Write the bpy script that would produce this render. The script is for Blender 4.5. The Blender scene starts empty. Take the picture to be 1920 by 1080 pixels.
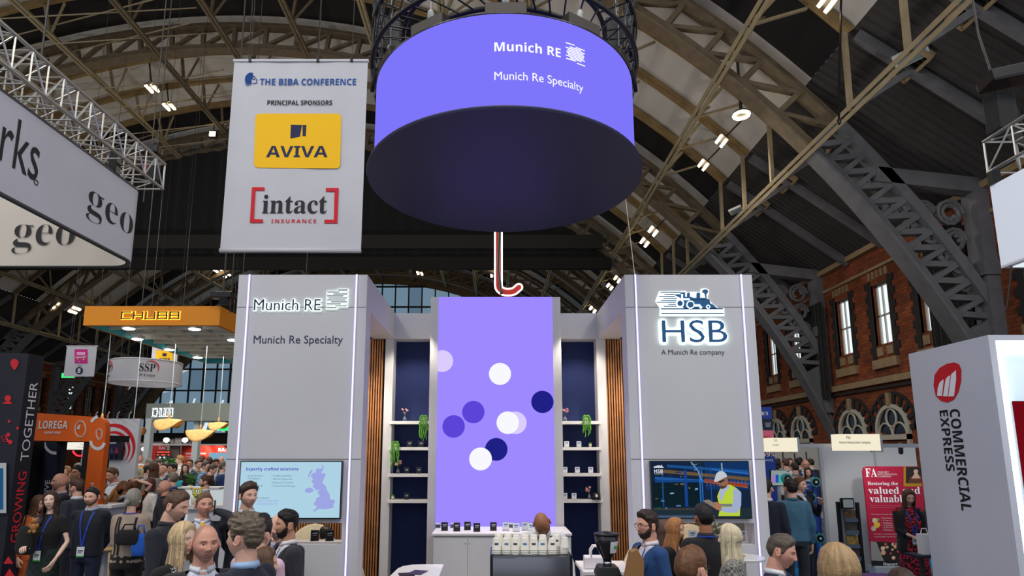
import bpy, bmesh, math, random
from math import sin, cos, tan, atan2, radians, pi, sqrt, exp
from mathutils import Vector, Matrix
from mathutils.bvhtree import BVHTree

SC = bpy.context.scene
COL = SC.collection

# ------------------------------------------------------------------ camera
CAM_F, CAM_X0, CAM_Y0, CAM_TH, CAM_H = 1140.0, 930.0, 662.0, radians(9.36), 2.15
cam_data = bpy.data.cameras.new('camera')
cam_data.sensor_width = 36.0
cam_data.lens = CAM_F * 36.0 / 1920.0
cam_data.shift_x = (960.0 - CAM_X0) / 1920.0
cam_data.shift_y = (CAM_Y0 - 540.0) / 1920.0
cam_data.clip_end = 400
cam = bpy.data.objects.new('camera', cam_data)
COL.objects.link(cam)
cam.location = (0, 0, CAM_H)
cam.rotation_euler = (pi / 2 + CAM_TH, 0, 0)
SC.camera = cam

# ------------------------------------------------------------------ exposure, sky, hall lamps
SC.view_settings.view_transform = 'Standard'
SC.view_settings.look = 'None'
SC.view_settings.gamma = 1.0
SC.view_settings.use_curve_mapping = False
SC.view_settings.exposure = 0.25
SC.cycles.max_bounces = 6
SC.cycles.diffuse_bounces = 3
SC.cycles.glossy_bounces = 3
SC.cycles.transmission_bounces = 4
SC.cycles.transparent_max_bounces = 6
SC.cycles.sample_clamp_indirect = 4.0
SC.cycles.caustics_reflective = False
SC.cycles.caustics_refractive = False

world = bpy.data.worlds.new('daylight')
SC.world = world
world.use_nodes = True
_bg = world.node_tree.nodes['Background']
_bg.inputs[0].default_value = (0.80, 0.88, 1.0, 1)
_bg.inputs[1].default_value = 0.55

XC0 = -15.0
def area_light(name, loc, target, size, power, color=(1, 0.95, 0.88), spread=None):
    d = bpy.data.lights.new(name, 'AREA')
    d.shape = 'RECTANGLE'
    d.size, d.size_y = size if isinstance(size, tuple) else (size, size)
    d.energy = power
    d.color = color
    if spread: d.spread = spread
    o = bpy.data.objects.new(name, d)
    COL.objects.link(o)
    o.location = loc
    o.rotation_euler = (Vector(target) - Vector(loc)).to_track_quat('-Z', 'Y').to_euler()
    return o

def spot_light(name, loc, target, power, angle=70, color=(1, 0.9, 0.75), blend=0.6, radius=0.04):
    d = bpy.data.lights.new(name, 'SPOT')
    d.energy = power; d.color = color
    d.spot_size = radians(angle); d.spot_blend = blend
    d.shadow_soft_size = radius
    o = bpy.data.objects.new(name, d)
    COL.objects.link(o)
    o.location = loc
    o.rotation_euler = (Vector(target) - Vector(loc)).to_track_quat('-Z', 'Y').to_euler()
    return o

# lamps of the hall, up in the roof above and behind the camera
for _i, (_x, _y) in enumerate([(-9, -1), (0, -2), (9, -1), (-20, 6)]):
    area_light('hall_lamp_light', (_x, _y, 15.5), (_x * 0.6, _y + 9, 0), 2.4, 520, (1.0, 0.93, 0.84))
for _x, _y in [(-12, 26), (-26, 22), (-24, 44), (-8, 46), (8, 24)]:
    area_light('hall_lamp_light', (_x, _y, 14.5), (_x, _y, 0), 2.0, 420, (1.0, 0.92, 0.82))

# added fill lights brightening the roof, standing in for floor bounce and daylight
for _x, _y, _z in [(-12, 12.5, 8.0), (-19, 17, 7), (-22, 32, 5), (-4, 30, 5), (6, 16, 4.5), (-12, 55, 5)]:
    area_light('roof_fill_light', (_x, _y, _z), (_x + (XC0 - _x) * .25, _y + 3, 22), 1.6, 300, (1.0, 0.92, 0.80))

# ------------------------------------------------------------------ pixel -> place
_FWD = Vector((0, cos(CAM_TH), sin(CAM_TH)))
_UP = Vector((0, -sin(CAM_TH), cos(CAM_TH)))
def ray(px, py):
    return Vector(((px - CAM_X0) / CAM_F, 0, 0)) + _UP * ((CAM_Y0 - py) / CAM_F) + _FWD
def at(px, py, Y):
    d = ray(px, py); return Vector((0, 0, CAM_H)) + d * (Y / d.y)
def at_x(px, py, X):
    d = ray(px, py); return Vector((0, 0, CAM_H)) + d * (X / d.x)
def at_z(px, py, Z):
    d = ray(px, py); return Vector((0, 0, CAM_H)) + d * ((Z - CAM_H) / d.z)

# ------------------------------------------------------------------ materials
def lin(c):
    c = c / 255.0
    return c / 12.92 if c <= 0.04045 else ((c + 0.055) / 1.055) ** 2.4
def rgb(c):
    if isinstance(c, str):
        c = c.lstrip('#'); c = [int(c[i:i + 2], 16) for i in (0, 2, 4)]
    return (lin(c[0]), lin(c[1]), lin(c[2]), 1.0)

_MATS = {}
def mat(name, color, rough=0.6, metal=0.0, emit=None, strength=0.0, var=0.0, scale=8.0, bump=0.0, spec=0.4, trans=0.0, alpha=1.0, attr=None, sheen=0.0, coord='Object'):
    if name in _MATS: return _MATS[name]
    m = bpy.data.materials.new(name); m.use_nodes = True
    nt = m.node_tree; b = nt.nodes['Principled BSDF']
    c = rgb(color)
    b.inputs['Base Color'].default_value = c
    b.inputs['Roughness'].default_value = rough
    b.inputs['Metallic'].default_value = metal
    b.inputs['Specular IOR Level'].default_value = spec
    b.inputs['Transmission Weight'].default_value = trans
    b.inputs['Alpha'].default_value = alpha
    if sheen: b.inputs['Sheen Weight'].default_value = sheen
    if emit is not None:
        b.inputs['Emission Color'].default_value = rgb(emit)
        b.inputs['Emission Strength'].default_value = strength
    src = None
    if attr:
        a = nt.nodes.new('ShaderNodeVertexColor'); a.layer_name = attr
        nt.links.new(a.outputs['Color'], b.inputs['Base Color']); src = a.outputs['Color']
    if var or bump:
        tc = nt.nodes.new('ShaderNodeTexCoord')
        n = nt.nodes.new('ShaderNodeTexNoise'); n.inputs['Scale'].default_value = scale
        n.inputs['Detail'].default_value = 4
        nt.links.new(tc.outputs[coord], n.inputs['Vector'])
        if var:
            mx = nt.nodes.new('ShaderNodeMixRGB'); mx.blend_type = 'MULTIPLY'; mx.inputs[0].default_value = 1.0
            r = nt.nodes.new('ShaderNodeMapRange')
            r.inputs['From Min'].default_value = 0.3; r.inputs['From Max'].default_value = 0.7
            r.inputs['To Min'].default_value = 1 - var; r.inputs['To Max'].default_value = 1 + var
            nt.links.new(n.outputs['Fac'], r.inputs['Value'])
            if src: nt.links.new(src, mx.inputs[1])
            else: mx.inputs[1].default_value = c
            nt.links.new(r.outputs[0], mx.inputs[2])
            nt.links.new(mx.outputs[0], b.inputs['Base Color'])
        if bump:
            bp = nt.nodes.new('ShaderNodeBump'); bp.inputs['Strength'].default_value = bump
            bp.inputs['Distance'].default_value = 0.01
            nt.links.new(n.outputs['Fac'], bp.inputs['Height'])
            nt.links.new(bp.outputs[0], b.inputs['Normal'])
    _MATS[name] = m
    return m

def emat(name, color, strength=1.0):
    """something that gives off light: a screen, a lamp, a lit letter"""
    if name in _MATS: return _MATS[name]
    m = bpy.data.materials.new(name); m.use_nodes = True
    nt = m.node_tree; nt.nodes.clear()
    e = nt.nodes.new('ShaderNodeEmission'); o = nt.nodes.new('ShaderNodeOutputMaterial')
    e.inputs[0].default_value = rgb(color); e.inputs[1].default_value = strength / 1.19
    nt.links.new(e.outputs[0], o.inputs[0])
    _MATS[name] = m
    return m

def brick_mat(name, c1, c2, mortar, scale=1.0, axes='YZ'):
    if name in _MATS: return _MATS[name]
    m = bpy.data.materials.new(name); m.use_nodes = True
    nt = m.node_tree; b = nt.nodes['Principled BSDF']; b.inputs['Roughness'].default_value = 0.9
    tc = nt.nodes.new('ShaderNodeTexCoord'); sp = nt.nodes.new('ShaderNodeSeparateXYZ'); cb = nt.nodes.new('ShaderNodeCombineXYZ')
    nt.links.new(tc.outputs['Object'], sp.inputs[0])
    nt.links.new(sp.outputs[axes[0]], cb.inputs['X']); nt.links.new(sp.outputs[axes[1]], cb.inputs['Y'])
    br = nt.nodes.new('ShaderNodeTexBrick'); br.inputs['Scale'].default_value = scale
    br.inputs['Color1'].default_value = rgb(c1); br.inputs['Color2'].default_value = rgb(c2); br.inputs['Mortar'].default_value = rgb(mortar)
    br.inputs['Brick Width'].default_value = 0.46; br.inputs['Row Height'].default_value = 0.15; br.inputs['Mortar Size'].default_value = 0.012
    nt.links.new(cb.outputs[0], br.inputs['Vector'])
    n = nt.nodes.new('ShaderNodeTexNoise'); n.inputs['Scale'].default_value = 0.9; n.inputs['Detail'].default_value = 5
    nt.links.new(tc.outputs['Object'], n.inputs['Vector'])
    r = nt.nodes.new('ShaderNodeMapRange'); r.inputs['From Min'].default_value = 0.3; r.inputs['From Max'].default_value = 0.7
    r.inputs['To Min'].default_value = 0.6; r.inputs['To Max'].default_value = 1.2
    nt.links.new(n.outputs['Fac'], r.inputs['Value'])
    mx = nt.nodes.new('ShaderNodeMixRGB'); mx.blend_type = 'MULTIPLY'; mx.inputs[0].default_value = 1
    nt.links.new(br.outputs['Color'], mx.inputs[1]); nt.links.new(r.outputs[0], mx.inputs[2])
    nt.links.new(mx.outputs[0], b.inputs['Base Color'])
    _MATS[name] = m
    return m

# ------------------------------------------------------------------ mesh builder
class MB:
    def __init__(s):
        s.v = []; s.f = []; s.m = []; s.cm = 0
    def add(s, vs, fs):
        o = len(s.v)
        s.v += [tuple(v) for v in vs]
        s.f += [tuple(i + o for i in f) for f in fs]
        s.m += [s.cm] * len(fs)
        return s
    def box(s, x0, x1, y0, y1, z0, z1):
        v = [(x0, y0, z0), (x1, y0, z0), (x1, y1, z0), (x0, y1, z0), (x0, y0, z1), (x1, y0, z1), (x1, y1, z1), (x0, y1, z1)]
        return s.add(v, [(3, 2, 1, 0), (4, 5, 6, 7), (0, 1, 5, 4), (1, 2, 6, 5), (2, 3, 7, 6), (3, 0, 4, 7)])
    def beam(s, a, b, w, h, up=(0, 0, 1)):
        a = Vector(a); b = Vector(b); d = (b - a).normalized(); up = Vector(up)
        if abs(d.dot(up)) > 0.98: up = Vector((1, 0, 0)) if abs(d.x) < 0.9 else Vector((0, 1, 0))
        r = d.cross(up).normalized(); u = r.cross(d).normalized()
        r *= w / 2; u *= h / 2
        v = [a - r - u, a + r - u, a + r + u, a - r + u, b - r - u, b + r - u, b + r + u, b - r + u]
        return s.add(v, [(0, 1, 2, 3), (7, 6, 5, 4), (1, 0, 4, 5), (2, 1, 5, 6), (3, 2, 6, 7), (0, 3, 7, 4)])
    def tube(s, pts, r, n=8, cap=True, flat=None):
        pts = [Vector(p) for p in pts]; k = len(pts)
        rr = r if isinstance(r, (list, tuple)) else [r] * k
        rings = []
        ref = None
        for i, p in enumerate(pts):
            d = (pts[min(i + 1, k - 1)] - pts[max(i - 1, 0)])
            if d.length < 1e-9: d = Vector((0, 0, 1))
            d.normalize()
            if ref is None:
                ref = Vector((0, 0, 1)) if abs(d.z) < 0.9 else Vector((0, 1, 0))
            a = d.cross(ref).normalized(); b = a.cross(d).normalized(); ref = b
            ring = []
            for j in range(n):
                t = 2 * pi * j / n
                ra = rr[i]; rb = rr[i] * (flat or 1.0)
                ring.append(p + a * (ra * cos(t)) + b * (rb * sin(t)))
            rings.append(ring)
        return s.loft(rings, cap, cap)
    def loft(s, rings, cap0=True, cap1=True):
        n = len(rings[0]); vs = [v for r in rings for v in r]; fs = []
        for i in range(len(rings) - 1):
            for j in range(n):
                j2 = (j + 1) % n
                fs.append((i * n + j, i * n + j2, (i + 1) * n + j2, (i + 1) * n + j))
        if cap0: fs.append(tuple(range(n - 1, -1, -1)))
        if cap1: fs.append(tuple(range((len(rings) - 1) * n, len(rings) * n)))
        return s.add(vs, fs)
    def ell(s, c, r, nu=16, nv=10, M=None):
        c = Vector(c); rings = []
        for i in range(1, nv):
            t = pi * i / nv
            ring = [Vector((r[0] * sin(t) * cos(2 * pi * j / nu), r[1] * sin(t) * sin(2 * pi * j / nu), -r[2] * cos(t))) for j in range(nu)]
            rings.append(ring)
        vs = [v for g in rings for v in g] + [Vector((0, 0, -r[2])), Vector((0, 0, r[2]))]
        if M is not None: vs = [M @ v for v in vs]
        vs = [v + c for v in vs]
        fs = []
        k = len(rings)
        for i in range(k - 1):
            for j in range(nu):
                j2 = (j + 1) % nu
                fs.append((i * nu + j, i * nu + j2, (i + 1) * nu + j2, (i + 1) * nu + j))
        for j in range(nu):
            j2 = (j + 1) % nu
            fs.append((k * nu, j2, j)); fs.append((k * nu + 1, (k - 1) * nu + j, (k - 1) * nu + j2))
        return s.add(vs, fs)
    def lathe(s, prof, n=24, c=(0, 0, 0), cap0=True, cap1=True):
        c = Vector(c)
        return s.loft([[c + Vector((r * cos(2 * pi * j / n), r * sin(2 * pi * j / n), z)) for j in range(n)] for r, z in prof], cap0, cap1)
    def prism(s, poly, org, u, v, d):
        """2-D polygon in the plane org + x*u + y*v pushed out along d"""
        org = Vector(org); u = Vector(u); v = Vector(v); d = Vector(d); n = len(poly)
        a = [org + u * x + v * y for x, y in poly]
        b = [p + d for p in a]
        fs = [tuple(range(n)), tuple(range(2 * n - 1, n - 1, -1))]
        for i in range(n):
            j = (i + 1) % n
            fs.append((i, i + n, j + n, j))
        return s.add(a + b, fs)
    def ring_panel(s, x0, x1, z0, z1, hx0, hx1, hz0, hz1, y0, y1):
        """a wall panel in the XZ plane with one rectangular opening, welded"""
        o = [(x0, z0), (x1, z0), (x1, z1), (x0, z1)]; h = [(hx0, hz0), (hx1, hz0), (hx1, hz1), (hx0, hz1)]
        vs = [(x, y0, z) for x, z in o] + [(x, y0, z) for x, z in h] + [(x, y1, z) for x, z in o] + [(x, y1, z) for x, z in h]
        fs = []
        for i in range(4):
            j = (i + 1) % 4
            fs += [(i, j, 4 + j, 4 + i), (8 + j, 8 + i, 12 + i, 12 + j), (j, i, 8 + i, 8 + j), (4 + i, 4 + j, 12 + j, 12 + i)]
        return s.add(vs, fs)
    def sheet(s, grid):
        """rows of points -> quads"""
        n = len(grid[0]); vs = [p for r in grid for p in r]
        fs = [(i * n + j, i * n + j + 1, (i + 1) * n + j + 1, (i + 1) * n + j) for i in range(len(grid) - 1) for j in range(n - 1)]
        return s.add(vs, fs)
    def mesh(s, name, mats, smooth=False):
        me = bpy.data.meshes.new(name)
        me.from_pydata(s.v, [], s.f)
        for m in (mats if isinstance(mats, (list, tuple)) else [mats]): me.materials.append(m)
        if any(s.m): me.polygons.foreach_set('material_index', s.m)
        if smooth: me.polygons.foreach_set('use_smooth', [True] * len(me.polygons))
        me.update()
        return me
    def build(s, name, mats, parent=None, smooth=False, bevel=0.0, fix=True, angle=None):
        me = s.mesh(name, mats, smooth)
        if fix or bevel:
            bm = bmesh.new(); bm.from_mesh(me)
            if bevel:
                bmesh.ops.bevel(bm, geom=[e for e in bm.edges if len(e.link_faces) == 2 and e.calc_face_angle(0) > 0.6], offset=bevel, segments=2, affect='EDGES', profile=0.5, clamp_overlap=True)
            bmesh.ops.recalc_face_normals(bm, faces=bm.faces)
            bm.to_mesh(me); bm.free()
        if angle is not None:
            me.set_sharp_from_angle(angle=radians(angle))
        return link(name, me, parent)

def link(name, me, parent=None):
    o = bpy.data.objects.new(name, me)
    COL.objects.link(o)
    if parent is not None: attach(o, parent)
    return o

def attach(o, parent):
    """child geometry is written in the same space as the thing's own base"""
    o.parent = parent
    if parent.parent is None:
        o.matrix_parent_inverse = parent.matrix_basis.inverted()

def thing(name, label, cat, loc=(0, 0, 0), rz=0.0, group=None):
    o = bpy.data.objects.new(name, None); COL.objects.link(o)
    o.empty_display_size = 0.1
    o.location = loc; o.rotation_euler = (0, 0, rz)
    return tag(o, label, cat, group)

def tag(o, label, cat, group=None, kind=None):
    o['label'] = label; o['category'] = cat
    if group: o['group'] = group
    if kind: o['kind'] = kind
    return o

def struct(o):
    o['kind'] = 'structure'; return o

def copy_tree(o, parent=None):
    c = o.copy(); COL.objects.link(c)
    if parent is not None: c.parent = parent
    for ch in list(o.children): copy_tree(ch, c)
    return c

_DG = None
def eval_mesh(o, name):
    """the mesh of an object after its modifiers; the helper object is removed"""
    dg = bpy.context.evaluated_depsgraph_get(); dg.update()
    me = bpy.data.meshes.new_from_object(o.evaluated_get(dg), depsgraph=dg)
    me.name = name
    data = o.data
    bpy.data.objects.remove(o)
    if isinstance(data, bpy.types.Mesh): bpy.data.meshes.remove(data)
    elif isinstance(data, bpy.types.Curve): bpy.data.curves.remove(data)
    return me

def serif(t):
    o = ''
    for c in t:
        o += chr(0x1D41A + ord(c) - 97) if 'a' <= c <= 'z' else chr(0x1D400 + ord(c) - 65) if 'A' <= c <= 'Z' else c
    return o
def bold(t):
    o = ''
    for c in t:
        o += chr(0x1D5EE + ord(c) - 97) if 'a' <= c <= 'z' else chr(0x1D5D4 + ord(c) - 65) if 'A' <= c <= 'Z' else chr(0x1D7EC + ord(c) - 48) if '0' <= c <= '9' else c
    return o

_GLY = {}
def glyphs(body, offset=0.0, spacing=1.0, res=3):
    """flat mesh of a line of lettering -> (verts2d, faces, bounds)"""
    key = (body, offset, spacing, res)
    if key in _GLY: return _GLY[key]
    cu = bpy.data.curves.new('lettering', 'FONT'); cu.body = body
    cu.offset = offset; cu.space_character = spacing; cu.resolution_u = res
    o = bpy.data.objects.new('lettering', cu); COL.objects.link(o)
    me = eval_mesh(o, 'lettering')
    v = [(p.co.x, p.co.y) for p in me.vertices]; f = [tuple(p.vertices) for p in me.polygons]
    bpy.data.meshes.remove(me)
    xs = [a for a, _ in v]; ys = [b for _, b in v]
    _GLY[key] = (v, f, (min(xs), max(xs), min(ys), max(ys)))
    return _GLY[key]

def letter(name, body, org, u, v, width, height, material, parent, off=0.004, depth=0.0, fat=0.0, spacing=1.0, warp=None, res=3, bounds=None):
    """lettering filling width x height from its lower left corner org in the plane (u, v); u x v looks at the reader"""
    words = body.split(' ')
    if len(words) > 1 and bounds is None:
        b = glyphs(body, fat, spacing, res)[2]; o = None
        for i, wd in enumerate(words):
            pre = glyphs(' '.join(words[:i + 1]), fat, spacing, res)[2]; wb = glyphs(wd, fat, spacing, res)[2]
            x = (pre[1] - wb[1]) - b[0]
            o = letter(name, wd, org, u, v, width, height, material, parent, off, depth, fat, spacing, warp, res, (b[0] - (x + b[0]) , b[1] - (x + b[0]), b[2], b[3]))
        return o
    vs, fs, b = glyphs(body, fat, spacing, res)
    b = bounds or b
    org = Vector(org); u = Vector(u).normalized(); v = Vector(v).normalized(); n = u.cross(v)
    sx = width / (b[1] - b[0]); sy = height / (b[3] - b[2])
    m = MB()
    def P(x, y, d):
        x = (x - b[0]) * sx; y = (y - b[2]) * sy
        return warp(x, y, d) if warp else org + u * x + v * y + n * d
    m.add([P(x, y, off + depth) for x, y in vs], fs)
    if depth > 0:
        edge = {}
        for f in fs:
            for i in range(len(f)):
                a, c = f[i], f[(i + 1) % len(f)]
                edge[(a, c)] = 1
        base = len(m.v)
        m.v += [tuple(P(x, y, off)) for x, y in vs]
        for (a, c) in edge:
            if (c, a) not in edge:
                m.f.append((c, a, base + a, base + c)); m.m.append(0)
    return m.build(name, material, parent, fix=False)

def glow(name, body, org, u, v, width, height, material, parent, r, off=0.006):
    """the lit backing sheet behind a line of letters: their outline grown by r"""
    u = Vector(u); v = Vector(v); m = MB()
    vs, fs, b = glyphs(body); n = u.cross(v)
    sx = width / (b[1] - b[0]); sy = height / (b[3] - b[2])
    for k in range(12):
        d = u * (r * cos(k * pi / 6)) + v * (r * sin(k * pi / 6)) + n * (off + 0.0002 * k)
        m.add([Vector(org) + u * ((x - b[0]) * sx) + v * ((y - b[2]) * sy) + d for x, y in vs], fs)
    return m.build(name, material, parent, fix=False)

def ordinal(i):
    return ['first', 'second', 'third', 'fourth', 'fifth', 'sixth', 'seventh', 'eighth', 'ninth', 'tenth', 'eleventh', 'twelfth', 'thirteenth', 'fourteenth', 'fifteenth', 'sixteenth'][i]

X, Y_, Z = Vector((1, 0, 0)), Vector((0, 1, 0)), Vector((0, 0, 1))
# ================================================================== the hall
XC, ZC, RA = -15.0, -9.93, 34.75          # circle of the arch soffit
RS = RA + 2.3                             # roof skin
XR, XL, YE = 17.3, -47.3, 78.0
ZW = 11.6                                 # top of the brick walls
A0 = 46.0                                 # the skin leaves the circle here and runs straight to the wall
def arc(deg, r, y):
    a = radians(deg); return Vector((XC + r * sin(a), y, ZC + r * cos(a)))
def sky(x): return ZC + sqrt(RS * RS - (x - XC) ** 2) + .02
def roof_hit(px, py, r):
    d = ray(px, py); o = Vector((0, 0, CAM_H))
    a = d.x ** 2 + d.z ** 2; b = 2 * ((o.x - XC) * d.x + (o.z - ZC) * d.z); c = (o.x - XC) ** 2 + (o.z - ZC) ** 2 - r * r
    return o + d * ((-b + sqrt(b * b - 4 * a * c)) / (2 * a))

M_SKIN = mat('painted roof boarding', (206, 203, 199), 0.85, var=0.10, scale=0.35, bump=0.2)
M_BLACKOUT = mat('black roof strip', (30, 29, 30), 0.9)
M_CORR = mat('dark corrugated roofing', (62, 60, 60), 0.8)
M_RIB = mat('brown painted iron', (112, 98, 78), 0.6, var=0.18, scale=3.0)
M_GOLD = mat('tan painted iron', (142, 118, 78), 0.55, var=0.2, scale=2.0)
M_PURL = mat('pale tan iron', (150, 136, 108), 0.55, var=0.15, scale=2.0)
M_GREY = mat('grey painted iron', (104, 104, 108), 0.6, var=0.14, scale=2.0)
M_FLOOR = mat('grey exhibition carpet', (88, 86, 84), 0.95, var=0.12, scale=2.5, bump=0.2)
M_BLUEC = mat('bright blue carpet', (8, 120, 190), 0.95, var=0.06, scale=4)
M_BRICK = brick_mat('red brick wall', (150, 74, 34), (114, 54, 26), (80, 52, 38))
M_BRICKX = brick_mat('red brick end wall', (140, 66, 36), (112, 50, 28), (80, 54, 40), axes='XZ')
M_DKBRICK = mat('dark brick dressing', (44, 40, 40), 0.9)
M_STONE = mat('sandstone', (150, 128, 98), 0.85, var=0.15, scale=3)
M_FRAME = mat('cream window frame', (190, 184, 170), 0.6)
M_DAY = emat('daylight window', (225, 236, 250), 1.25)
M_DUSK = mat('dark window glass', (26, 32, 44), 0.15, spec=0.6)
M_DRAPE = mat('black drape cloth', (20, 20, 22), 0.95, sheen=0.2)

struct(MB().box(XL - 0.4, XR + 0.4, -4, YE + 0.5, -0.12, 0).build('floor', M_FLOOR))
_t = 0
def trim(m, material, smooth=False):
    global _t
    _t += 1
    return struct(m.build('trim_%d' % _t, material, smooth=smooth))
for x0, x1, y0, y1 in [(4.2, 6.6, 7.2, 12.0), (-6.2, -4.2, 8.2, 10.4), (-9.5, -3.6, 14.0, 22.0), (4.4, 9.5, 12.0, 19.0)]:
    trim(MB().box(x0, x1, y0, y1, 0.0, 0.012), M_BLUEC)

# roof skin, bay by bay: pale boarding, a black strip on the near side of each arch, dark corrugated slopes down to the walls
RIBS = [20.5, 31.5, 42.5, 53.5, 64.5, 75.5]
def skin_section(deg):
    return arc(deg, RS, 0)
degs = [-A0 + 2 * A0 * i / 46 for i in range(47)]
ys = [8.9]
for yr in RIBS: ys += [yr - 2.75, yr]
ys += [YE]
m = MB()
for i in range(len(ys) - 1):
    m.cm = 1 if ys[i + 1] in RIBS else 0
    g = [[Vector((p.x, y, p.z)) for y in (ys[i], ys[i + 1])] for p in [skin_section(d) for d in degs]]
    m.sheet(g)
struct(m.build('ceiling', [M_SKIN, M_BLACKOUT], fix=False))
for sgn, xw in ((1, XR), (-1, XL)):
    p = skin_section(A0 * sgn); m = MB(); n = 0
    q = Vector((xw + 0.1 * sgn, 0, ZW))
    rows = []
    y = 8.9; k = 0
    nrm = Vector((-(q.z - p.z), 0, q.x - p.x)).normalized() * (1 if sgn > 0 else -1)
    while y < YE:
        o = nrm * (0.03 if k % 2 else -0.03)
        rows.append([p + o + Y_ * y, q + o + Y_ * y]); rows.append([p + o + Y_ * (y + 0.13), q + o + Y_ * (y + 0.13)])
        y += 0.17; k += 1
    m.sheet(rows)
    trim(m, M_CORR)

# arches
def lattice(m, y, a0, a1, r0, r1, n, w):
    for i in range(n):
        b0 = a0 + (a1 - a0) * i / n; b1 = a0 + (a1 - a0) * (i + 1) / n
        m.beam(arc(b0, r0, y), arc(b0, r1, y), 0.2, w, Y_)
        m.beam(arc(b0, r0, y), arc(b1, r1, y), 0.16, w * 0.8, Y_)
def curved_bar(m, a0, a1, r0, r1, y, w, n):
    rings = []
    for i in range(n + 1):
        a = a0 + (a1 - a0) * i / n
        p, q = arc(a, r0, y), arc(a, r1, y)
        rings.append([p - Y_ * w / 2, p + Y_ * w / 2, q + Y_ * w / 2, q - Y_ * w / 2])
    m.loft(rings)
HA = 49.0
for yr in RIBS:
    m = MB()
    curved_bar(m, -HA, HA, RA, RA + 0.07, yr, 0.62, 60)
    curved_bar(m, -HA, HA, RA + 0.07, RA + 0.42, yr, 0.30, 60)
    trim(m, M_RIB)
    m = MB()
    curved_bar(m, -HA, HA, RA + 1.45, RA + 1.52, yr, 0.55, 60)
    curved_bar(m, -HA, HA, RA + 1.52, RA + 1.80, yr, 0.24, 60)
    trim(m, M_RIB)
    m = MB(); lattice(m, yr, -HA, HA, RA + 0.35, RA + 1.5, 34, 0.26)
    trim(m, M_RIB)
    for sgn, xw in ((1, XR), (-1, XL)):
        if yr > 60 and sgn > 0: continue
        # grey haunch running down to the floor, with lattice, post and pierced spandrel
        end = 72.5
        m = MB()
        curved_bar(m, HA * sgn, end * sgn, RA, RA + 0.1, yr, 0.72, 24)
        curved_bar(m, HA * sgn, end * sgn, RA + 0.1, RA + 0.40, yr, 0.36, 24)
        trim(m, M_GREY)
        m = MB()
        curved_bar(m, HA * sgn, 69.5 * sgn, RA + 1.40, RA + 1.75, yr, 0.50, 24)
        trim(m, M_GREY)
        m = MB()
        for i in range(12):
            b0 = (HA + 13.5 * i / 12) * sgn; b1 = (HA + 13.5 * (i + 1) / 12) * sgn
            m.beam(arc(b0, RA + 0.35, yr), arc(b0, RA + 1.45, yr), 0.18, 0.34, Y_)
            m.beam(arc(b0, RA + 0.35, yr), arc(b1, RA + 1.45, yr), 0.2, 0.3, Y_)
        rings = []
        for i in range(8):
            a = (HA + 13.5 + (end - 1 - HA - 13.5) * i / 7) * sgn
            p, q = arc(a, RA + 0.3, yr), arc(a, RA + 1.5, yr)
            q.x = min(max(q.x, XL + .1), XR - .1)
            rings.append([p - Y_ * .14, p + Y_ * .14, q + Y_ * .14, q - Y_ * .14])
        m.loft(rings)
        trim(m, M_GREY)
        m = MB()
        xo = xw - 0.45 * sgn
        m.box(min(xo, xw), max(xo, xw), yr - 0.35, yr + 0.35, 4.2, ZW - 0.2)
        m.box(min(xo - .12 * sgn, xw), max(xo - .12 * sgn, xw), yr - 0.42, yr + 0.42, 8.2, 8.7)
        pp = arc(51.5 * sgn, RA + 1.7, yr)
        m.beam((pp.x, yr, ZW + 0.35), (xw, yr, ZW - 0.1), 0.5, 0.55)
        trim(m, M_GREY)
        # pierced scroll work in the corner
        m = MB()
        random.seed(int(yr))
        c0 = Vector((xo - 0.2 * sgn, yr, ZW - 0.5))
        for (dx, dz, rr) in [(0.55, -0.55, 0.5), (1.5, -0.5, 0.42), (2.3, -0.42, 0.34), (0.5, -1.55, 0.44), (0.42, -2.45, 0.36), (1.3, -1.35, 0.36), (0.36, -3.15, 0.28), (3.0, -0.35, 0.26), (2.05, -1.05, 0.24), (0.95, -2.1, 0.22)]:
            c = c0 + Vector((-dx * sgn, 0, dz))
            pts = [c + Vector((rr * cos(t) * (1 - 0.05 * t), 0, rr * sin(t) * (1 - 0.05 * t))) for t in [i * 0.55 for i in range(20)]]
            m.tube(pts, 0.085, 5)
            for q in range(3):
                t = random.uniform(0, 6.28)
                m.ell(c + Vector((rr * .45 * cos(t), 0, rr * .45 * sin(t))), (rr * .26, .06, rr * .2), 8, 5)
        trim(m, M_GREY)

# purlins along the hall, each a double bar with struts up to the rafters
PUR = [-49 + 7.0 * i for i in range(15)]
RAFT = []
for yr in RIBS: RAFT += [yr - 2.75, yr - 5.5, yr - 8.25]
for a in PUR:
    m = MB()
    for da in (-0.16, 0.16):
        p0, p1 = arc(a + da, RA + 0.02, 9.5), arc(a + da, RA + 0.02, YE)
        up = arc(a, 1, 0) - arc(a, 0, 0)
        m.beam(p0, p1, 0.13, 0.15, up)
    for i, y in enumerate(RAFT + RIBS):
        if y in RIBS: continue
        if abs(a) > 48: m.beam(arc(a, RA, y), arc(45.8 * (1 if a > 0 else -1), RS - .4, y), 0.14, 0.14, Y_); continue
        m.beam(arc(a, RA, y), arc(a, RA + 1.75, y), 0.14, 0.14, Y_)
        m.beam(arc(a + 0.1, RA + 0.05, y), arc(a + 1.6, RA + 1.7, y), 0.09, 0.09, Y_)
        if abs(a) > 30:
            m.beam(arc(a, RA + 0.05, y), arc(a, RA + 1.6, y + 1.2), 0.08, 0.08, X)
    trim(m, M_PURL if abs(a) > 8 else M_RIB)
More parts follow.
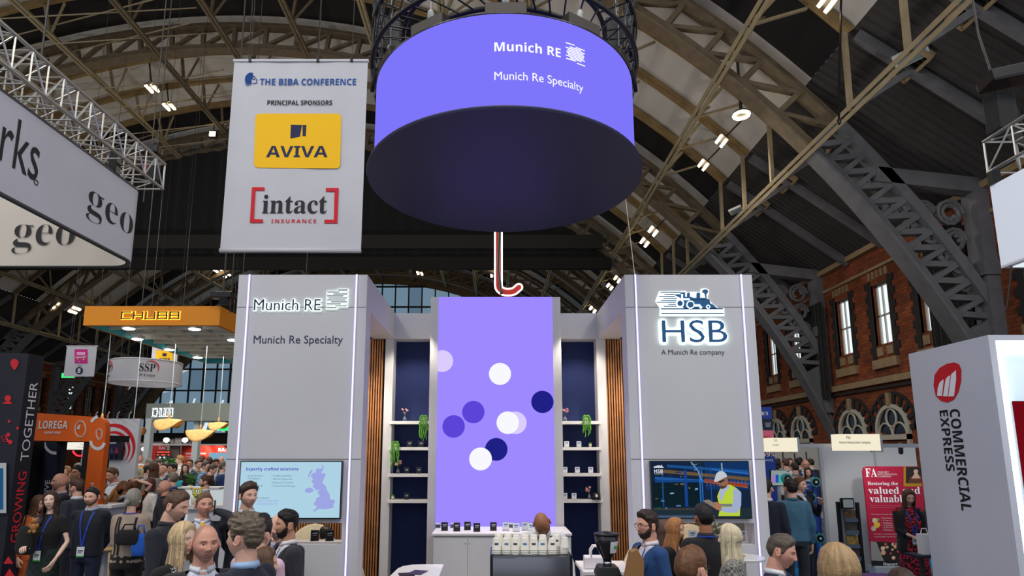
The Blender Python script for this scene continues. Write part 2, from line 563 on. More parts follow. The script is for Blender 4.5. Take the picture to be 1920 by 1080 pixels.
for y in RAFT:
    m = MB()
    curved_bar(m, -A0, A0, RS - 0.42, RS - 0.36, y, 0.24, 46)
    curved_bar(m, -A0, A0, RS - 0.36, RS - 0.05, y, 0.09, 46)
    trim(m, M_GOLD if y < 45 else M_RIB)
    for sgn, xw in ((1, XR), (-1, XL)):
        if y > 45 and sgn > 0: continue
        m = MB()
        p = arc(HA * sgn, RA + 0.1, y); k = skin_section(A0 * sgn); q = Vector((xw, y, ZW - 0.25))
        b = Vector((k.x, y, k.z)) * 0.72 + q * 0.28 - Z * 0.35
        m.beam(p, b, 0.16, 0.2)
        m.beam(Vector((k.x, y, k.z - 0.3)), q, 0.22, 0.34)
        trim(m, M_GREY)

# thin tie rods fanning under the left side of the roof
random.seed(4)
for y in (22.0, 24.0, 27.0, 29.0, 33.0, 35.0, 38.0, 40.0):
    for a0, a1 in ((-44, -31), (-31, -44), (-31, -16), (-16, -31), (-16, -2), (-2, -16)):
        trim(MB().tube([arc(a0, RA - 0.1, y), arc(a1, RA + 1.2, y + 2.5)], 0.038, 5), M_PURL)

# brick side walls with tall windows above and round arched ones below
WIN = []
for yr in RIBS: WIN += [yr - 1.9, yr - 4.9, yr - 7.9]
WZ0, WZ1, WHW = 6.95, 9.75, 0.62
_w = 0
for sgn, xw, side in ((1, XR, 'right'), (-1, XL, 'left')):
    def wy(*args):
        return
    m = MB()
    x0, x1 = (xw, xw + 0.45) if sgn > 0 else (xw - 0.45, xw)
    m.box(x0, x1, 8.9, YE, 0, WZ0)
    m.box(x0, x1, 8.9, YE, WZ1, ZW + 0.4)
    prev = 8.9
    for y in sorted(WIN):
        m.box(x0, x1, prev, y - WHW, WZ0, WZ1); prev = y + WHW
    m.box(x0, x1, prev, YE, WZ0, WZ1)
    struct(m.build('wall_%s' % side, M_BRICK))
    for zc, dz, dx in ((5.35, 0.28, 0.22), (5.05, 0.12, 0.12), (ZW - 0.1, 0.25, 0.22), (WZ1 + 0.75, 0.14, 0.08)):
        trim(MB().box(min(xw, xw - dx * sgn), max(xw, xw - dx * sgn), 8.9, YE, zc - dz / 2, zc + dz / 2), M_STONE if dz != 0.12 else M_DKBRICK)
    for i, y in enumerate(WIN):
        if (sgn > 0 and y > 45) or (sgn < 0 and y < 40): continue
        _w += 1
        m = MB(); xa, xb = sorted((xw + 0.22 * sgn, xw + 0.30 * sgn))
        m.box(xa, xb, y - WHW, y - WHW + 0.09, WZ0, WZ1); m.box(xa, xb, y + WHW - 0.09, y + WHW, WZ0, WZ1)
        m.box(xa, xb, y - WHW, y + WHW, WZ1 - 0.09, WZ1); m.box(xa, xb, y - WHW, y + WHW, WZ0, WZ0 + 0.09)
        for k in (-0.2, 0.2): m.box(xa, xb, y + k - 0.025, y + k + 0.025, WZ0, WZ1)
        m.box(xa, xb, y - WHW, y + WHW, 8.28, 8.36)
        fr = struct(m.build('window_%d' % _w, M_FRAME))
        lit = sgn > 0 or i % 3 == 2
        MB().box(*sorted((xw + 0.30 * sgn, xw + 0.33 * sgn)), y - WHW, y + WHW, WZ0, WZ1).build('window_pane', M_DAY if lit else M_DUSK, fr)
        # dark brick quoins, stone sill, carved blocks below, dentils above
        m = MB()
        xa, xb = sorted((xw - 0.05 * sgn, xw + 0.1 * sgn))
        for s2 in (-1, 1):
            z = WZ0 - 0.6
            k = 0
            while z < WZ1 + 0.2:
                w = 0.42 if k % 2 else 0.26
                ya, yb = sorted((y + s2 * WHW, y + s2 * (WHW + w))); m.box(xa, xb, ya, yb, z, z + 0.3); z += 0.3; k += 1
        trim(m, M_DKBRICK)
        m = MB()
        xa, xb = sorted((xw - 0.14 * sgn, xw + 0.05 * sgn))
        m.box(xa, xb, y - 0.85, y + 0.85, WZ0 - 1.05, WZ0 - 0.65)
        for k in (-0.35, 0.35): m.box(*sorted((xw - 0.06 * sgn, xw)), y + k - 0.2, y + k + 0.2, WZ0 - 0.5, WZ0 - 0.12)
        for k in range(5): m.box(*sorted((xw - 0.08 * sgn, xw)), y - 0.6 + 0.3 * k - 0.06, y - 0.6 + 0.3 * k + 0.06, WZ1 + 0.25, WZ1 + 0.6)
        trim(m, M_STONE)
        if sgn < 0: continue
        # the round arched window underneath
        _w += 1
        zc, r = 3.15, 1.12
        m = MB()
        ring = lambda rad, x: [Vector((x, y + rad * cos(pi * k / 20), zc + rad * sin(pi * k / 20))) for k in range(21)]
        def band(r0, r1, xf, th):
            a, b = ring(r0, xf), ring(r1, xf)
            m.loft([[a[k], b[k], b[k] + X * th, a[k] + X * th] for k in range(21)])
        band(r - 0.16, r, xw - 0.14, 0.14)
        for s2 in (-1, 1): m.box(xw - 0.14, xw, *sorted((y + s2 * (r - 0.16), y + s2 * r)), 2.2, zc)
        m.box(xw - 0.14, xw, y - r, y + r, zc - 0.42, zc - 0.2)
        m.tube([Vector((xw - 0.08, y + 0.34 * cos(t), zc + 0.52 + 0.38 * sin(t))) for t in [2 * pi * k / 20 for k in range(21)]], 0.05, 6, False)
        for s2 in (-1, 1):
            m.tube([Vector((xw - 0.08, y + s2 * 0.47 + 0.45 * cos(pi * k / 14), zc - 0.2 + 0.5 * sin(pi * k / 14))) for k in range(15)], 0.045, 6)
        fr = struct(m.build('window_%d' % _w, M_FRAME))
        m = MB(); m.add([Vector((xw - 0.03, y, zc - 0.3))] + ring(r - 0.1, xw - 0.03), [(0, k + 1, k + 2) for k in range(20)]); m.build('window_pane', M_DUSK, fr, fix=False)
        m = MB()
        for k in range(19):
            t = pi * (k + 0.5) / 19
            d = Vector((0, cos(t), sin(t))); c = Vector((xw - 0.03, y, zc))
            if k % 2 == 0: m.beam(c + d * (r + 0.02), c + d * (r + 0.46), 0.2, 0.1, X)
        band(r + 0.44, r + 0.56, xw - 0.07, 0.07)
        trim(m, M_DKBRICK)
        trim(MB().beam((xw - 0.1, y, zc + r - 0.05), (xw - 0.1, y, zc + r + 0.5), 0.24, 0.16, X), M_STONE)

# far end: brick base and a great fan of glazing in dark bars
struct(MB().box(XL, XR, YE, YE + 0.4, 0, 4.6).build('wall_far', mat('dark end wall', (58, 54, 52), 0.9)))
RG = RA - 0.5
m = MB(); bars = MB()
random.seed(11)
cw, chh = 1.75, 2.75
def zmax(x):
    q = RG * RG - (x - XC) ** 2
    return ZC + sqrt(q) if q > 0 else -1
zs = [4.6 + chh * i for i in range(9)]
nx = 36
for i in range(nx):
    xa = XC - nx * cw / 2 + i * cw; xb = xa + cw
    for j in range(8):
        za, zb = zs[j], zs[j + 1]
        t0, t1 = min(zb, zmax(xa)), min(zb, zmax(xb))
        if t0 <= za and t1 <= za: continue
        t0, t1 = max(t0, za), max(t1, za)
        m.cm = 1 if random.random() < 0.25 else 0
        m.add([(xa, YE - 0.02, za), (xb, YE - 0.02, za), (xb, YE - 0.02, t1), (xa, YE - 0.02, t0)], [(0, 1, 2, 3)])
        if j < 2 and random.random() < 0.75:
            m.cm = 2
            for q in range(2):
                a = random.uniform(xa + .2, xb - .7); b = za + random.uniform(0.15, 0.8); h = random.uniform(0.5, 1.1); w = random.uniform(.2, .5)
                if b + h < min(t0, t1): m.add([(a, YE - 0.04, b), (a + w, YE - 0.04, b), (a + w + .25, YE - 0.04, b + h), (a + .25, YE - 0.04, b + h)], [(0, 1, 2, 3)])
    if zmax(xa) > 4.6: bars.box(xa - 0.08, xa + 0.08, YE - 0.25, YE - 0.05, 4.5, zmax(xa))
for z in zs[:8]:
    q = RG * RG - (z - ZC) ** 2
    if q > 0: bars.box(XC - sqrt(q), XC + sqrt(q), YE - 0.3, YE - 0.06, z - 0.1, z + 0.1)
_w += 1
fr = struct(bars.build('window_%d' % _w, mat('dark glazing bars', (40, 38, 36), 0.7)))
m.build('window_pane', [emat('frosted daylight pane', (118, 146, 166), 0.8), emat('dim daylight pane', (96, 122, 142), 0.8), emat('clear daylight patch', (225, 238, 246), 1.0)], fr, fix=False)
m = MB()
g = []
for k in range(41):
    a = -72 + 144 * k / 40
    p, q = arc(a, RG - 0.1, YE - 0.1), arc(a, RS + 0.3, YE - 0.1)
    g.append([p, q])
m.sheet(g)
trim(m, M_RIB)

# black drape hung across the third arch
zb = 15.9
m = MB(); g = []
n = 150
aL = -math.degrees(math.acos((zb - ZC) / RA))
xl = XC - sqrt(RA ** 2 - (zb - ZC) ** 2); xr = XC + sqrt(RA ** 2 - (zb - ZC) ** 2)
for i in range(n + 1):
    x = xl + (xr - xl) * i / n
    zt = max(ZC + sqrt(max(RA ** 2 - (x - XC) ** 2, 0)) - 0.05, zb + 0.01)
    yy = 42.05 + 0.10 * sin(i * 1.9) + 0.05 * sin(i * 0.7)
    g.append([Vector((x, yy, zb + (zt - zb) * k / 6)) for k in range(7)])
m.sheet(g)
dr = m.build('drape', M_DRAPE, smooth=True, fix=False)
tag(dr, 'huge black drape closing off the arch behind the hanging signs', 'drape')
MB().box(xl, xr, 41.7, 42.2, zb - 0.75, zb + 0.1).build('hem_band', mat('dusty black band', (27, 26, 25), 0.9), dr)
MB().box(xl + 0.6, xr - 0.6, 41.6, 41.85, zb + 0.7, zb + 1.7).build('cable_tray', mat('dusty grey-black tray', (44, 42, 40), 0.9), dr)

# black curtain beside the tall windows on the right wall
for i, (y0, y1, z0, z1, lab) in enumerate([(30.6, 32.6, 4.9, 9.9, 'narrow black curtain hanging beside a tall window on the brick wall'), (20.9, 23.0, 0.2, 10.6, 'tall black curtain on the right wall behind the hanging light box')]):
    m = MB(); g = []
    for k in range(25):
        y = y0 + (y1 - y0) * k / 24
        g.append([Vector((XR - 0.5 + 0.08 * sin(k * 1.7), y, z)) for z in (z0, z1)])
    m.sheet(g)
    tag(m.build('curtain', M_DRAPE, smooth=True, fix=False), lab, 'curtain')

# air vents in the dark slope on the right
k = skin_section(A0)
q = Vector((XR, 0, ZW))
vy = [12.4, 15.1, 17.6, 23.4, 26.2, 29.0, 34.4, 37.2]
sl = (q - k).normalized(); nr = Vector((sl.z, 0, -sl.x))
for i, y in enumerate(vy):
    c = k + (q - k) * 0.30 + Y_ * y + nr * 0.2
    t = thing('roof_vent', 'louvred vent in the dark roof slope, %s one back from the camera' % ordinal(i), 'vent', c, 0, 'louvred roof vents')
    m = MB()
    for s2 in (-1, 1):
        m.beam(c - Y_ * 0.6 + sl * 0.26 * s2, c + Y_ * 0.6 + sl * 0.26 * s2, 0.1, 0.24, nr)
        m.beam(c - sl * 0.3 + Y_ * 0.6 * s2, c + sl * 0.3 + Y_ * 0.6 * s2, 0.1, 0.24, nr)
    m.build('frame', M_STONE, t)
    m = MB()
    for j in range(5): m.beam(c + Y_ * (-0.4 + 0.2 * j) - sl * 0.24, c + Y_ * (-0.4 + 0.2 * j) + sl * 0.24, 0.04, 0.14, nr)
    m.build('louvre', M_DUSK if False else M_BLACKOUT, t)

# lamps in the roof: pairs of short tubes, floodlights, a ring lamp
M_TUBE = emat('lamp tube', (255, 226, 182), 14.0)
M_CASE = mat('lamp casing', (60, 58, 56), 0.5)
_seen = {}
PAIRS = [(285, 166, 'left of the sponsor banner, upper of two'), (317, 200, 'left of the sponsor banner, lower of two'),
    (1551, 4, 'at the very top right of the roof'), (1352, 265, 'in the right roof, below the ring lamp'), (1318, 310, 'in the right roof, second below the ring lamp'),
    (1224, 434, 'right of the drum, upper of two above the right tower'), (1208, 455, 'right of the drum, lower of two above the right tower'),
    (1157, 524, 'beside the top of the right tower, upper of two'), (1143, 538, 'beside the top of the right tower, lower of two'), (1111, 581, 'low above the right white header beam'),
    (783, 500, 'in the far roof above the left tower, upper of two'), (787, 513, 'in the far roof above the left tower, lower of two'),
    (925, 497, 'beside the red handle sign, topmost of three'), (925, 507, 'beside the red handle sign, middle of three'), (925, 519, 'beside the red handle sign, lowest of three'),
    (408, 506, 'in the far left roof above the orange canopy, upper of two'), (424, 516, 'in the far left roof above the orange canopy, lower of two'),
    (112, 576, 'in the left roof beside the orange canopy, left of two'), (140, 582, 'in the left roof beside the orange canopy, right of two')]
for px, py, lab in PAIRS:
    p = roof_hit(px, py, RA + 0.45)
    if p.y > 74: p = at(px, py, 70)
    n = (Vector((XC, p.y, ZC)) - p).normalized(); tg = n.cross(Y_).normalized()
    sc = 0.55 if p.y < 30 else 0.75 if p.y < 50 else 1.0
    t = thing('tube_lamp', 'twin tube roof lamp %s' % lab, 'lamp', p, 0, 'twin tube lamps in the roof')
    m = MB()
    m.beam(p - n * 0.12 - Y_ * 0.55 * sc, p - n * 0.12 + Y_ * 0.55 * sc, 0.8 * sc, 0.06, n)
    m.beam(p - n * 0.12, p - n * 1.84, 0.07, 0.07)
    m.build('casing', M_CASE, t)
    for s2 in (-1, 1):
        MB().beam(p + tg * 0.24 * sc * s2 - Y_ * 0.52 * sc, p + tg * 0.24 * sc * s2 + Y_ * 0.52 * sc, 0.20 * sc, 0.08, n).build('tube', M_TUBE, t)
for px, py, lab in [(399, 252, 'lit floodlight high on the edge of the black drape'), (622, 503, 'small lit floodlight under the sponsor banner')]:
    p = roof_hit(px, py, RA - 0.2)
    t = thing('floodlight', lab, 'floodlight', p)
    m = MB(); m.box(p.x - .22, p.x + .22, p.y - .05, p.y + .25, p.z - .2, p.z + .2); m.beam(p + Y_ * .1, p + Y_ * .1 + Z * .9, .06, .06); m.build('housing', M_CASE, t)
    MB().box(p.x - .2, p.x + .2, p.y - .1, p.y - .05, p.z - .16, p.z + .16).build('lens', M_TUBE, t)
p = roof_hit(1390, 216, RA + 0.2)
t = thing('ring_lamp', 'round ring shaped roof lamp lit between two iron arches', 'lamp', p)
MB().tube([p + Vector((0.27 * cos(i * pi / 12), 0.27 * sin(i * pi / 12), 0)) for i in range(25)], 0.06, 8, False).build('ring', M_TUBE, t)
m = MB(); m.lathe([(0.3, .04), (.3, .12), (.06, .2), (.05, sky(p.x) - p.z - .01)], 20, p); m.build('casing', M_CASE, t)
# unlit flat floodlights on the lowest purlin
M_LENS = mat('grey lamp glass', (120, 136, 140), 0.2)
M_WHITEMETAL = mat('white metal', (205, 205, 200), 0.45)
for px, py, lab, w in [(1708, 104, 'unlit flat floodlight fixed to the lowest purlin at the upper right', 0.42), (1380, 394, 'small white unlit floodlight on the purlin right of the drum', 0.28)]:
    p = at(px, py, 17.2 if px > 1600 else 27.6)
    t = thing('floodlight', lab, 'floodlight', p)
    u = Vector((0.7, -0.7, 0.15)).normalized(); v = Vector((0.6, 0.55, -0.35)).normalized(); n = u.cross(v).normalized()
    MB().beam(p - u * w * 1.1, p + u * w * 1.1, w * 1.2, 0.12, n).build('housing', M_WHITEMETAL, t, bevel=0.01)
    MB().beam(p - u * w * 0.9 - n * 0.07, p + u * w * 0.9 - n * 0.07, w * 0.95, 0.03, n).build('lens', M_LENS, t)
    MB().beam(p + u * w, p + u * w + Vector((0.25, 0.6, 0.5)), 0.07, 0.07).build('bracket', M_CASE, t)
# ================================================================== the white stand in the middle
YT, YB, ZT = 7.2, 9.27, 4.31
M_WHITE = mat('white painted panel', (206, 205, 208), 0.55, var=0.02, scale=1.5)
M_WHITE2 = mat('white laminate', (222, 220, 220), 0.35)
M_SEAM = mat('panel seam', (120, 118, 122), 0.8)
M_NAVY = mat('navy fabric back panel', (30, 42, 88), 0.95, var=0.12, scale=60, bump=0.15)
M_OAK = mat('oak slat', (168, 112, 68), 0.55, var=0.22, scale=5)
M_FELT = mat('black felt backing', (14, 13, 13), 0.95)
M_LED = emat('violet white led strip', (140, 128, 255), 6.0)
M_HALO = emat('white letter glow', (232, 255, 246), 7.0)
M_HALO2 = emat('soft white letter glow', (228, 250, 240), 2.6)
M_INKN = mat('navy lettering', (38, 52, 84), 0.5)
M_INKB = mat('blue lettering', (36, 96, 148), 0.45)
M_INKG = mat('dark grey lettering', (62, 62, 70), 0.6)
M_BLACKP = mat('black plastic', (16, 16, 18), 0.35)
M_STEEL = mat('brushed steel', (150, 150, 158), 0.22, metal=1.0)

def logo_bars(m, org, u, v, w, h, n, off, depth, grow=0.0):
    """the round sign made of ten slanted-ended lines"""
    spans = [(0.50, 1.0), (0.0, 0.62), (0.28, 1.0), (0.0, 0.82), (0.06, 1.0), (0.0, 0.94), (0.18, 1.0), (0.0, 0.72), (0.40, 1.0), (0.0, 0.52)]
    for i, (a, b) in enumerate(spans):
        y = h * (1 - (i + 0.5) / len(spans)); t = h * 0.026 + grow
        sl = 0.04 * w
        p = [(a * w - grow, y - t), (b * w + grow - (sl if b < 1 else 0), y - t), (b * w + grow, y + t), (a * w - grow + (sl if a > 0 else 0), y + t)]
        m.prism(p, Vector(org) + n * off, u, v, n * depth)

for side, sg, x0, x1 in (('left', -1, -3.15, -1.575), ('right', 1, 1.575, 3.135)):
    t = thing('display_tower', 'tall white stand tower on the %s with %s' % (side, 'a round line logo beside its glowing name' if sg < 0 else 'a glowing blue locomotive above its letters'), 'tower', ((x0 + x1) / 2, YT, 0), 0)
    xi = x1 if sg < 0 else x0                    # edge towards the middle
    h0, h1 = (at(444, 985, YT).x, at(641, 985, YT).x) if sg < 0 else (at(1219, 985, YT).x, at(1414, 985, YT).x)
    MB().ring_panel(x0, x1, 0, ZT, h0, h1, 1.12, 1.36, YT, YT + 0.28).build('front_panel', M_WHITE, t)
    # panel seams
    for z in (at(560, 576, YT).z, at(560, 861, YT).z):
        MB().box(x0, x1, YT - 0.002, YT, z - 0.004, z + 0.004).build('seam', M_SEAM, t)
    # led strips in aluminium channels
    for px in ((469, 669.5) if sg < 0 else (1190.5, 1388.5)):
        x = at(px, 515, YT).x
        MB().box(x - 0.013, x + 0.013, YT - 0.012, YT, 0.02, ZT).build('led_channel', M_WHITE2, t)
        MB().box(x - 0.0065, x + 0.0065, YT - 0.018, YT - 0.012, 0.02, ZT).build('led_strip', M_LED, t)
    # header beam running back over the passage, with a beige soffit
    xa, xb = sorted((xi, xi - sg * -0.0 + sg * 0.34)) if sg > 0 else sorted((xi, xi - 0.34))
    MB().box(xa, xb, YT + 0.28, YB, 3.9, ZT).build('header_beam', M_WHITE, t, bevel=0.004)
    # the outer side wall of the lounge behind
    xo = x0 if sg < 0 else x1
    MB().box(min(xo, xo - sg * 0.12), max(xo, xo - sg * 0.12), YT + 0.28, YB, 0, 1.0).build('low_side_wall', M_WHITE, t)
    MB().box(min(xo, xo - sg * 0.12), max(xo, xo - sg * 0.12), YT + 0.28, YB, 1.5, ZT).build('high_side_wall', M_WHITE, t)
    # inner ledge of the opening
    MB().box(h0 - 0.03, h1 + 0.03, YT + 0.28, YT + 0.42, 1.085, 1.12).build('ledge', M_WHITE2, t)
    n = Vector((0, -1, 0))
    if sg < 0:
        o = at(477, 583, YT); e = at(602, 583, YT); hh = at(477, 562, YT).z - o.z
        w = e.x - o.x
        bb = None
        glow('name_glow', 'Munich RE', o, X, Z, w, hh, M_HALO2, t, .009, .016)
        letter('name_letters', 'Munich RE', o, X, Z, w, hh, M_INKN, t, off=0.022, depth=0.010)
        o = at(613, 580, YT); e = at(653, 543, YT)
        m = MB(); logo_bars(m, o, X, Z, e.x - o.x, e.z - o.z, n, 0.014, 0.003, 0.008); m.build('logo_glow', M_HALO2, t)
        m = MB(); logo_bars(m, o, X, Z, e.x - o.x, e.z - o.z, n, 0.020, 0.010); m.build('logo', M_INKN, t)
        o = at(475, 649, YT); e = at(643, 629, YT)
        letter('subtitle', 'Munich Re Specialty', o, X, Z, e.x - o.x, e.z - o.z, M_INKN, t)
    else:
        o = at(1240.5, 643.5, YT); e = at(1359.5, 601, YT)
        glow('name_glow', 'HSB', o, X, Z, e.x - o.x, e.z - o.z, M_HALO, t, .010, .022)
        letter('name_letters', 'HSB', o, X, Z, e.x - o.x, e.z - o.z, M_INKB, t, off=0.030, depth=0.014)
        o = at(1240, 668, YT); e = at(1358, 655.5, YT)
        letter('subtitle', 'A Munich Re company', o, X, Z, e.x - o.x, e.z - o.z, M_INKG, t)
        # locomotive with speed lines, drawn in a 127 x 47 px box whose lower left is (1229, 590)
        def LP(x, y): return (at(1200 + x / 6.355, 520 + y / 6.355, YT))
        def poly(m, pts, off, d):
            P = [LP(*p) for p in pts]
            m.prism([(p.x, p.z) for p in P], Vector((0, YT - off, 0)), X, Z, Vector((0, -d, 0)))
        def disc(m, cx, cy, r, off, d, r2=None):
            pts = [(cx + r * cos(2 * pi * k / 24), cy + r * sin(2 * pi * k / 24)) for k in range(24)]
            poly(m, pts, off, d)
        body = [[(478, 186), (535, 186), (528, 192), (528, 240), (595, 240), (625, 252), (770, 252), (770, 240), (757, 195), (730, 185), (735, 165), (750, 153), (785, 153), (800, 168), (800, 188), (780, 210), (783, 262), (815, 270), (828, 320), (860, 332), (912, 382), (520, 382), (500, 355), (420, 300), (455, 285), (470, 250), (400, 215), (405, 212), (475, 208)],
                [(552, 240), (552, 200), (560, 190), (578, 190), (584, 200), (584, 240)], [(664, 252), (664, 202), (673, 190), (697, 190), (706, 202), (706, 252)]]
        lines = [(237, 186, 475), (285, 211, 400), (218, 236, 405), (270, 258, 440), (242, 283, 425), (192, 304, 425), (330, 330, 500), (275, 352, 500)]
        m = MB()
        for b in body: poly(m, b, 0.022, 0.012)
        for xa_, y, xb_ in lines: poly(m, [(xa_, y - 4), (xb_, y - 5), (xb_, y + 5), (xa_, y + 4)], 0.022, 0.012)
        poly(m, [(243, 377), (980, 375), (980, 386), (243, 388)], 0.022, 0.012); poly(m, [(248, 433), (985, 432), (985, 443), (248, 444)], 0.022, 0.012)
        m.build('locomotive', M_INKB, t)
        m = MB()
        for cx, cy, r in ((590, 335, 46), (465, 320, 46), (800, 360, 22), (712, 366, 14)):
            poly(m, [(cx + r * cos(2 * pi * k / 20), cy + r * sin(2 * pi * k / 20)) for k in range(20)], 0.036, 0.003)
        poly(m, [(430, 262), (578, 262), (578, 278), (430, 278)], 0.036, 0.003); poly(m, [(640, 334), (705, 334), (705, 352), (640, 352)], 0.036, 0.003)
        poly(m, [(484, 210), (498, 210), (498, 255), (484, 255)], 0.036, 0.003)
        m.build('locomotive_shine', M_HALO, t)
        m = MB()
        for cx, cy, r in ((590, 335, 38), (465, 320, 34), (800, 360, 15)): disc(m, cx, cy, r, 0.040, 0.003)
        for a_, b_ in ((600, 700), (715, 765)): poly(m, [(a_, 272), (b_, 272), (b_, 266), (a_, 266)], 0.036, 0.003)
        m.build('wheel_set', M_INKB, t)
        m = MB()
        poly(m, [(180, 290), (225, 170), (545, 165), (545, 180), (640, 175), (715, 180), (722, 140), (770, 132), (818, 150), (815, 200), (800, 240), (850, 310), (930, 370), (1000, 365), (1003, 465), (230, 465), (232, 370)], 0.006, 0.004)
        m.build('locomotive_glow', emat('white backing glow', (240, 255, 250), 1.3), t)

# back wall: navy niches with white posts, oak slats behind the towers, white lintel
bw = thing('back_wall', 'white back wall of the stand with navy niches and oak slats', 'wall', (0, YB, 0))
zl = at(739.4, 635.4, YB).z
MB().box(-1.58, 1.58, YB, YB + 0.3, zl, ZT).build('lintel', M_WHITE, bw)
xps = [at(p, 660, YB).x for p in (722.5, 738, 802, 1055, 1118.5, 1135)]
for a, b in ((xps[0], xps[1]), (xps[4], xps[5])):
    MB().box(a, b, YB, YB + 0.3, 0, zl).build('post', M_WHITE, bw)
for a, b in ((xps[1], -0.9), (0.9, xps[4])):
    MB().box(a, b, YB + 0.27, YB + 0.3, 0, zl).build('niche_panel', M_NAVY, bw)
for a, b in ((-3.0, xps[0]), (xps[5], 2.98)):
    MB().box(a, b, YB + 0.06, YB + 0.1, 0, 3.95).build('felt_panel', M_FELT, bw)
    k = 0; x = a
    while x < b - 0.02:
        MB().box(x, x + 0.021, YB + 0.02, YB + 0.06, 0, 3.9).build('slat', M_OAK, bw); x += 0.0385
MB().box(-3.0, 2.98, YB + 0.1, YB + 0.3, 3.95, ZT).build('top_fascia', M_WHITE, bw)

# the led pillar in the centre
pl_ = thing('led_pillar', 'white pillar in the centre carrying a tall lilac screen with dots', 'pillar', (0, 8.9, 0))
xa, xb, zp = at(808, 557, 8.9).x, at(1050.5, 557, 8.9).x, at(930, 557, 8.9).z
MB().box(xa, xb, 8.9, YB + 0.32, 0, zp).build('casing', M_WHITE, pl_, bevel=0.004)
sx0, sx1 = at(823, 557, 8.9).x, at(1035, 557, 8.9).x
MB().box(sx0, sx1, 8.885, 8.9, 0.95, zp - 0.003).build('screen', emat('lilac led screen', (158, 137, 255), 1.0), pl_)
dots = [(829, 677, 0, 'pale_dot', (218, 204, 252)), (937.5, 701, 0, 'white_dot', (248, 248, 255)), (1017, 753.5, 0, 'navy_dot', (30, 32, 134)), (887.5, 772.5, 0, 'violet_dot', (92, 68, 216)), (850.5, 799.5, 0, 'violet_dot', (92, 68, 216)),
        (966.5, 792.7, 0, 'pale_dot', (218, 204, 252)), (952, 792.5, .001, 'white_dot', (248, 248, 255)), (930.5, 842.5, 0, 'navy_dot', (30, 32, 134)), (901, 860.5, .001, 'white_dot', (248, 248, 255))]
for px, py, dz, nm, c in dots:
    p = at(px, py, 8.882); r = 0.163
    pts = []
    for k in range(40):
        x = min(max(p.x + r * cos(2 * pi * k / 40), sx0 + .002), sx1 - .002)
        pts.append((x, p.z + r * sin(2 * pi * k / 40)))
    MB().prism(pts, (0, 8.884 - dz, 0), X, Z, (0, -0.0008, 0)).build(nm, emat('screen ' + nm, c, 1.0), pl_)

# niche shelves
SHZ = {}
for sd, pys in (('left', (787, 836, 886, 935)), ('right', (787, 836, 885, 934.5))):
    for i, py in enumerate(pys):
        a, b = (xps[1] - 0.03, -0.93) if sd == 'left' else (0.93, xps[4] + 0.03)
        z = at(930, py + 2.5, YB - 0.06).z
        o = MB().box(a, b, YB - 0.06, YB + 0.27, z - 0.045, z).build('shelf', M_WHITE2, None, bevel=0.003)
        tag(o, 'white shelf in the %s navy niche, %s' % (sd, ['topmost of four', 'second from the top', 'third from the top', 'lowest of four'][i]), 'shelf', group='niche shelves')
        SHZ[sd, i] = z

# small cards in clear stands
M_CARD_W = mat('white card', (232, 234, 240), 0.5); M_CARD_B = mat('black card', (18, 19, 26), 0.45); M_CLEAR = mat('clear acrylic', (235, 238, 245), 0.08, trans=0.9)
M_INKL = mat('light blue ink', (70, 120, 180), 0.6); M_INKW = mat('white ink', (230, 230, 238), 0.6)
def card(loc, dark, label, s=1.0, group=None, rz=0.0):
    t = thing('card_stand', label, 'card', loc, rz, group)
    w, h = 0.045 * s, 0.115 * s
    L = Vector(loc)
    def W(m, nm, mt):
        o = MB(); me = m.mesh(nm, mt); ob = link(nm, me); ob.parent = t; return ob
    m = MB(); m.box(-w, w, -0.006, 0.0, 0.004, h); W(m, 'card', M_CARD_B if dark else M_CARD_W)
    m = MB(); m.box(-w - .003, w + .003, -0.03, 0.03, 0, 0.005); m.box(-w - .003, w + .003, 0.001, 0.005, 0, h + .004); W(m, 'acrylic_stand', M_CLEAR)
    m = MB()
    if dark:
        m.box(-w * .55, w * .35, -0.0075, -0.006, h * .66, h * .74); m.box(w * .4, w * .6, -0.0075, -0.006, h * .64, h * .8); m.box(-w * .5, w * .5, -0.0075, -0.006, h * .5, h * .53)
    else:
        m.box(-w * .6, w * .6, -0.0075, -0.006, h * .68, h * .82); m.box(-w * .55, w * .4, -0.0075, -0.006, h * .52, h * .58)
    W(m, 'print', M_INKW if dark else M_INKL)
    return t

YC = YB + 0.02
for sd, i, px, dark, lab in [
    ('left', 1, 767, True, 'black card on the second shelf of the left niche, beside the hanging vine'), ('left', 1, 789, True, 'black card on the second shelf of the left niche, nearest the lilac screen'),
    ('left', 2, 763, True, 'black card on the third shelf of the left niche, right of the pink flowers'), ('left', 2, 786, True, 'black card on the third shelf of the left niche, nearest the lilac screen'),
    ('left', 3, 764, True, 'black card on the lowest shelf of the left niche'),
    ('right', 1, 1063, False, 'white card on the second shelf of the right niche, nearest the lilac screen'), ('right', 1, 1086, False, 'white card on the second shelf of the right niche, beside the small potted succulent'),
    ('right', 2, 1059, False, 'white card on the third shelf of the right niche, half hidden by the pillar'), ('right', 2, 1082, False, 'white card in the middle of the third shelf of the right niche'), ('right', 2, 1107, False, 'white card at the outer end of the third shelf of the right niche'),
    ('right', 3, 1058, False, 'white card on the lowest right shelf, almost hidden by the pillar'), ('right', 3, 1075, False, 'white card on the lowest right shelf, left of the flower vase')]:
    card((at(px, 860, YC).x, YC, SHZ[sd, i]), dark, lab, 0.78)

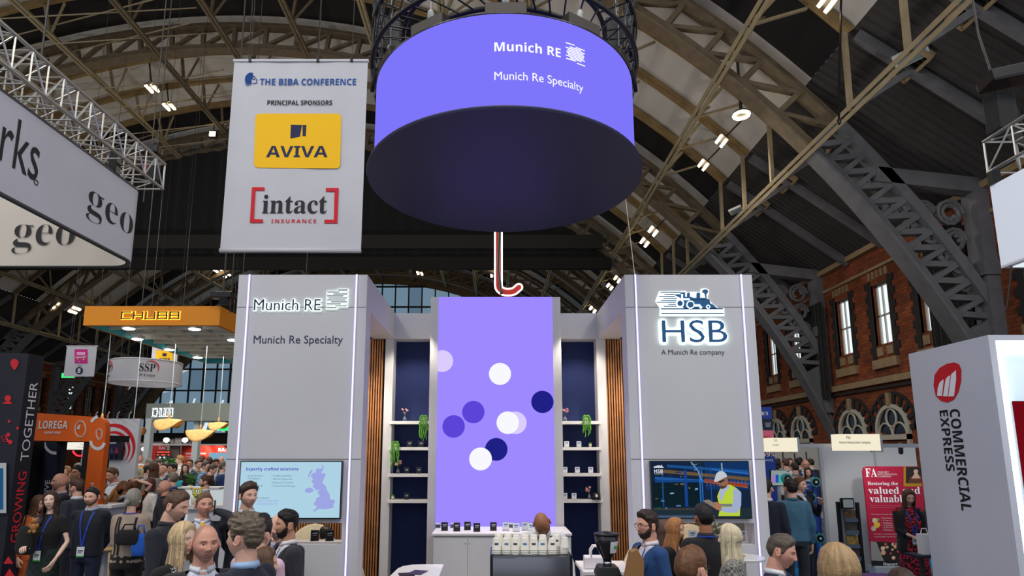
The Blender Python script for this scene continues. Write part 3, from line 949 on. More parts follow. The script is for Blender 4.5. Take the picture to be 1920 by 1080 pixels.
# bud vases, vines, tiny pots, cap
M_GLASS = mat('vase glass', (200, 214, 224), 0.05, trans=0.85); M_STEM = mat('plant stem', (70, 96, 50), 0.7); M_PINK = mat('pink blossom', (224, 160, 158), 0.7, var=0.2, scale=40)
M_VINE = mat('bright green vine', (98, 168, 46), 0.6, var=0.25, scale=30); M_POT = mat('beige pot', (206, 196, 178), 0.7)
def vase(px, sd, i, lab, seed):
    random.seed(seed); z = SHZ[sd, i]; p = Vector((at(px, 860, YC).x, YC, z))
    t = thing('bud_vase', lab, 'vase', p)
    MB().lathe([(.018, 0), (.026, .012), (.026, .045), (.012, .06), (.013, .08)], 14, p).build('glass', M_GLASS, t, True)
    for k in range(4):
        a = random.uniform(0, 6.28); e = p + Vector((0.035 * cos(a), 0.02 * sin(a), random.uniform(.13, .19)))
        MB().tube([p + Z * .02, p + Z * .08, e], 0.002, 5).build('stem', M_STEM, t)
        m = MB()
        for q in range(5):
            b = e + Vector((random.uniform(-.014, .014), random.uniform(-.014, .014), random.uniform(-.03, .01)))
            m.ell(b, (.011, .011, .010), 7, 5)
        m.build('blossom', M_PINK, t, True)
vase(757, 'left', 0, 'glass bud vase of pink blossom on the top shelf of the left niche', 1)
vase(747, 'left', 2, 'glass bud vase of pink blossom on the third shelf of the left niche', 2)
vase(1061, 'right', 0, 'glass bud vase of pink blossom on the top shelf of the right niche', 3)
vase(1103, 'right', 3, 'glass bud vase of pale flowers beside the black cap', 4)
def vine(px, sd, i, lab, seed, drop):
    random.seed(seed); z = SHZ[sd, i]; p = Vector((at(px, 860, YC).x, YB - 0.03, z))
    t = thing('trailing_plant', lab, 'plant', p)
    MB().lathe([(.022, 0), (.032, .05)], 12, p).build('pot', M_POT, t, True)
    for k in range(7):
        a = -pi / 2 + (k - 3) * 0.42; r = 0.055
        top = p + Vector((r * cos(a) * 1.1, -0.045 - 0.01 * (k % 2), 0.05))
        L = drop * random.uniform(0.55, 1.0); m = MB(); pts = [p + Z * .05, p + (top - p) * .6 + Z * .06, top]
        for s in range(int(L / .014)):
            c = top + Vector((0.004 * sin(s * .7 + k), 0.003 * cos(s), -0.014 * s)); m.ell(c, (.0072, .0072, .009), 6, 4)
        m.tube(pts, 0.004, 6)
        m.build('trailing_stem', M_VINE, t, True)
vine(794, 'left', 0, 'trailing green plant hanging over the top shelf of the left niche', 5, 0.36)
vine(742, 'left', 1, 'trailing green plant hanging over the second shelf of the left niche', 6, 0.40)
vine(1100, 'right', 0, 'trailing green plant hanging over the top shelf of the right niche', 7, 0.36)
def pot(px, sd, i, lab):
    p = Vector((at(px, 860, YC).x, YC, SHZ[sd, i])); t = thing('potted_succulent', lab, 'plant', p)
    MB().lathe([(.020, 0), (.024, .045)], 14, p).build('pot', M_POT, t, True)
    m = MB()
    for k in range(9): m.ell(p + Vector((.013 * cos(k * 2.4), .013 * sin(k * 2.4), .05 + .004 * (k % 3))), (.009, .009, .014), 7, 5)
    m.build('leaves', M_VINE, t, True)
pot(738.5, 'left', 3, 'tiny potted succulent on the lowest shelf of the left niche'); pot(1107, 'right', 1, 'tiny potted succulent on the second shelf of the right niche')
p = Vector((at(1115, 860, YC).x, YB + 0.02, SHZ['right', 3])); t = thing('baseball_cap', 'black baseball cap with a white badge on the lowest right shelf', 'cap', p)
MB().loft([[p + Vector((0.075 * c * cos(a), 0.085 * c * sin(a), zz)) for a in [2 * pi * k / 20 for k in range(20)]] for c, zz in ((1, .01), (1, .03), (.95, .06), (.78, .085), (.45, .10), (.1, .105))]).build('crown', M_BLACKP, t, True)
MB().loft([[p + Vector((0.07 * cos(a), -0.05 - 0.085 * max(0, sin(a)) * s, 0.006 + 0.006 * q)) for a in [pi * k / 12 for k in range(13)]] for s, q in ((1, 0), (1, 1), (0.1, 1.3))], True, True).build('peak', M_BLACKP, t, True)
MB().ell(p + Vector((0, -.083, .05)), (.02, .006, .02), 12, 6).build('badge', M_CARD_W, t, True)

# cabinet under the screen with cards on it
zc = 1.13; cy0, cy1 = 8.12, 8.86
cx0 = at(811, 1003, cy0).x; cx1 = 0.98
t = thing('cabinet', 'white two door cabinet standing below the lilac screen', 'cabinet', ((cx0 + cx1) / 2, 8.5, 0))
MB().box(cx0 + .01, cx1 - .01, cy0 + .025, cy1, 0, zc - 0.04).build('body', M_WHITE, t)
MB().box(cx0 - .01, cx1, cy0 - .005, cy1, zc - 0.03, zc).build('worktop', M_WHITE2, t, bevel=0.003)
nd = 4; dw = (cx1 - cx0 - .02) / nd
for k in range(nd):
    a = cx0 + .01 + k * dw
    d = MB().box(a + .002, a + dw - .002, cy0 + .005, cy0 + .024, 0.06, zc - 0.06).build('door', M_WHITE, t, bevel=0.002)
    MB().ell((a + (dw - .03 if k % 2 == 0 else .02), cy0 + .003, zc - .13), (.006, .005, .006), 10, 6).build('lock', M_BLACKP, d)
for px, py, dark, lab, s in [(833.5, 995, True, 'black card on the white cabinet, furthest left', .95), (856.5, 996, True, 'black card on the white cabinet, second from the left', .95), (876.5, 994, True, 'black card on the white cabinet in front of a clear holder, third from the left', .95),
    (894, 997, True, 'black card on the white cabinet, fourth from the left', .95), (925, 995, True, 'black card standing alone in the middle of the white cabinet', .95), (948.5, 995, False, 'white card on the cabinet, leftmost of the white ones', .95),
    (968, 997, False, 'white card on the cabinet, second of the white ones', .95), (984.5, 994.5, False, 'white card on the cabinet, third of the white ones', .95), (996, 997, False, 'white card on the cabinet next to the bent barista', .95)]:
    p = at_z(px, py, zc)
    p.y = min(p.y, cy1 - .08); p.x = at(px, py, p.y).x
    card((p.x, p.y, zc), dark, lab, s)
for px, lab in ((821, 'clear box of business cards at the left end of the cabinet'), (849, 'clear card box behind the second black card'), (957, 'clear card box between two white cards on the cabinet')):
    p = at(px, 990, 8.72); t = thing('card_box', lab, 'box', (p.x, 8.72, zc))
    MB().box(p.x - .035, p.x + .035, 8.70, 8.76, zc, zc + .045).build('holder', M_CLEAR, t, bevel=.002)
    MB().box(p.x - .03, p.x + .03, 8.71, 8.75, zc + .003, zc + .06).build('cards', M_CARD_W, t)

# counter with the espresso machine
ex0, ex1, ey, ez = at(919, 1040, 5.4).x, at(1073, 1040, 5.4).x, 5.4, at(1000, 1040, 5.4).z
t = thing('coffee_counter', 'white bar counter under the espresso machine', 'counter', (0.5, 5.7, 0))
MB().box(-0.30, 1.12, 5.2, 6.05, 0.86, 0.90).build('worktop', M_WHITE2, t, bevel=.004)
MB().box(-0.26, 1.08, 5.26, 6.0, 0, 0.86).build('body', M_WHITE, t)
t = thing('espresso_machine', 'brushed steel espresso machine with its back to the viewer, cups on top', 'coffee machine', ((ex0 + ex1) / 2, 5.6, .9))
MB().box(ex0 + .02, ex1 - .02, ey + .01, ey + .45, 0.93, ez - .03).build('body', M_BLACKP, t)
m = MB(); g = []
for k in range(13):
    z = 0.94 + (ez - 0.02 - 0.94) * k / 12
    g.append([Vector((ex0 + .02 + (ex1 - ex0 - .04) * j / 20, ey - 0.012 * sin(pi * j / 20) - .006 * sin(pi * k / 12), z)) for j in range(21)])
m.sheet(g); m.build('back_panel', M_STEEL, t, True, fix=False)
for a, b in ((ex0, ex0 + .022), (ex1 - .022, ex1)): MB().box(a, b, ey - .02, ey + .46, 0.92, ez - .005).build('side_panel', M_BLACKP, t, bevel=.004)
MB().box(ex0, ex1, ey - .01, ey + .45, ez - .03, ez - .012).build('cup_tray', M_STEEL, t)
m = MB(); m.tube([(ex0, ey - .005, ez), (ex1, ey - .005, ez)], .006, 8); m.build('rail', M_STEEL, t, True)
for a in (ex0 + .05, ex1 - .05):
    for b in (ey + .05, ey + .4): MB().lathe([(.025, .90), (.02, .94)], 10, (a, b, 0)).build('foot', M_BLACKP, t)
M_CUP = mat('white paper cup', (228, 224, 214), 0.6); 
def cup_mesh():
    m = MB(); m.lathe([(.041, 0), (.0425, .004), (.0395, .008), (.030, .098), (.0285, .100), (.027, .097)], 18); return m.mesh('cup', M_CUP, True)
cup_me = cup_mesh()
pr = MB(); g = []
for z in (.045, .062): g.append([Vector(((.0401 - .1056 * (z - .008)) * sin(a), -(.0401 - .1056 * (z - .008)) * cos(a), z)) for a in [-.5 + k * .1 for k in range(11)]])
pr.sheet(g)
pr_b = pr.mesh('logo', M_INKL); pr_n = pr.mesh('logo', M_INKG)
zr = ez - .012
col = 0
for row, (yo, pxs, base) in enumerate([(0.05, [931, 949.5, 966, 984, 1000.5, 1017, 1035.5], 4), (0.145, [934, 952, 968, 984.5, 1001, 1018, 1043], 5), (.24, [936, 953], 5)]):
    for j, px in enumerate(pxs):
        n = base if not (row == 1 and j < 2) else 5
        x = at(px, 1030, ey + yo).x
        for k in range(n):
            o = bpy.data.objects.new('paper_cup', cup_me); COL.objects.link(o); o.location = (x, ey + yo, zr + .0145 * k)
            rw = ['front', 'second', 'back'][row]
            tag(o, '%s paper cup up, %s stack from the left, %s row on the coffee machine' % (ordinal(k), ordinal(j), rw), 'cup', 'upside down paper cups on the coffee machine')
            if k == n - 1:
                c = bpy.data.objects.new('logo', pr_b if j % 2 else pr_n); COL.objects.link(c); c.parent = o
x0_ = at(1057, 1030, ey + .08).x
for k in range(6):
    o = bpy.data.objects.new('paper_cup', cup_me); COL.objects.link(o); o.location = (x0_ + .002 * k, ey + .08, zr + .0115 * k)
    o.scale = (.9, .9, .9)
    tag(o, 'small paper cup, %s up in the short stack at the right end' % ordinal(k), 'cup', 'small paper cups at the right end')

# coffee grinder
gp = at(1141, 1040, 5.25); gx = gp.x; gy = 5.32
t = thing('coffee_grinder', 'black coffee grinder with a bean hopper on the bar', 'grinder', (gx, gy, .9))
zt_ = at(1141, 999, gy).z
MB().loft([[Vector((gx + sx * (1 if q in (1, 2) else -1), gy + (sy if q in (2, 3) else -sy), z)) for q in range(4)] for sx, sy, z in ((.085, .1, .90), (.085, .1, 1.10), (.10, .11, 1.16), (.075, .09, 1.225))]).build('body', M_BLACKP, t, bevel=.008)
MB().lathe([(.035, 1.22), (.035, 1.255)], 20, (gx, gy, 0)).build('collar', M_STEEL, t, True)
hz = 1.255
MB().lathe([(.033, hz), (.04, hz + .03), (.085, hz + .11), (.098, hz + .17), (.100, zt_ - .015)], 28, (gx, gy, 0)).build('hopper', mat('smoked hopper', (70, 66, 72), 0.05, trans=0.75, spec=0.5), t, True)
MB().lathe([(.028, hz + .01), (.035, hz + .03), (.078, hz + .11), (.088, hz + .14), (.05, hz + .16)], 20, (gx, gy, 0)).build('coffee_beans', mat('roasted beans', (40, 24, 16), 0.5, bump=1.0, scale=120), t, True)
MB().lathe([(.106, zt_ - .018), (.108, zt_ - .006), (.10, zt_), (.04, zt_ + .006), (.03, zt_ + .012)], 28, (gx, gy, 0)).build('lid', M_BLACKP, t, True)
m = MB(); g = []
for z in (hz + .075, hz + .17): g.append([Vector((gx + (.1015 if z > hz + .1 else .078) * sin(a), gy - (.1015 if z > hz + .1 else .078) * cos(a), z)) for a in [.15 + k * .12 for k in range(8)]])
m.sheet(g); m.build('sticker', M_CARD_W, t, fix=False)
m = MB(); m.ell((gx + .055, gy - .092, hz + .125), (.012, .004, .016), 8, 6); m.build('sticker_leaf', mat('green ink', (40, 140, 60), .6), t)
MB().tube([(gx, gy - .1, 1.13), (gx, gy - .15, 1.12), (gx, gy - .17, 1.06)], .014, 8).build('portafilter_fork', M_STEEL, t, True)
MB().lathe([(.04, .905), (.045, .96), (.03, .99)], 16, (gx + .03, gy - .14, 0)).build('dosing_cup', M_STEEL, t, True)

# white paper carrier bag behind the grinder, white table behind it
t = thing('bar_table', 'low white counter behind the coffee grinder at the right of the barista', 'table', (1.25, 7.1, 0))
MB().box(0.95, 1.52, 6.9, 7.6, .84, .88).build('top', M_WHITE2, t, bevel=.004); MB().box(1.0, 1.47, 6.95, 7.55, 0, .84).build('body', M_WHITE, t)
bx = at(1123, 1060, 7.0).x
t = thing('carrier_bag', 'white paper carrier bag with twisted handles behind the coffee grinder', 'bag', (bx, 7.1, .88))
M_PAPER = mat('white paper', (226, 222, 226), .7)
MB().loft([[Vector((bx + a * .15, 7.1 + b * d, z)) for a, b in ((-1, -1), (1, -1), (1, 1), (-1, 1))] for d, z in ((.05, .885), (.06, 1.0), (.045, at(1110, 1043, 7.05).z))]).build('bag_body', M_PAPER, t)
zz = at(1110, 1043, 7.05).z
for yy in (7.05, 7.15): MB().tube([(bx - .075, yy, zz - .03), (bx - .075, yy, zz + .06), (bx - .045, yy, zz + .105), (bx + .045, yy, zz + .105), (bx + .075, yy, zz + .06), (bx + .075, yy, zz - .03)], .010, 6).build('handle', M_PAPER, t, True)
letter('print', 'Munich RE', (bx - .02, 7.1 - .053, zz - .07), X, Z, .15, .022, M_INKN, t, off=.003)

# white reception table front left with leaflets
tz = 1.02
t = thing('reception_table', 'white rounded reception table at the bottom of the picture', 'table', (-0.62, 5.3, 0))
a = at_z(735, 1078, tz); b = at_z(832, 1058, tz); yb_ = b.y; xr_ = at_z(828, 1075, tz).x
poly_ = [(b.x, yb_), (b.x - .22, yb_), (b.x - .33, yb_ - .02), (b.x - .41, yb_ - .10), (b.x - .44, yb_ - .22), (b.x - .46, yb_ - .8), (b.x + .01, yb_ - .8)]
MB().prism(poly_, (0, 0, tz - .04), X, Y_, Z * .04).build('table_top', M_WHITE2, t, bevel=.004)
MB().prism([(x * .96 + b.x * .04 - .02, yb_ - .03 + (y - yb_) * .93) for x, y in poly_], (0, 0, 0), X, Y_, Z * (tz - .04)).build('base', M_WHITE, t)
M_LEAF = mat('dark printed leaflet', (60, 50, 84), .5, var=.5, scale=30)
for k, (px, py, lab) in enumerate([(762, 1078, 'dark leaflet lying nearest the edge of the reception table'), (783, 1074, 'purple photo leaflet lying on the reception table')]):
    p = at_z(px, py, tz)
    tag(MB().prism([(-.07, -.1), (.07, -.1), (.07, .1), (-.07, .1)], p + Z * .002 * (k + 1), Vector((.97, .25 * (1 - 2 * k), 0)), Vector((-.25 * (1 - 2 * k), .97, 0)), Z * .002).build('leaflet', M_LEAF if k else mat('black leaflet', (30, 30, 36), .5)), lab, 'leaflet')

# wall televisions
def tv(x0, x1, z0, z1, y, label):
    t = thing('television', label, 'television', ((x0 + x1) / 2, y, z0))
    MB().box(x0, x1, y - .06, y - .004, z0, z1).build('housing', M_BLACKP, t, bevel=.003)
    return t
a, b = at(450, 864, YT - .06), at(638, 973, YT - .06)
lx0, lz1, lx1, lz0 = at(451, 864, YT - .06).x, a.z, at(638, 972, YT - .06).x, b.z
t = tv(lx0 - .0, lx1, lz0, lz1, YT, 'wall television showing pale blue slide with lilac map on the left tower')
ys_ = YT - .0605
sx0_, sx1_, sz0_, sz1_ = lx0 + .012, lx1 - .012, lz0 + .014, lz1 - .012
MB().box(sx0_, sx1_, ys_ - .002, ys_, sz0_, sz1_).build('screen', emat('pale blue slide', (176, 214, 232), .95), t)
M_SV = emat('violet slide ink', (88, 70, 205), .8); M_SG = emat('grey slide ink', (96, 124, 150), .9); M_SL = emat('lilac slide ink', (150, 150, 236), .95); M_SM = emat('lilac map', (160, 168, 232), .95)
W_, H_ = sx1_ - sx0_, sz1_ - sz0_
def S(u, v): return Vector((sx0_ + W_ * u, ys_ - .002, sz0_ + H_ * (1 - v)))
def st(nm, body, u, v, w, h, mt): letter(nm, body, S(u, v), X, Z, W_ * w, H_ * h, mt, t, off=.002)
st('headline', bold('Expertly crafted solutions'), .055, .175, .52, .075, M_SV)
for i, (s_, u, v, w) in enumerate([('– Cargo & Stock', .055, .275, .17), ('Throughput', .07, .325, .125), ('– Computer', .05, .385, .125), ('– Construction &', .05, .45, .175), ('Engineering', .07, .5, .13), ('– Freight Liabilities', .305, .275, .205), ('– Marine Equipment', .305, .335, .215), ('– Property & Casualty', .305, .40, .225), ('– Terrorism & Sabotage', .305, .46, .245), ('Provided by', .18, .675, .12)]):
    st('bullet_text', s_, u, v, w, .042, M_SG)
st('credit', 'Munich Re Specialty –', .18, .725, .225, .042, M_SL); st('credit', 'Global Markets, UK', .18, .775, .2, .042, M_SL)
uk = [(.80, .04), (.815, .10), (.79, .13), (.765, .115), (.745, .15), (.755, .19), (.72, .20), (.70, .26), (.725, .31), (.71, .36), (.735, .40), (.72, .45), (.745, .47), (.755, .51), (.79, .50), (.775, .56), (.80, .60), (.79, .64), (.765, .645), (.765, .69), (.74, .76), (.775, .80), (.77, .83), (.735, .89), (.76, .885), (.80, .84), (.84, .85), (.90, .84), (.945, .82), (.935, .77), (.955, .71), (.94, .68), (.905, .68), (.895, .58), (.87, .52), (.855, .44), (.82, .38), (.83, .31), (.85, .23), (.83, .205), (.80, .20), (.815, .15), (.83, .09)]
ni = [(.645, .52), (.67, .47), (.70, .465), (.73, .49), (.735, .53), (.70, .56), (.665, .555)]
isl = [(.675, .25), (.69, .17), (.715, .13), (.71, .19), (.69, .24), (.68, .30)]
m = MB()
for P in (uk, ni, isl): m.prism([(W_ * u, H_ * (1 - v)) for u, v in P], Vector((sx0_, ys_ - .003, sz0_)), X, Z, (0, -.001, 0))
m.build('map', M_SM, t)

rx0, rx1, rz1, rz0 = at(1219, 864, YT - .06).x, at(1411, 972, YT - .06).x, a.z, b.z
t = tv(rx0, rx1, rz0, rz1, YT, 'wall television showing a worker in a white helmet on the right tower')
sx0_, sx1_, sz0_, sz1_ = rx0 + .012, rx1 - .012, rz0 + .014, rz1 - .012
W_, H_ = sx1_ - sx0_, sz1_ - sz0_
def sm(c, k=1.0): return emat('picture %02x%02x%02x' % c, c, k * .85)
MB().box(sx0_, sx1_, ys_ - .002, ys_, sz0_, sz1_).build('screen', sm((22, 40, 66)), t)
lay = 0
def sp(nm, pts, c):
    global lay
    lay += 1
    MB().prism([(W_ * u, H_ * (1 - v)) for u, v in pts], Vector((sx0_, ys_ - .002 - lay * .0001, sz0_)), X, Z, (0, -.00005, 0)).build(nm, sm(c), t)
def rc(u0, v0, u1, v1, sk=0.0): return [(u0, v0), (u1, v0 + sk), (u1, v1 + sk), (u0, v1)]
random.seed(8)
sp('picture_area', rc(0, .36, .5, .80), (16, 34, 44)); sp('picture_area', rc(.55, .0, 1, .5), (20, 54, 104)); sp('picture_area', rc(0, .82, 1, 1), (34, 50, 60))
for u0, v0, u1, v1, sk, c in [(.16, .05, 1, .10, .1, (30, 84, 150)), (.12, .14, 1, .2, .14, (112, 88, 62)), (.03, .27, 1, .32, .1, (34, 92, 168)), (.03, .33, .5, .37, .0, (24, 74, 140)), (.54, .30, .98, .36, .1, (150, 66, 44)), (.54, .36, .98, .37, .1, (190, 104, 60)), (.62, .12, 1, .15, .08, (44, 108, 190)), (.0, .84, .5, .86, 0, (84, 66, 52)), (.02, .96, .6, 1, 0, (70, 90, 120))]:
    sp('picture_beam', rc(u0, v0, u1, v1, sk), c)
for u0, u1, c in [(.10, .115, (30, 80, 140)), (.33, .36, (26, 70, 150)), (.485, .50, (40, 110, 190)), (.51, .52, (50, 120, 200)), (.60, .61, (30, 84, 150)), (.72, .735, (150, 160, 170))]:
    sp('picture_post', rc(u0, .15 if u0 < .7 else .02, u1, .8 if u0 < .7 else .25), c)
for k in range(26): 
    u, v = random.uniform(.02, .48), random.uniform(.02, .85); w = random.uniform(.01, .06)
    sp('picture_light', rc(u, v, u + w, v + random.uniform(.01, .03)), random.choice([(90, 140, 190), (60, 100, 150), (140, 180, 210), (120, 104, 70), (40, 80, 60), (30, 60, 110)]))
for k in range(12): sp('picture_rail', rc(.56 + k * .036, .33, .565 + k * .036, .44), (160, 84, 50))
sp('picture_pipe', [(.40, .0), (.42, .0), (.48, .15), (.51, .32), (.505, .34), (.47, .16)], (120, 150, 180))
sp('picture_body', [(.66, .62), (.69, .50), (.74, .43), (.80, .41), (.86, .47), (.905, .54), (.89, .8), (.88, .97), (.66, .97), (.68, .85)], (196, 222, 70))
sp('picture_stripe', [(.68, .755), (.83, .755), (.83, .81), (.68, .80)], (128, 134, 128))
sp('picture_sleeve', [(.83, .48), (.88, .50), (.91, .56), (.90, .78), (.86, .91), (.74, .91), (.69, .88), (.69, .81), (.80, .82), (.82, .70)], (170, 184, 220))
sp('picture_shirt', [(.68, .62), (.69, .52), (.72, .47), (.785, .43), (.80, .45), (.74, .55), (.70, .72)], (178, 190, 222))
sp('picture_face', [(.665, .34), (.755, .28), (.775, .30), (.78, .40), (.76, .46), (.72, .49), (.69, .44)], (150, 108, 88))
sp('picture_beard', [(.69, .42), (.73, .44), (.765, .42), (.75, .46), (.715, .495)], (84, 62, 54))
sp('picture_helmet', [(.635, .355), (.65, .28), (.665, .21), (.70, .165), (.735, .17), (.765, .21), (.775, .27), (.74, .29), (.70, .33), (.66, .365)], (205, 212, 224))
sp('picture_glasses', [(.675, .365), (.745, .315), (.75, .33), (.70, .38)], (26, 28, 36))
sp('picture_hand', [(.61, .73), (.65, .72), (.69, .75), (.70, .82), (.69, .88), (.65, .86), (.60, .80)], (176, 122, 96))
sp('picture_tablet', [(.515, .695), (.57, .675), (.64, .755), (.60, .80), (.54, .745)], (140, 128, 120))
def st2(nm, body, u, v, w, h, c): letter(nm, body, Vector((sx0_ + W_ * u, ys_ - .006, sz0_ + H_ * (1 - v))), X, Z, W_ * w, H_ * h, sm(c), t, off=.001)
sp('picture_locomotive', [(.02, .09), (.05, .07), (.08, .06), (.09, .075), (.105, .05), (.11, .08), (.13, .11), (.02, .11)], (220, 226, 236))
st2('picture_text', bold('HSB'), .025, .20, .09, .065, (235, 238, 245)); sp('picture_underline', rc(.025, .215, .12, .222), (200, 206, 220))

# lounge armchairs behind the towers
M_BOUCLE = mat('cream upholstery', (196, 184, 158), .9, var=.06, scale=40, bump=.3)
M_LEG = mat('dark wood leg', (50, 36, 28), .5)
def armchair(x, y, rz, label, s=1.0):
    t = thing('armchair', label, 'armchair', (x, y, 0), rz, 'cream lounge armchairs')
    def put(m, nm, mt, sm_=True, bev=0):
        o = m.build(nm, mt, None, sm_, bevel=bev); o.parent = t
    m = MB(); rings = []
    for k in range(17):
        a = -0.15 * pi + 1.3 * pi * k / 16; back = max(0, sin(a))
        h = 0.62 + 0.5 * back ** 1.2
        c = Vector((.36 * cos(a), .34 * sin(a), 0)); o_ = Vector((.07 * cos(a), .07 * sin(a), 0))
        rings.append([c * .86 + Z * .36, c * .9 + o_ * .6 + Z * .34, c + o_ * 1.25 + Z * h * .98, c + o_ * .9 + Z * (h + .02), c + o_ * .4 + Z * h, c * .97 + Z * .5])
    m.loft(rings); put(m, 'backrest', M_BOUCLE)
    put(MB().lathe([(.26, .33), (.33, .36), (.34, .43), (.30, .47), (.02, .48)], 24, (0, -.02, 0)), 'seat', M_BOUCLE)
    for sx in (-1, 1):
        for sy in (-1, 1): put(MB().tube([(.2 * sx, .2 * sy, .35), (.27 * sx, .27 * sy, 0)], [.022, .014], 8), 'leg', M_LEG)
    return t
armchair(-2.64, 8.78, 0, 'cream curved armchair behind the opening in the left tower')
armchair(-2.10, 7.98, radians(190), 'cream curved armchair showing beside the inner edge of the left tower')
armchair(2.05, 8.18, radians(-20), 'cream curved armchair showing behind the coffee grinder')
armchair(2.80, 8.74, 0, 'cream curved armchair behind the opening in the right tower')

# cards, flowers on the ledges, little round table at the right tower
for px, dark, lab, s in [(590, True, 'black card on the ledge of the left tower, left of two', 1.0), (618, True, 'black card on the ledge of the left tower, right of two', 1.0), (1299, False, 'white card on the ledge of the right tower behind the man in black', .95), (1393, False, 'white card on the ledge of the right tower, beside the blond woman', .95)]:
    card((at(px, 1010, YT + .33).x, YT + .33, 1.12), dark, lab, s * 1.05)
def flowers(px, lab, seed):
    random.seed(seed); p = Vector((at(px, 1010, YT + .34).x, YT + .34, 1.12)); t = thing('flower_pot', lab, 'flowers', p)
    MB().lathe([(.03, 0), (.04, .07)], 14, p).build('pot', M_POT, t, True)
    m = MB()
    for k in range(12):
        a = random.uniform(0, 6.28); m.tube([p + Z * .06, p + Vector((.05 * cos(a), .05 * sin(a), random.uniform(.12, .2)))], [.004, .002], 5)
    m.build('stems', M_STEM, t)
    m = MB()
    for k in range(9):
        a = random.uniform(0, 6.28); m.ell(p + Vector((.045 * cos(a), .045 * sin(a), random.uniform(.12, .2))), (.017, .017, .014), 8, 6)
    m.build('blossom', mat('cream blossom', (238, 232, 200), .7), t, True)
flowers(1345, 'pot of cream flowers on the ledge of the right tower', 3); flowers(500, 'pot of cream flowers on the ledge of the left tower', 4)
p = at(1403, 1048, 6.6); t = thing('side_table', 'small round white table against the foot of the right tower', 'table', (p.x, 6.75, 0))
MB().lathe([(.22, p.z - .03), (.225, p.z - .01), (.22, p.z)], 32, (p.x, 6.75, 0)).build('table_top', M_WHITE2, t, True, angle=40)
MB().lathe([(.16, 0), (.16, .02), (.03, .03), (.03, p.z - .03)], 24, (p.x, 6.75, 0)).build('pedestal', M_WHITE, t)
tag(MB().ell((p.x - .02, 6.72, p.z + .012), (.04, .02, .012), 12, 6).build('pastry', mat('baked pastry', (190, 120, 60), .7), None, True), 'golden pastry lying on the small round white table', 'pastry')

# downlights in the lintel washing the niches, real lamps of the stand
for x in (-1.27, 1.27):
    spot_light('niche_downlight', (x, YB - .55, 4.15), (x, YB + .1, 1.6), 75, 90)
for x in (-2.4, 2.4):
    spot_light('lounge_downlight', (x, 8.4, 3.85), (x, 8.6, 0), 150, 130)
spot_light('counter_downlight', (0.3, 7.3, 4.9), (0.3, 6.6, 1), 120, 70, (1, .93, .85))

# ------------------------------------------------------------------ the hanging drum screen
DY, DR = 6.7, 1.50
DX = at(945, 250, DY).x
dzb = CAM_H + 0.469 * DY; dzt = CAM_H + 0.618 * DY
t = thing('led_drum', 'huge round lilac led drum hanging above the stand', 'screen', (DX, DY, dzb))
M_DRUM = emat('violet led drum', (126, 118, 250), 1.0)
def cyl(m, r, z0, z1, a0=0, a1=2 * pi, n=128):
    m.sheet([[Vector((DX + r * sin(a), DY - r * cos(a), z)) for z in (z0, z1)] for a in [a0 + (a1 - a0) * k / n for k in range(n + 1)]])
m = MB(); cyl(m, DR, dzb + .03, dzt); m.build('screen', M_DRUM, t, True, fix=False)
MB().lathe([(DR + .075, dzb - .03), (DR + .08, dzb - .01), (DR + .075, dzb + .005), (DR - .02, dzb + .035), (DR - .3, dzb + .04)], 96, (DX, DY, 0), True, False).build('underside', mat('dark underside panel', (30, 31, 68), .45, spec=.35), t, True, angle=30)
m = MB(); cyl(m, DR + .004, dzb + .005, dzb + .04); m.build('black_rim', mat('glossy black rim', (16, 15, 14), .12), t, True, fix=False)
m = MB(); m.lathe([(DR - .02, dzt - .06), (DR, dzt), (DR + .01, dzt + .01), (DR - .05, dzt + .012)], 96, (DX, DY, 0), False, False); m.build('top_frame', M_BLACKP, t, True)
def drum_warp(a0, z0):
    def w(x, y, d):
        a = a0 + x / DR; r = DR + d
        return Vector((DX + r * sin(a), DY - r * cos(a), z0 + y))
    return w
def drum_pos(px, py):
    # where a pixel ray meets the drum
    d = ray(px, py); ox, oy = -DX, -DY
    A = d.x ** 2 + d.y ** 2; B = 2 * (ox * d.x + oy * d.y); Cc = ox * ox + oy * oy - DR * DR
    s = (-B - sqrt(B * B - 4 * A * Cc)) / (2 * A)
    p = Vector((0, 0, CAM_H)) + d * s
    return atan2(p.x - DX, -(p.y - DY)), p.z
M_DW = emat('white led letters', (248, 248, 255), 1.1)
def dl(nm, body, p0, p1, ptop, fat=0.0):
    a0, z0 = drum_pos(*p0); a1, _ = drum_pos(*p1); _, z1 = drum_pos(*ptop)
    letter(nm, body, (0, 0, 0), X, Z, (a1 - a0) * DR, z1 - z0, M_DW, t, off=.004, warp=drum_warp(a0, z0), fat=fat, res=6)
dl('drum_title', bold('Munich RE'), (927, 97), (1051, 107), (927, 79))
dl('drum_subtitle', 'Munich Re Specialty', (927, 155.5), (1093, 170), (927, 135))
a0, z0 = drum_pos(1061, 114); a1, _ = drum_pos(1096.5, 120); _, z1 = drum_pos(1061, 79)
m = MB()
spans = [(0, .62), (.34, 1), (0, .86), (.16, 1), (.04, .94), (.0, .9), (.2, 1.0), (0, .84), (.3, 1), (0, .66), (.45, 1)]
spans = [(0.0, .45), (.5, 1), (.2, .8), (0, 1), (.1, .92), (.04, .96), (.04, .95), (.1, .92), (0, 1), (.2, .8), (0, .5), (.55, 1)]
wrp = drum_warp(a0, z0)
for i, (q0, q1) in enumerate(spans):
    y = (z1 - z0) * (1 - (i + .5) / len(spans)); hh = (z1 - z0) * .029; W = (a1 - a0) * DR
    row = [[wrp(W * (q0 + (q1 - q0) * k / 6), y - hh, .004), wrp(W * (q0 + (q1 - q0) * k / 6), y + hh, .004)] for k in range(7)]
    m.sheet(row)
m.build('drum_logo', M_DW, t, fix=False)
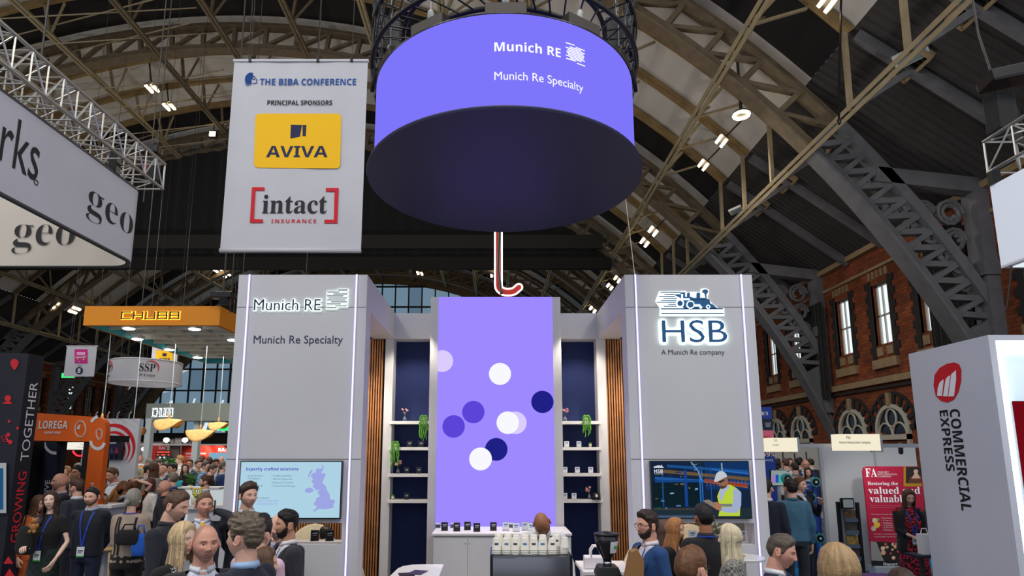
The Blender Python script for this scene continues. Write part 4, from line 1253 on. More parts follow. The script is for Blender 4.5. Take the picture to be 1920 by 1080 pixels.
# hanging brackets on the rim and the round black truss above
for i, a in enumerate([radians(d) for d in (-62, -32, 0, 32, 62, 120, 180, 240)]):
    c = Vector((DX + (DR - .08) * sin(a), DY - (DR - .08) * cos(a), dzt + .07)); u = Vector((cos(a), sin(a), 0))
    MB().beam(c - u * .2, c + u * .2, .14, .13).build('bracket', mat('dark brown bracket', (52, 44, 38), .5), t, bevel=.006)
    MB().tube([c, c + Z * 1.3], .008, 6).build('hanging_chain', M_STEEL, t)
    MB().lathe([(.02, .06), (.035, .1), (.035, .17), (.02, .2)], 10, c).build('shackle', M_WHITEMETAL, t, True)
tr = thing('circular_truss', 'round black lattice truss with cable loops above the led drum', 'truss', (DX, DY, dzt + .5))
M_BTR = mat('black truss tube', (22, 22, 24), .4)
m = MB()
TR = DR + .06
for r, z in ((TR, dzt + .30), (TR, dzt + .72), (TR - .35, dzt + .30), (TR - .35, dzt + .72)):
    m.tube([(DX + r * cos(a), DY + r * sin(a), z) for a in [2 * pi * k / 64 for k in range(65)]], .026, 6, False)
m.build('chord', M_BTR, tr, True)
m = MB()
for k in range(48):
    a, b = 2 * pi * k / 48, 2 * pi * (k + 1) / 48
    q = lambda r, z, a: Vector((DX + r * cos(a), DY + r * sin(a), z))
    m.tube([q(TR, dzt + .30, a), q(TR, dzt + .72, b)], .010, 5); m.tube([q(TR - .35, dzt + .30, b), q(TR, dzt + .30, a)], .010, 5); m.tube([q(TR - .35, dzt + .72, a), q(TR, dzt + .72, a)], .010, 5)
m.build('lacing', M_BTR, tr)
for s2 in (-1, 1):
    for j in range(4):
        m = MB(); pts = []
        for k in range(14):
            z = dzt + .1 + k * .14; x = DX + s2 * (DR - .02 + .05 * sin(k * .9 + j * 1.7) + .04 * j); pts.append((x, DY - .25 + .16 * j + .04 * cos(k * 1.1 + j), z))
        m.tube(pts, .024, 6); m.build('cable_loop', M_BTR, tr, True)
for a in (radians(20), radians(160), radians(270)):
    c = Vector((DX + TR * cos(a), DY + TR * sin(a), dzt + .7))
    MB().tube([c, c + Z * 9.5], .012, 6).build('chain', M_BTR, tr)
    MB().box(c.x - .12, c.x + .12, c.y - .1, c.y + .1, c.z + .35, c.z + .8).build('chain_hoist', M_BLACKP, tr, bevel=.02)
# thin steel wires right of the drum
w0 = at(1172, 365, 9.6); w1 = at(1190, 515, 9.2)
tag(MB().tube([w1, w0, w0 + (w0 - w1) * .5 + Z * 4], .006, 5).build('suspension_wire', mat('pale wire', (190, 180, 160), .5)), 'thin pale wire running down to the right tower', 'wire')
# ================================================================== the other stands and signs
M_BAN = mat('white banner cloth', (190, 190, 197), .85, var=.04, scale=1.2)
M_ALU = mat('aluminium truss tube', (186, 184, 178), .35, metal=.7)
M_CHAR = mat('charcoal print', (30, 30, 32), .7)
M_NAVP = mat('navy print', (24, 32, 74), .7); M_BLUP = mat('royal blue print', (22, 74, 150), .7)
M_YEL = mat('yellow print', (240, 186, 0), .7); M_REDP = mat('red print', (200, 16, 36), .7)
M_BLK = mat('black print', (14, 14, 18), .7)

def box_truss(name, label, a, b, w, h, n, group=None, r=.024):
    a = Vector(a); b = Vector(b); t = thing(name, label, 'truss', a, 0, group)
    d = (b - a).normalized(); s = d.cross(Z).normalized() * (w / 2); u = Z * (h / 2)
    cs = [s + u, s - u, -s - u, -s + u]
    for c in cs: MB().tube([a + c, b + c], r, 8).build('chord', M_ALU, t, True)
    m = MB(); L = (b - a)
    for i in range(n):
        p, q = a + L * (i / n), a + L * ((i + 1) / n)
        for j in range(4):
            c0, c1 = cs[j], cs[(j + 1) % 4]
            m.tube([p + (c0 if i % 2 else c1), q + (c1 if i % 2 else c0)], r * .5, 5)
            m.tube([p + c0, p + c1], r * .45, 5)
    for j in range(4): m.tube([b + cs[j], b + cs[(j + 1) % 4]], r * .6, 5)
    m.build('lacing', M_ALU, t)
    return t

# --- sponsor banner
BY = 12.0
b0, b1 = at(440, 112, BY), at(690, 114, BY); bb = at(681, 470, BY)
x0, x1, z0, z1 = b0.x, b1.x, bb.z, b0.z
t = thing('sponsor_banner', 'large white hanging sponsor banner with a yellow block in its middle', 'banner', ((x0 + x1) / 2, BY, z0))
m = MB(); g = []
for i in range(25):
    x = x0 + (x1 - x0) * i / 24
    g.append([Vector((x, BY + .005 * sin(i * .9) * (.4 + .6 * k / 12) + .007 * sin(i * .31 + k * .4) - (.0), z0 + (z1 - z0) * k / 12)) for k in range(13)])
m.sheet(g); m.build('cloth', M_BAN, t, True)
MB().box(x0 - .02, x1 + .02, BY - .035, BY + .035, z1 - .06, z1).build('top_rail', M_BAN, t, bevel=.01); MB().tube([(x0, BY, z0), (x1, BY, z0)], .05, 10).build('bottom_pole', M_BAN, t, True)
yb = BY - .016
def B(px, py): return at(px, py, yb)
def btxt(nm, body, p0, p1, mt, **k): o, e = B(*p0), B(*p1); letter(nm, body, o, X, Z, e.x - o.x, e.z - o.z, mt, t, **k)
def bpoly(nm, pts, mt, off=0): P = [B(*p) for p in pts]; return MB().prism([(p.x, p.z) for p in P], (0, yb - off, 0), X, Z, (0, -.003, 0)).build(nm, mt, t)
btxt('title_text', bold('THE BIBA CONFERENCE'), (487, 159.5), (668, 147.5), M_BLUP)
btxt('caption_text', bold('PRINCIPAL SPONSORS'), (501, 197), (623, 188), M_BLK)
pts = []
for cx, cy, a0 in ((632, 221, 0), (487, 221, 90), (484, 306.5, 180), (630, 308, 270)):
    for k in range(7): a = radians(a0 + 15 * k); pts.append((cx + 8 * cos(a), cy - 8 * sin(a)))
bpoly('yellow_block', pts, M_YEL)
bpoly('block_emblem', [(545.5, 234), (566.5, 234.5), (562.5, 256.5), (544.5, 260)], M_NAVP, .004); bpoly('block_emblem', [(567.5, 234.5), (574.5, 234.5), (573.5, 255.5), (567.5, 255.5)], M_NAVP, .004)
btxt('block_text', bold('AVIVA'), (499, 295), (615, 274), M_NAVP, off=.008)
bpoly('bracket', [(472.5, 351), (496, 351), (496, 357.5), (479, 357.5), (476, 411), (493, 411), (493, 417.5), (468.5, 417.5)], M_REDP); bpoly('bracket', [(611, 352.5), (635, 352.5), (632.5, 418.5), (608, 418.5), (608.5, 412), (626, 412), (627.5, 359), (611, 359)], M_REDP)
btxt('bracket_text', serif('intact'), (491, 400.5), (614, 365), M_CHAR); btxt('bracket_caption', bold('INSURANCE'), (508.5, 418), (593, 411), M_REDP, spacing=1.35)
# maned head emblem in flowing strokes
m = MB()
for k in range(7):
    pts = []
    for j in range(9):
        a = radians(70 + 14 * k * .25 + j * 19); r = 11.5 - 1.15 * k
        pts.append(B(471 + r * cos(a) * (.95) + .6 * k, 148.5 - r * sin(a) * 1.05 + .55 * j * .5 + (j > 6) * (j - 6) * 1.6))
    m.tube([p - Y_ * .004 for p in pts], [.004, .008, .010, .011, .011, .010, .009, .007, .003], 5)
for P in ([(473, 141), (478, 145), (482, 150.5), (480.5, 152.5), (482, 155), (478, 157), (474.5, 156)], [(472, 147), (475, 148.5), (478, 148.5)]): m.tube([B(*p) - Y_ * .004 for p in P], .008, 5)
m.build('emblem', M_BLUP, t)
for px in (470, 597, 660):
    p = at(px, 113, BY)
    MB().box(p.x - .03, p.x + .03, BY - .04, BY + .04, p.z - .05, p.z + .1).build('clamp', M_BLACKP, t); MB().tube([p, (p.x, p.y, sky(p.x))], .008, 5).build('hanging_chain', M_CASE, t)

# --- grey white ring sign with the serif word, and its truss
GY = 9.0
c = at(277, 370, GY); cb = at(265, 500, GY); gx, gz1, gz0 = c.x, c.z, cb.z
t = thing('ring_sign', 'white hanging ring sign with dark serif words at the left edge', 'sign', (gx - 2, GY - 2, gz0))
path = [(gx, 1.6), (gx, GY - .35)] + [(gx - .35 + .35 * cos(a), GY - .35 + .35 * sin(a)) for a in [k * pi / 16 for k in range(1, 9)]] + [(gx - 6.5, GY)]
m = MB(); m.sheet([[Vector((x, y, z)) for z in (gz0, gz1)] for x, y in path]); m.build('fabric_skin', M_BAN, t, True, fix=False)
m = MB(); m.sheet([[Vector((x - .05 * (y < GY - .01 or x > gx - .4), y - .05 * (x < gx - .01), z)) for z in (gz0, gz1)] for x, y in path]); m.build('inner_skin', mat('warm banner cloth', (200, 192, 182), .85), t, True, fix=False)  # inner face uses a warmer cloth colour than the outer skin
for z in (gz0, gz1):
    MB().tube([(x - .02, y - .02, z) for x, y in path], .03, 6).build('frame_tube', mat('grey tube', (70, 68, 68), .5), t, True)
def gtext(nm, body, x0p, x1p, base, top, mt=M_CHAR, face='side', fat=0.0):
    """x0p / x1p: pixels of the left and right end on that face"""
    if face == 'side':
        p0, p1 = at_x(*x0p, gx), at_x(*x1p, gx); letter(nm, body, (gx, p0.y, base), Y_, Z, p1.y - p0.y, top - base, mt, t, off=.006, fat=fat)
    else:
        p0, p1 = at(*x0p, GY - .06), at(*x1p, GY - .06); letter(nm, body, (p0.x, GY - .06, p0.z), X, Z, p1.x - p0.x, p1.z - p0.z, mt, t, off=.008, fat=fat)
zb_, zt2 = at_x(161, 401, gx).z, at_x(161, 352, gx).z
gtext('side_text', serif('geo'), (161, 401), (248, 432), zb_ - .06, zt2 + .02, fat=-.014)
zb2 = at_x(68, 342, gx).z
gtext('small_text', 'rks', (-4, 300), (68, 342), zb2, zb2 + .60)
m = MB(); q = at_x(67, 342, gx); m.tube([Vector((gx + .006, q.y + .03 * cos(a), q.z + .03 * sin(a))) for a in [k * pi / 6 for k in range(13)]], .005, 4); m.build('mark', M_CHAR, t)
gtext('back_text', serif('geo'), (21, 476), (143, 421), 0, 0, face='back', fat=-.014)
bt = box_truss('box_truss', 'long aluminium lattice truss above the white ring sign on the left', (at_x(286, 355, gx).x - .15, 1.5, gz1 + .42), (gx - .12, at_x(290, 355, gx).y, gz1 + .42), .5, .42, 30)
for py_ in (4.6, 5.0, 8.2): MB().box(gx - .1, gx + .02, py_ - .06, py_ + .06, gz1 + .0, gz1 + .36).build('hanging_clamp', M_BLACKP, bt, bevel=.01)
for yy in (2.5, 6.8): MB().tube([(gx - .15, yy, gz1 + .6), (gx - .15, yy, sky(gx - .15))], .012, 5).build('hanging_chain', M_CASE, bt)
# black hoist and lamp hanging near the end of that truss
p = at(283, 290, 10.2); t = thing('chain_hoist', 'black chain hoist with a red hook hanging behind the end of the truss', 'hoist', p)
MB().box(p.x - .16, p.x + .16, p.y - .1, p.y + .1, p.z - .0, p.z + .16).build('motor', M_BLACKP, t, bevel=.03); MB().box(p.x - .02, p.x + .16, p.y - .08, p.y + .08, p.z - .5, p.z - .05).build('chain_bag', M_DRAPE, t, bevel=.03)
MB().tube([p - X * .05, p - X * .05 - Z * .45, p - X * .05 - Z * .9], .012, 6).build('chain', M_CASE, t); MB().lathe([(.02, -.34), (.045, -.28), (.045, -.18), (.02, -.14)], 12, p - X * .05).build('hook', M_REDP, t, True); MB().tube([p + Z * .1, (p.x, p.y, sky(p.x))], .01, 5).build('hanging_chain', M_CASE, t)

# --- orange canopy with glowing letters
CY0, CZ0 = 14.9, 0
a = at(155.5, 610, CY0); b = at(411, 610, CY0); zt_ = at(160, 574, CY0).z; zb_ = a.z; CY1 = 21.4
t = thing('hanging_canopy', 'orange hanging canopy with glowing letters and a white grid underside', 'canopy', ((a.x + b.x) / 2, CY0, zb_))
M_OR = mat('amber fascia', (226, 140, 14), .6); M_TEAL = mat('teal inner fascia', (60, 170, 186), .6); M_GRIDW = mat('white grid ceiling', (214, 216, 210), .6)
M_AMB = emat('amber letter glow', (255, 196, 60), 3.0)
xl_, xr_ = a.x, b.x
MB().box(xl_, xr_, CY0, CY0 + .1, zb_, zt_).build('front_fascia', M_OR, t)
MB().box(xr_ - .1, xr_, CY0 + .1, CY1, zb_, zt_).build('side_fascia', M_OR, t); MB().box(xl_, xl_ + .06, CY0 + .1, CY1, zb_, zt_).build('side_fascia', M_OR, t); MB().box(xl_, xr_, CY1, CY1 + .08, zb_, zt_).build('rear_fascia', M_OR, t)
MB().box(xl_ + .06, xl_ + .16, CY0 + .1, CY1, zb_ - .0, zb_ + .3).build('inner_fascia', M_TEAL, t); MB().box(xl_ + .16, xr_ - .1, CY1 - .1, CY1, zb_, zb_ + .25).build('inner_fascia', M_TEAL, t)
MB().box(xl_ + .16, xr_ - .1, CY0 + .1, CY1 - .1, zb_ + .16, zb_ + .2).build('grid_ceiling', M_GRIDW, t)
k = 0
for i in range(1, 9):
    y = CY0 + .1 + (CY1 - CY0 - .2) * i / 9; MB().box(xl_ + .16, xr_ - .1, y - .035, y + .035, zb_ + .06, zb_ + .16).build('ceiling_bar', M_GRIDW, t)
for i in range(1, 4):
    x = xl_ + .16 + (xr_ - xl_ - .26) * i / 4; MB().box(x - .03, x + .03, CY0 + .1, CY1 - .1, zb_ + .08, zb_ + .16).build('ceiling_bar', M_GRIDW, t)
o, e = at(229, 598, CY0), at(337, 585.5, CY0)
def sq_letters(nm, mt, off, th, grow, k=1.0, O=None, U=X, W=None, H=None, prn=None, gap=.40):
    """wide square letters drawn as bars"""
    O = O if O is not None else o; W = W or e.x - o.x; H = H or e.z - o.z
    cw = W / (5 + 4 * gap); 
    S_ = {'C': [(0, 0, 1, 0), (0, 0, 0, 1), (0, 1, 1, 1)], 'H': [(0, 0, 0, 1), (1, 0, 1, 1), (0, .5, 1, .5)], 'U': [(0, 0, 0, 1), (1, 0, 1, 1), (0, 0, 1, 0)], 'B': [(0, 0, 1, 0), (0, 1, 1, 1), (0, .5, 1, .5), (0, 0, 0, 1), (1, .04, 1, .46), (.96, .54, .96, .96)]}
    n_ = Vector(U).cross(Z)
    for i, ch in enumerate('CHUBB'):
        m = MB(); ox = i * cw * (1 + gap)
        for x0_, y0_, x1_, y1_ in S_[ch]:
            p = O + Vector(U) * (ox + x0_ * cw) + Z * (y0_ * H); q = O + Vector(U) * (ox + x1_ * cw) + Z * (y1_ * H); d = (q - p).normalized() * (th / 2 + grow)
            m.beam(p - d + n_ * off, q + d + n_ * off, .012, th + 2 * grow, n_.cross(d))
        m.build(nm, mt, prn or t, fix=False)
sq_letters('letter_glow', M_AMB, .01, .024, .012); sq_letters('letter', mat('bronze letter', (80, 48, 20), .5), .03, .030, 0)
M_SPOTL = emat('white spotlight face', (255, 255, 250), 10)
for px, py in ((242, 613), (365, 614), (258, 633), (316, 653), (371, 668), (437, 635)):
    p = at_z(px, py, zb_ + .04); p.x = max(min(p.x, xr_ - .3), xl_ + .25); p.y = max(p.y, CY0 + .35)
    MB().box(p.x - .16, p.x + .16, p.y - .1, p.y + .1, zb_ + .0, zb_ + .1).build('spotlight_housing', M_WHITEMETAL, t, bevel=.01)
    MB().ell((p.x, p.y, zb_ - .01), (.15, .12, .03), 14, 6).build('spotlight_face', M_SPOTL, t)
for px in (250, 420): 
    for yy in (CY0 + .3, CY1 - .3): MB().tube([(at(px, 600, CY0).x, yy, zt_ - .1), (at(px, 600, CY0).x, yy, sky(at(px, 600, CY0).x))], .015, 5).build('hanging_wire', M_CASE, t)
area_light('canopy_lamp', ((xl_ + xr_) / 2, 18, zb_ - .05), ((xl_ + xr_) / 2, 18, 0), (2.4, 5), 160, (1, .97, .9))
# black hoist above the canopy corner
p = at(418, 558, 14.6); h = thing('chain_hoist', 'black hoist with blue and red plugs on the corner of the orange canopy', 'hoist', p)
MB().box(p.x - .28, p.x + .24, 14.5, 14.75, p.z - .02, p.z + .14).build('motor', M_BLACKP, h, bevel=.02); MB().box(p.x - .06, p.x + .14, 14.5, 14.7, zt_ - .3 + .26, p.z).build('chain_bag', M_DRAPE, h, bevel=.02); MB().tube([p, (p.x, p.y, sky(p.x))], .02, 5).build('hanging_chain', M_CASE, h)

# wicker pendant lamps under the canopy
M_WICK = mat('woven wicker shade', (224, 176, 104), .7, var=.3, scale=26, bump=.6); M_BULB = emat('warm bulb', (255, 190, 90), 12); M_CORD = mat('white cord', (196, 200, 200), .6)
for i, (px, py, Y, rz, cx, lab, w) in enumerate([(191, 800, 16, 1.2, 209, 'wicker pendant lamp tilted on its side left of the red swirl panel', .62), (249, 815, 16.4, .5, 250, 'wavy wicker pendant lamp in front of the red swirl panel', .62), (317, 800, 17.2, 0, 325, 'wicker pendant lamp hanging before the grey fascia with mirrored letters', .72), (376, 820, 17.6, -.35, 392, 'wicker pendant lamp tilted open to the right of the grey post', .74), (410, 806, 19.5, 0, 412, 'small wicker pendant lamp nearest the left white tower', .58)]):
    p = at(px, py - 14, Y); s = w / .7
    t = thing('pendant_lamp', lab, 'pendant lamp', p, 0, 'wicker pendant lamps')
    m = MB(); g = []
    for k in range(25):
        a = 2 * pi * k / 24; row = []
        for j in range(9):
            f = j / 8; r = .03 + .34 * f ** 1.25; z = .02 - .06 * f - .11 * f * f + (.13 * cos(2 * a + rz) + .05 * sin(a + rz)) * f ** 1.6
            row.append(p + Vector((r * cos(a) * s, r * sin(a) * s, z * s)))
        g.append(row)
    m.sheet(g); sh = m.build('shade', M_WICK, t, True, fix=False)
    md = sh.modifiers.new('thickness', 'SOLIDIFY'); md.thickness = .008
    MB().ell(p + Z * -.07 * s, (.055 * s, .055 * s, .065 * s), 12, 8).build('bulb', M_BULB, t, True); MB().lathe([(.035, .0), (.03, .1), (.012, .16)], 12, p).build('cap', M_WICK, t, True)
    MB().tube([p + Z * .15, Vector((p.x + .01, p.y, p.z + .8)), Vector((p.x, p.y, zb_ + .18))], .010, 6).build('cord', M_CORD, t)

# --- second grey fascia with glowing letters on white posts
FY = 21.9
a, b = at(272, 790, FY), at(272, 763, FY); xe = at(470, 780, FY).x
t = thing('grey_fascia', 'grey fascia with white glowing letters carried on two pale posts', 'fascia', (a.x, FY, a.z))
xm = at(387, 780, FY).x
MB().prism([(a.x, FY), (xm, FY - .35), (xe, FY - .1), (xe, FY + .2), (a.x, FY + .25)], (0, 0, a.z), X, Y_, Z * (b.z - a.z + .12)).build('fascia_board', mat('sage grey board', (126, 132, 124), .7), t)
U = Vector((xm - a.x, -.35, 0)).normalized(); o2, e2 = at(287, 780.5, FY), at(329, 767, FY)
oo = Vector((o2.x, FY - .35 * (o2.x - a.x) / (xm - a.x), o2.z))
sq_letters('letter_glow', emat('white sign glow', (236, 246, 255), 2.6), .012, .028, .012, O=oo, U=U, W=e2.x - o2.x, H=e2.z - o2.z, prn=t, gap=.4); sq_letters('letter', mat('grey letter', (84, 90, 94), .5), .04, .022, 0, O=oo, U=U, W=e2.x - o2.x, H=e2.z - o2.z, prn=t, gap=.4)
for px in (281, 371): x = at(px, 800, FY).x; MB().box(x - .1, x + .1, FY - .12, FY + .12, 0, a.z + .1).build('post', mat('pale post', (186, 194, 194), .5), t)

# --- round white ring sign
SY = 28.0
p = at(275, 695, SY); r = (at(335, 695, SY).x - at(215, 695, SY).x) / 2; z0, z1 = at(275, 713, SY - r).z, at(275, 671, SY - r).z
t = thing('round_sign', 'round white hanging ring sign with red arcs beside its letters', 'sign', (p.x, SY, z0))
m = MB(); m.sheet([[Vector((p.x + r * sin(q), SY - r * cos(q), z)) for z in (z0, z1)] for q in [k * pi / 40 for k in range(81)]]); m.build('fabric_skin', M_BAN, t, True, fix=False)
for z in (z0, z1): MB().tube([(p.x + r * sin(q), SY - r * cos(q), z) for q in [k * pi / 30 for k in range(61)]], .03, 5, False).build('frame_tube', M_BAN, t)
def sw(a0):
    return lambda x, y, d: Vector((p.x + (r + d) * sin(a0 + x / r), SY - (r + d) * cos(a0 + x / r), z0 + y))
for a0 in (-1.08, .33):
    letter('name', serif('SSP'), (0, 0, 0), X, Z, .62 * r / 1.5, (z1 - z0) * .36, M_CHAR, t, off=.02, warp=(lambda f: (lambda x, y, d: f(x, y + (z1 - z0) * .42, d)))(sw(a0)))
    letter('caption', 'UK & Ireland', (0, 0, 0), X, Z, .62 * r / 1.5, (z1 - z0) * .13, M_CHAR, t, off=.02, warp=(lambda f: (lambda x, y, d: f(x, y + (z1 - z0) * .2, d)))(sw(a0)))
    f = sw(a0); R_ = r / 1.5
    MB().tube([f(.42 * R_ + .34 * R_ * cos(q), (z1 - z0) * .6 + (z1 - z0) * .3 * sin(q), .02) for q in [2.2 - k * .16 for k in range(19)]], [.004 + .022 * sin(pi * k / 18) for k in range(19)], 5).build('red_arc', M_REDP, t)
for q in (.5, 2.6, 4.5): MB().tube([(p.x + r * sin(q), SY - r * cos(q), z1), (p.x + r * sin(q), SY - r * cos(q), sky(p.x + r * sin(q)))], .012, 4).build('hanging_wire', M_CASE, t)

# --- small hanging banners
def small_banner(x0p, x1p, ytop, ybot, Y, label):
    a, b = at(x0p, ytop, Y), at(x1p, ybot, Y); t = thing('hanging_banner', label, 'banner', ((a.x + b.x) / 2, Y, b.z))
    MB().box(a.x, b.x, Y - .01, Y + .01, b.z, a.z).build('cloth', M_BAN, t); MB().tube([(a.x - .03, Y, a.z), (b.x + .03, Y, a.z)], .025, 6).build('top_rail', M_BAN, t)
    for x in (a.x + .1, b.x - .1): MB().tube([(x, Y, a.z), (x, Y, sky(x))], .01, 4).build('hanging_wire', M_CASE, t)
    return t
def flat(nm, pts, Y, mt, prn): P = [at(*q, Y) for q in pts]; return MB().prism([(q.x, q.z) for q in P], (0, Y, 0), X, Z, (0, -.004, 0)).build(nm, mt, prn)
def circ(cx, cy, r, n=24): return [(cx + r * cos(2 * pi * k / n), cy + r * sin(2 * pi * k / n)) for k in range(n)]
def rect(x0, y0, x1, y1): return [(x0, y1), (x1, y1), (x1, y0), (x0, y0)]
def txt(nm, body, x0, y0, x1, y1, Y, mt, prn, **k): o, e = at(x0, y1, Y), at(x1, y0, Y); letter(nm, body, o, X, Z, e.x - o.x, e.z - o.z, mt, prn, off=.006, **k)
t = small_banner(126, 176, 649, 706, 24, 'small white hanging banner with a pink square above a navy disc')
M_PINKP = mat('magenta print', (206, 24, 128), .7)
flat('pink_square', rect(140, 655, 164, 681.5), 23.98, M_PINKP, t); flat('pink_label', rect(144, 660, 160, 666), 23.97, mat('pale pink print', (236, 170, 210), .7), t)
txt('pink_text', bold('Stand B77'), 142, 667.5, 162, 671.5, 23.97, M_INKW, t)
for x_, y_, c_ in ((146, 673, (240, 180, 60)), (152, 676, (60, 110, 200)), (157, 674, (240, 220, 90)), (149, 678, (60, 180, 200))): flat('confetti', circ(x_, y_, 1.3, 8), 23.97, mat('confetti %d' % x_, c_, .7), t)
txt('area_text', 'AREA', 145.5, 684.5, 154, 687, 23.98, M_NAVP, t); flat('navy_disc', circ(148.5, 695, 7), 23.98, M_NAVP, t); txt('disc_letter', bold('B'), 145.5, 691, 151.5, 699, 23.97, M_INKW, t)
t = small_banner(286, 330, 650, 700, 34, 'small white banner with a yellow block behind the round white sign')
flat('yellow_block', rect(292.5, 657, 324, 683), 33.98, M_YEL, t); flat('emblem', rect(304.5, 662.5, 312, 668), 33.97, M_NAVP, t); txt('block_text', bold('AVIVA'), 297, 671, 319, 677, 33.97, M_NAVP, t)
M_GREENL = emat('green exit light', (40, 220, 110), 1.6)
for px, py, Y, lab in ((127, 704, 40, 'green lit exit sign below the small pink and white banner'), (422, 803, 40, 'green lit exit sign beside the smallest wicker lamp')):
    p = at(px, py, Y); t = thing('exit_sign', lab, 'sign', p)
    MB().box(p.x - .42, p.x + .42, Y, Y + .12, p.z - .17, p.z + .17).build('housing', M_WHITEMETAL, t); MB().box(p.x - .4, p.x + .4, Y - .01, Y, p.z - .15, p.z + .15).build('face', M_GREENL, t); MB().beam((p.x, Y, p.z - .0), (p.x, Y + .1, p.z), .1, .1).build('arrow', M_WHITEMETAL, t); MB().tube([(p.x, Y + .06, p.z), (p.x, Y + .06, sky(p.x))], .02, 4).build('hanging_wire', M_CASE, t)

# --- orange arch stand
LY = 9.5
M_ORG = mat('orange panel', (218, 94, 18), .6); M_WPR = mat('pale print', (214, 214, 216), .7); M_NPAN = mat('navy panel', (22, 28, 52), .7); M_DKP = mat('black side panel', (14, 15, 18), .7)
t = thing('arch_stand', 'orange arch stand with an orange leg on the right and a navy leg behind', 'stand', (at(130, 900, LY).x, LY, 0))
q = [(63.5, 826), (70.5, 774.5), (183, 782)] + [(181 + 16.5 * cos(a), 797 - 15 * sin(a)) for a in [pi / 2 - k * pi / 12 for k in range(7)]] + [(198, 812)]
P = [at(*k, LY) for k in q]; zb1 = at(150, 828, LY).z
xlg0, xlg1 = at(168, 828, LY).x, at(197.5, 828, LY).x
MB().prism([(k.x, k.z) for k in P] + [(xlg1, 0), (xlg0, 0), (xlg0, zb1)], (0, LY, 0), X, Z, (0, .12, 0)).build('front_panel', M_ORG, t)
MB().box(xlg0 - .1, xlg0, LY + .02, LY + .5, 0, zb1).build('leg_side', M_DKP, t)
xn0, xn1 = at(84, 830, LY + .5).x, at(117, 830, LY + .5).x
MB().box(xn0, xn1, LY + .5, LY + .62, 0, zb1).build('navy_leg', M_NPAN, t); MB().box(xn0 - .08, xn0, LY + .1, LY + .62, 0, zb1).build('leg_side', M_DKP, t); MB().box(P[0].x, xlg1, LY + .12, LY + .62, zb1, zb1 + .1).build('soffit', M_DKP, t)
F_ = LY - .004
txt('name', bold('LOREGA'), 72.5, 789, 128, 804, F_, M_WPR, t); txt('caption', bold('EXPERT HELP'), 84, 809, 114.5, 813.5, F_, M_WPR, t)
m = MB()
for rr in (11, 9.6): m.tube([at(150.5 + rr * cos(a) * .98, 804.5 + rr * 1.45 * sin(a), F_ - .004) for a in [k * pi / 16 for k in range(33)]], .0035, 4, False)
for k in range(5): m.tube([at(149 + (4 - k) * cos(a), 803.5 - (6 - k) * sin(a) + k * .4, F_ - .004) for a in [radians(60 + 22 * j) for j in range(7)]], .005, 4)
m.build('seal', M_WPR, t)
m = MB()
m.sheet([[at(185 + rr * cos(a) * .95, 800 - rr * 1.12 * sin(a), F_ - .002) for rr in (14, 19)] for a in [radians(96 + 8 * k) for k in range(8)]])
m.sheet([[at(183 + rr * cos(a) * .95, 826 - rr * 1.12 * sin(a), F_ - .002) for rr in (11, 16.5)] for a in [radians(182 + 9 * k) for k in range(19)]])
m.build('curved_stripe', M_WPR, t, fix=False)
m = MB()
for s_ in (1, .78): m.tube([at(186 + x * s_, 815 + y * s_, F_ - .004) for x, y in ((-6, -8), (0, -11.5), (6, -8), (6, 2), (3.5, 7), (0, 11), (-3.5, 7), (-6, 2), (-6, -8))], .0035, 4)
m.build('shield', M_WPR, t)
m = MB(); m.sheet([[at(103 + rr * cos(a), 826 - rr * 1.15 * sin(a), LY + .495) for rr in (18, 23)] for a in [radians(188 + 9 * k) for k in range(11)]]); m.build('curved_stripe', M_WPR, t, fix=False)
def vtext(nm, body, org, u, v, L, h, mt, prn, off=.005): letter(nm, body, org, u, v, L, h, mt, prn, off=off)
pz = at(178, 918, LY); vtext('leg_text', 'RESOLUTION', (at(177, 905, LY).x + .0, F_, at(178, 912, LY).z - .75), Z, -X, .80, .055, M_WPR, t)
pz = at(84, 930, LY + .5); vtext('leg_text', 'DECISIVE', (pz.x + .06, LY + .495, pz.z - .3), Z, -X, .55, .075, M_WPR, t); vtext('leg_text', 'EXPERTISE', (pz.x + .19, LY + .495, pz.z - .28), Z, -X, .53, .075, M_WPR, t)

# --- dark tower with vertical lettering at the left edge
TY = 8.15
c = at(54, 663, TY); xt = c.x; zt_ = c.z; te = at_x(83, 668, xt).y
t = thing('dark_tower', 'dark navy tower with red and white vertical lettering at the left edge', 'tower', (xt - .6, TY, 0))
M_NIGHT = mat('dark navy print', (22, 24, 36), .6)
MB().box(xt - 1.5, xt, TY, te, 0, zt_).build('body', M_NIGHT, t, bevel=.004)
def vt(nm, body, pa, pb, mt):
    A, Bq = at_x(*pa, xt), at_x(*pb, xt)
    yb0 = TY + (te - TY) * .78
    letter(nm, body, (xt, yb0, A.z), Z, -Y_, Bq.z - A.z, (te - TY) * .5, mt, t, off=.004)
vt('lower_text', 'GROWING', (22, 1018), (50, 884), mat('bright red print', (226, 38, 48), .6)); vt('upper_text', 'TOGETHER', (44, 864), (68, 717), M_WPR)
M_RD = mat('red ink', (206, 28, 44), .6); FT = TY - .003
def ft(nm, pts, mt=M_RD): flat(nm, pts, FT, mt, t)
ft('red_dot', circ(15, 747, 6)); ft('red_dot', circ(17.5, 790, 2.6)); ft('red_dot', circ(33, 803, 2.4)); ft('red_dot', circ(16, 815, 3.6)); ft('red_dot', circ(19.5, 829, 4))
ft('red_pin', [(20, 678), (23, 674), (28, 673), (33, 675), (35.5, 680), (34, 686), (29, 693), (26, 693), (21, 686)]); ft('red_base', [(4, 757), (10, 753), (20, 753), (23, 758)])
m = MB()
for k in range(4): m.tube([at(2 + 1.5 * k, 820 + 3 * k, FT), at(10 + k, 816 + 4 * k, FT), at(17, 829, FT)], .006, 4)
m.build('red_line', M_RD, t)
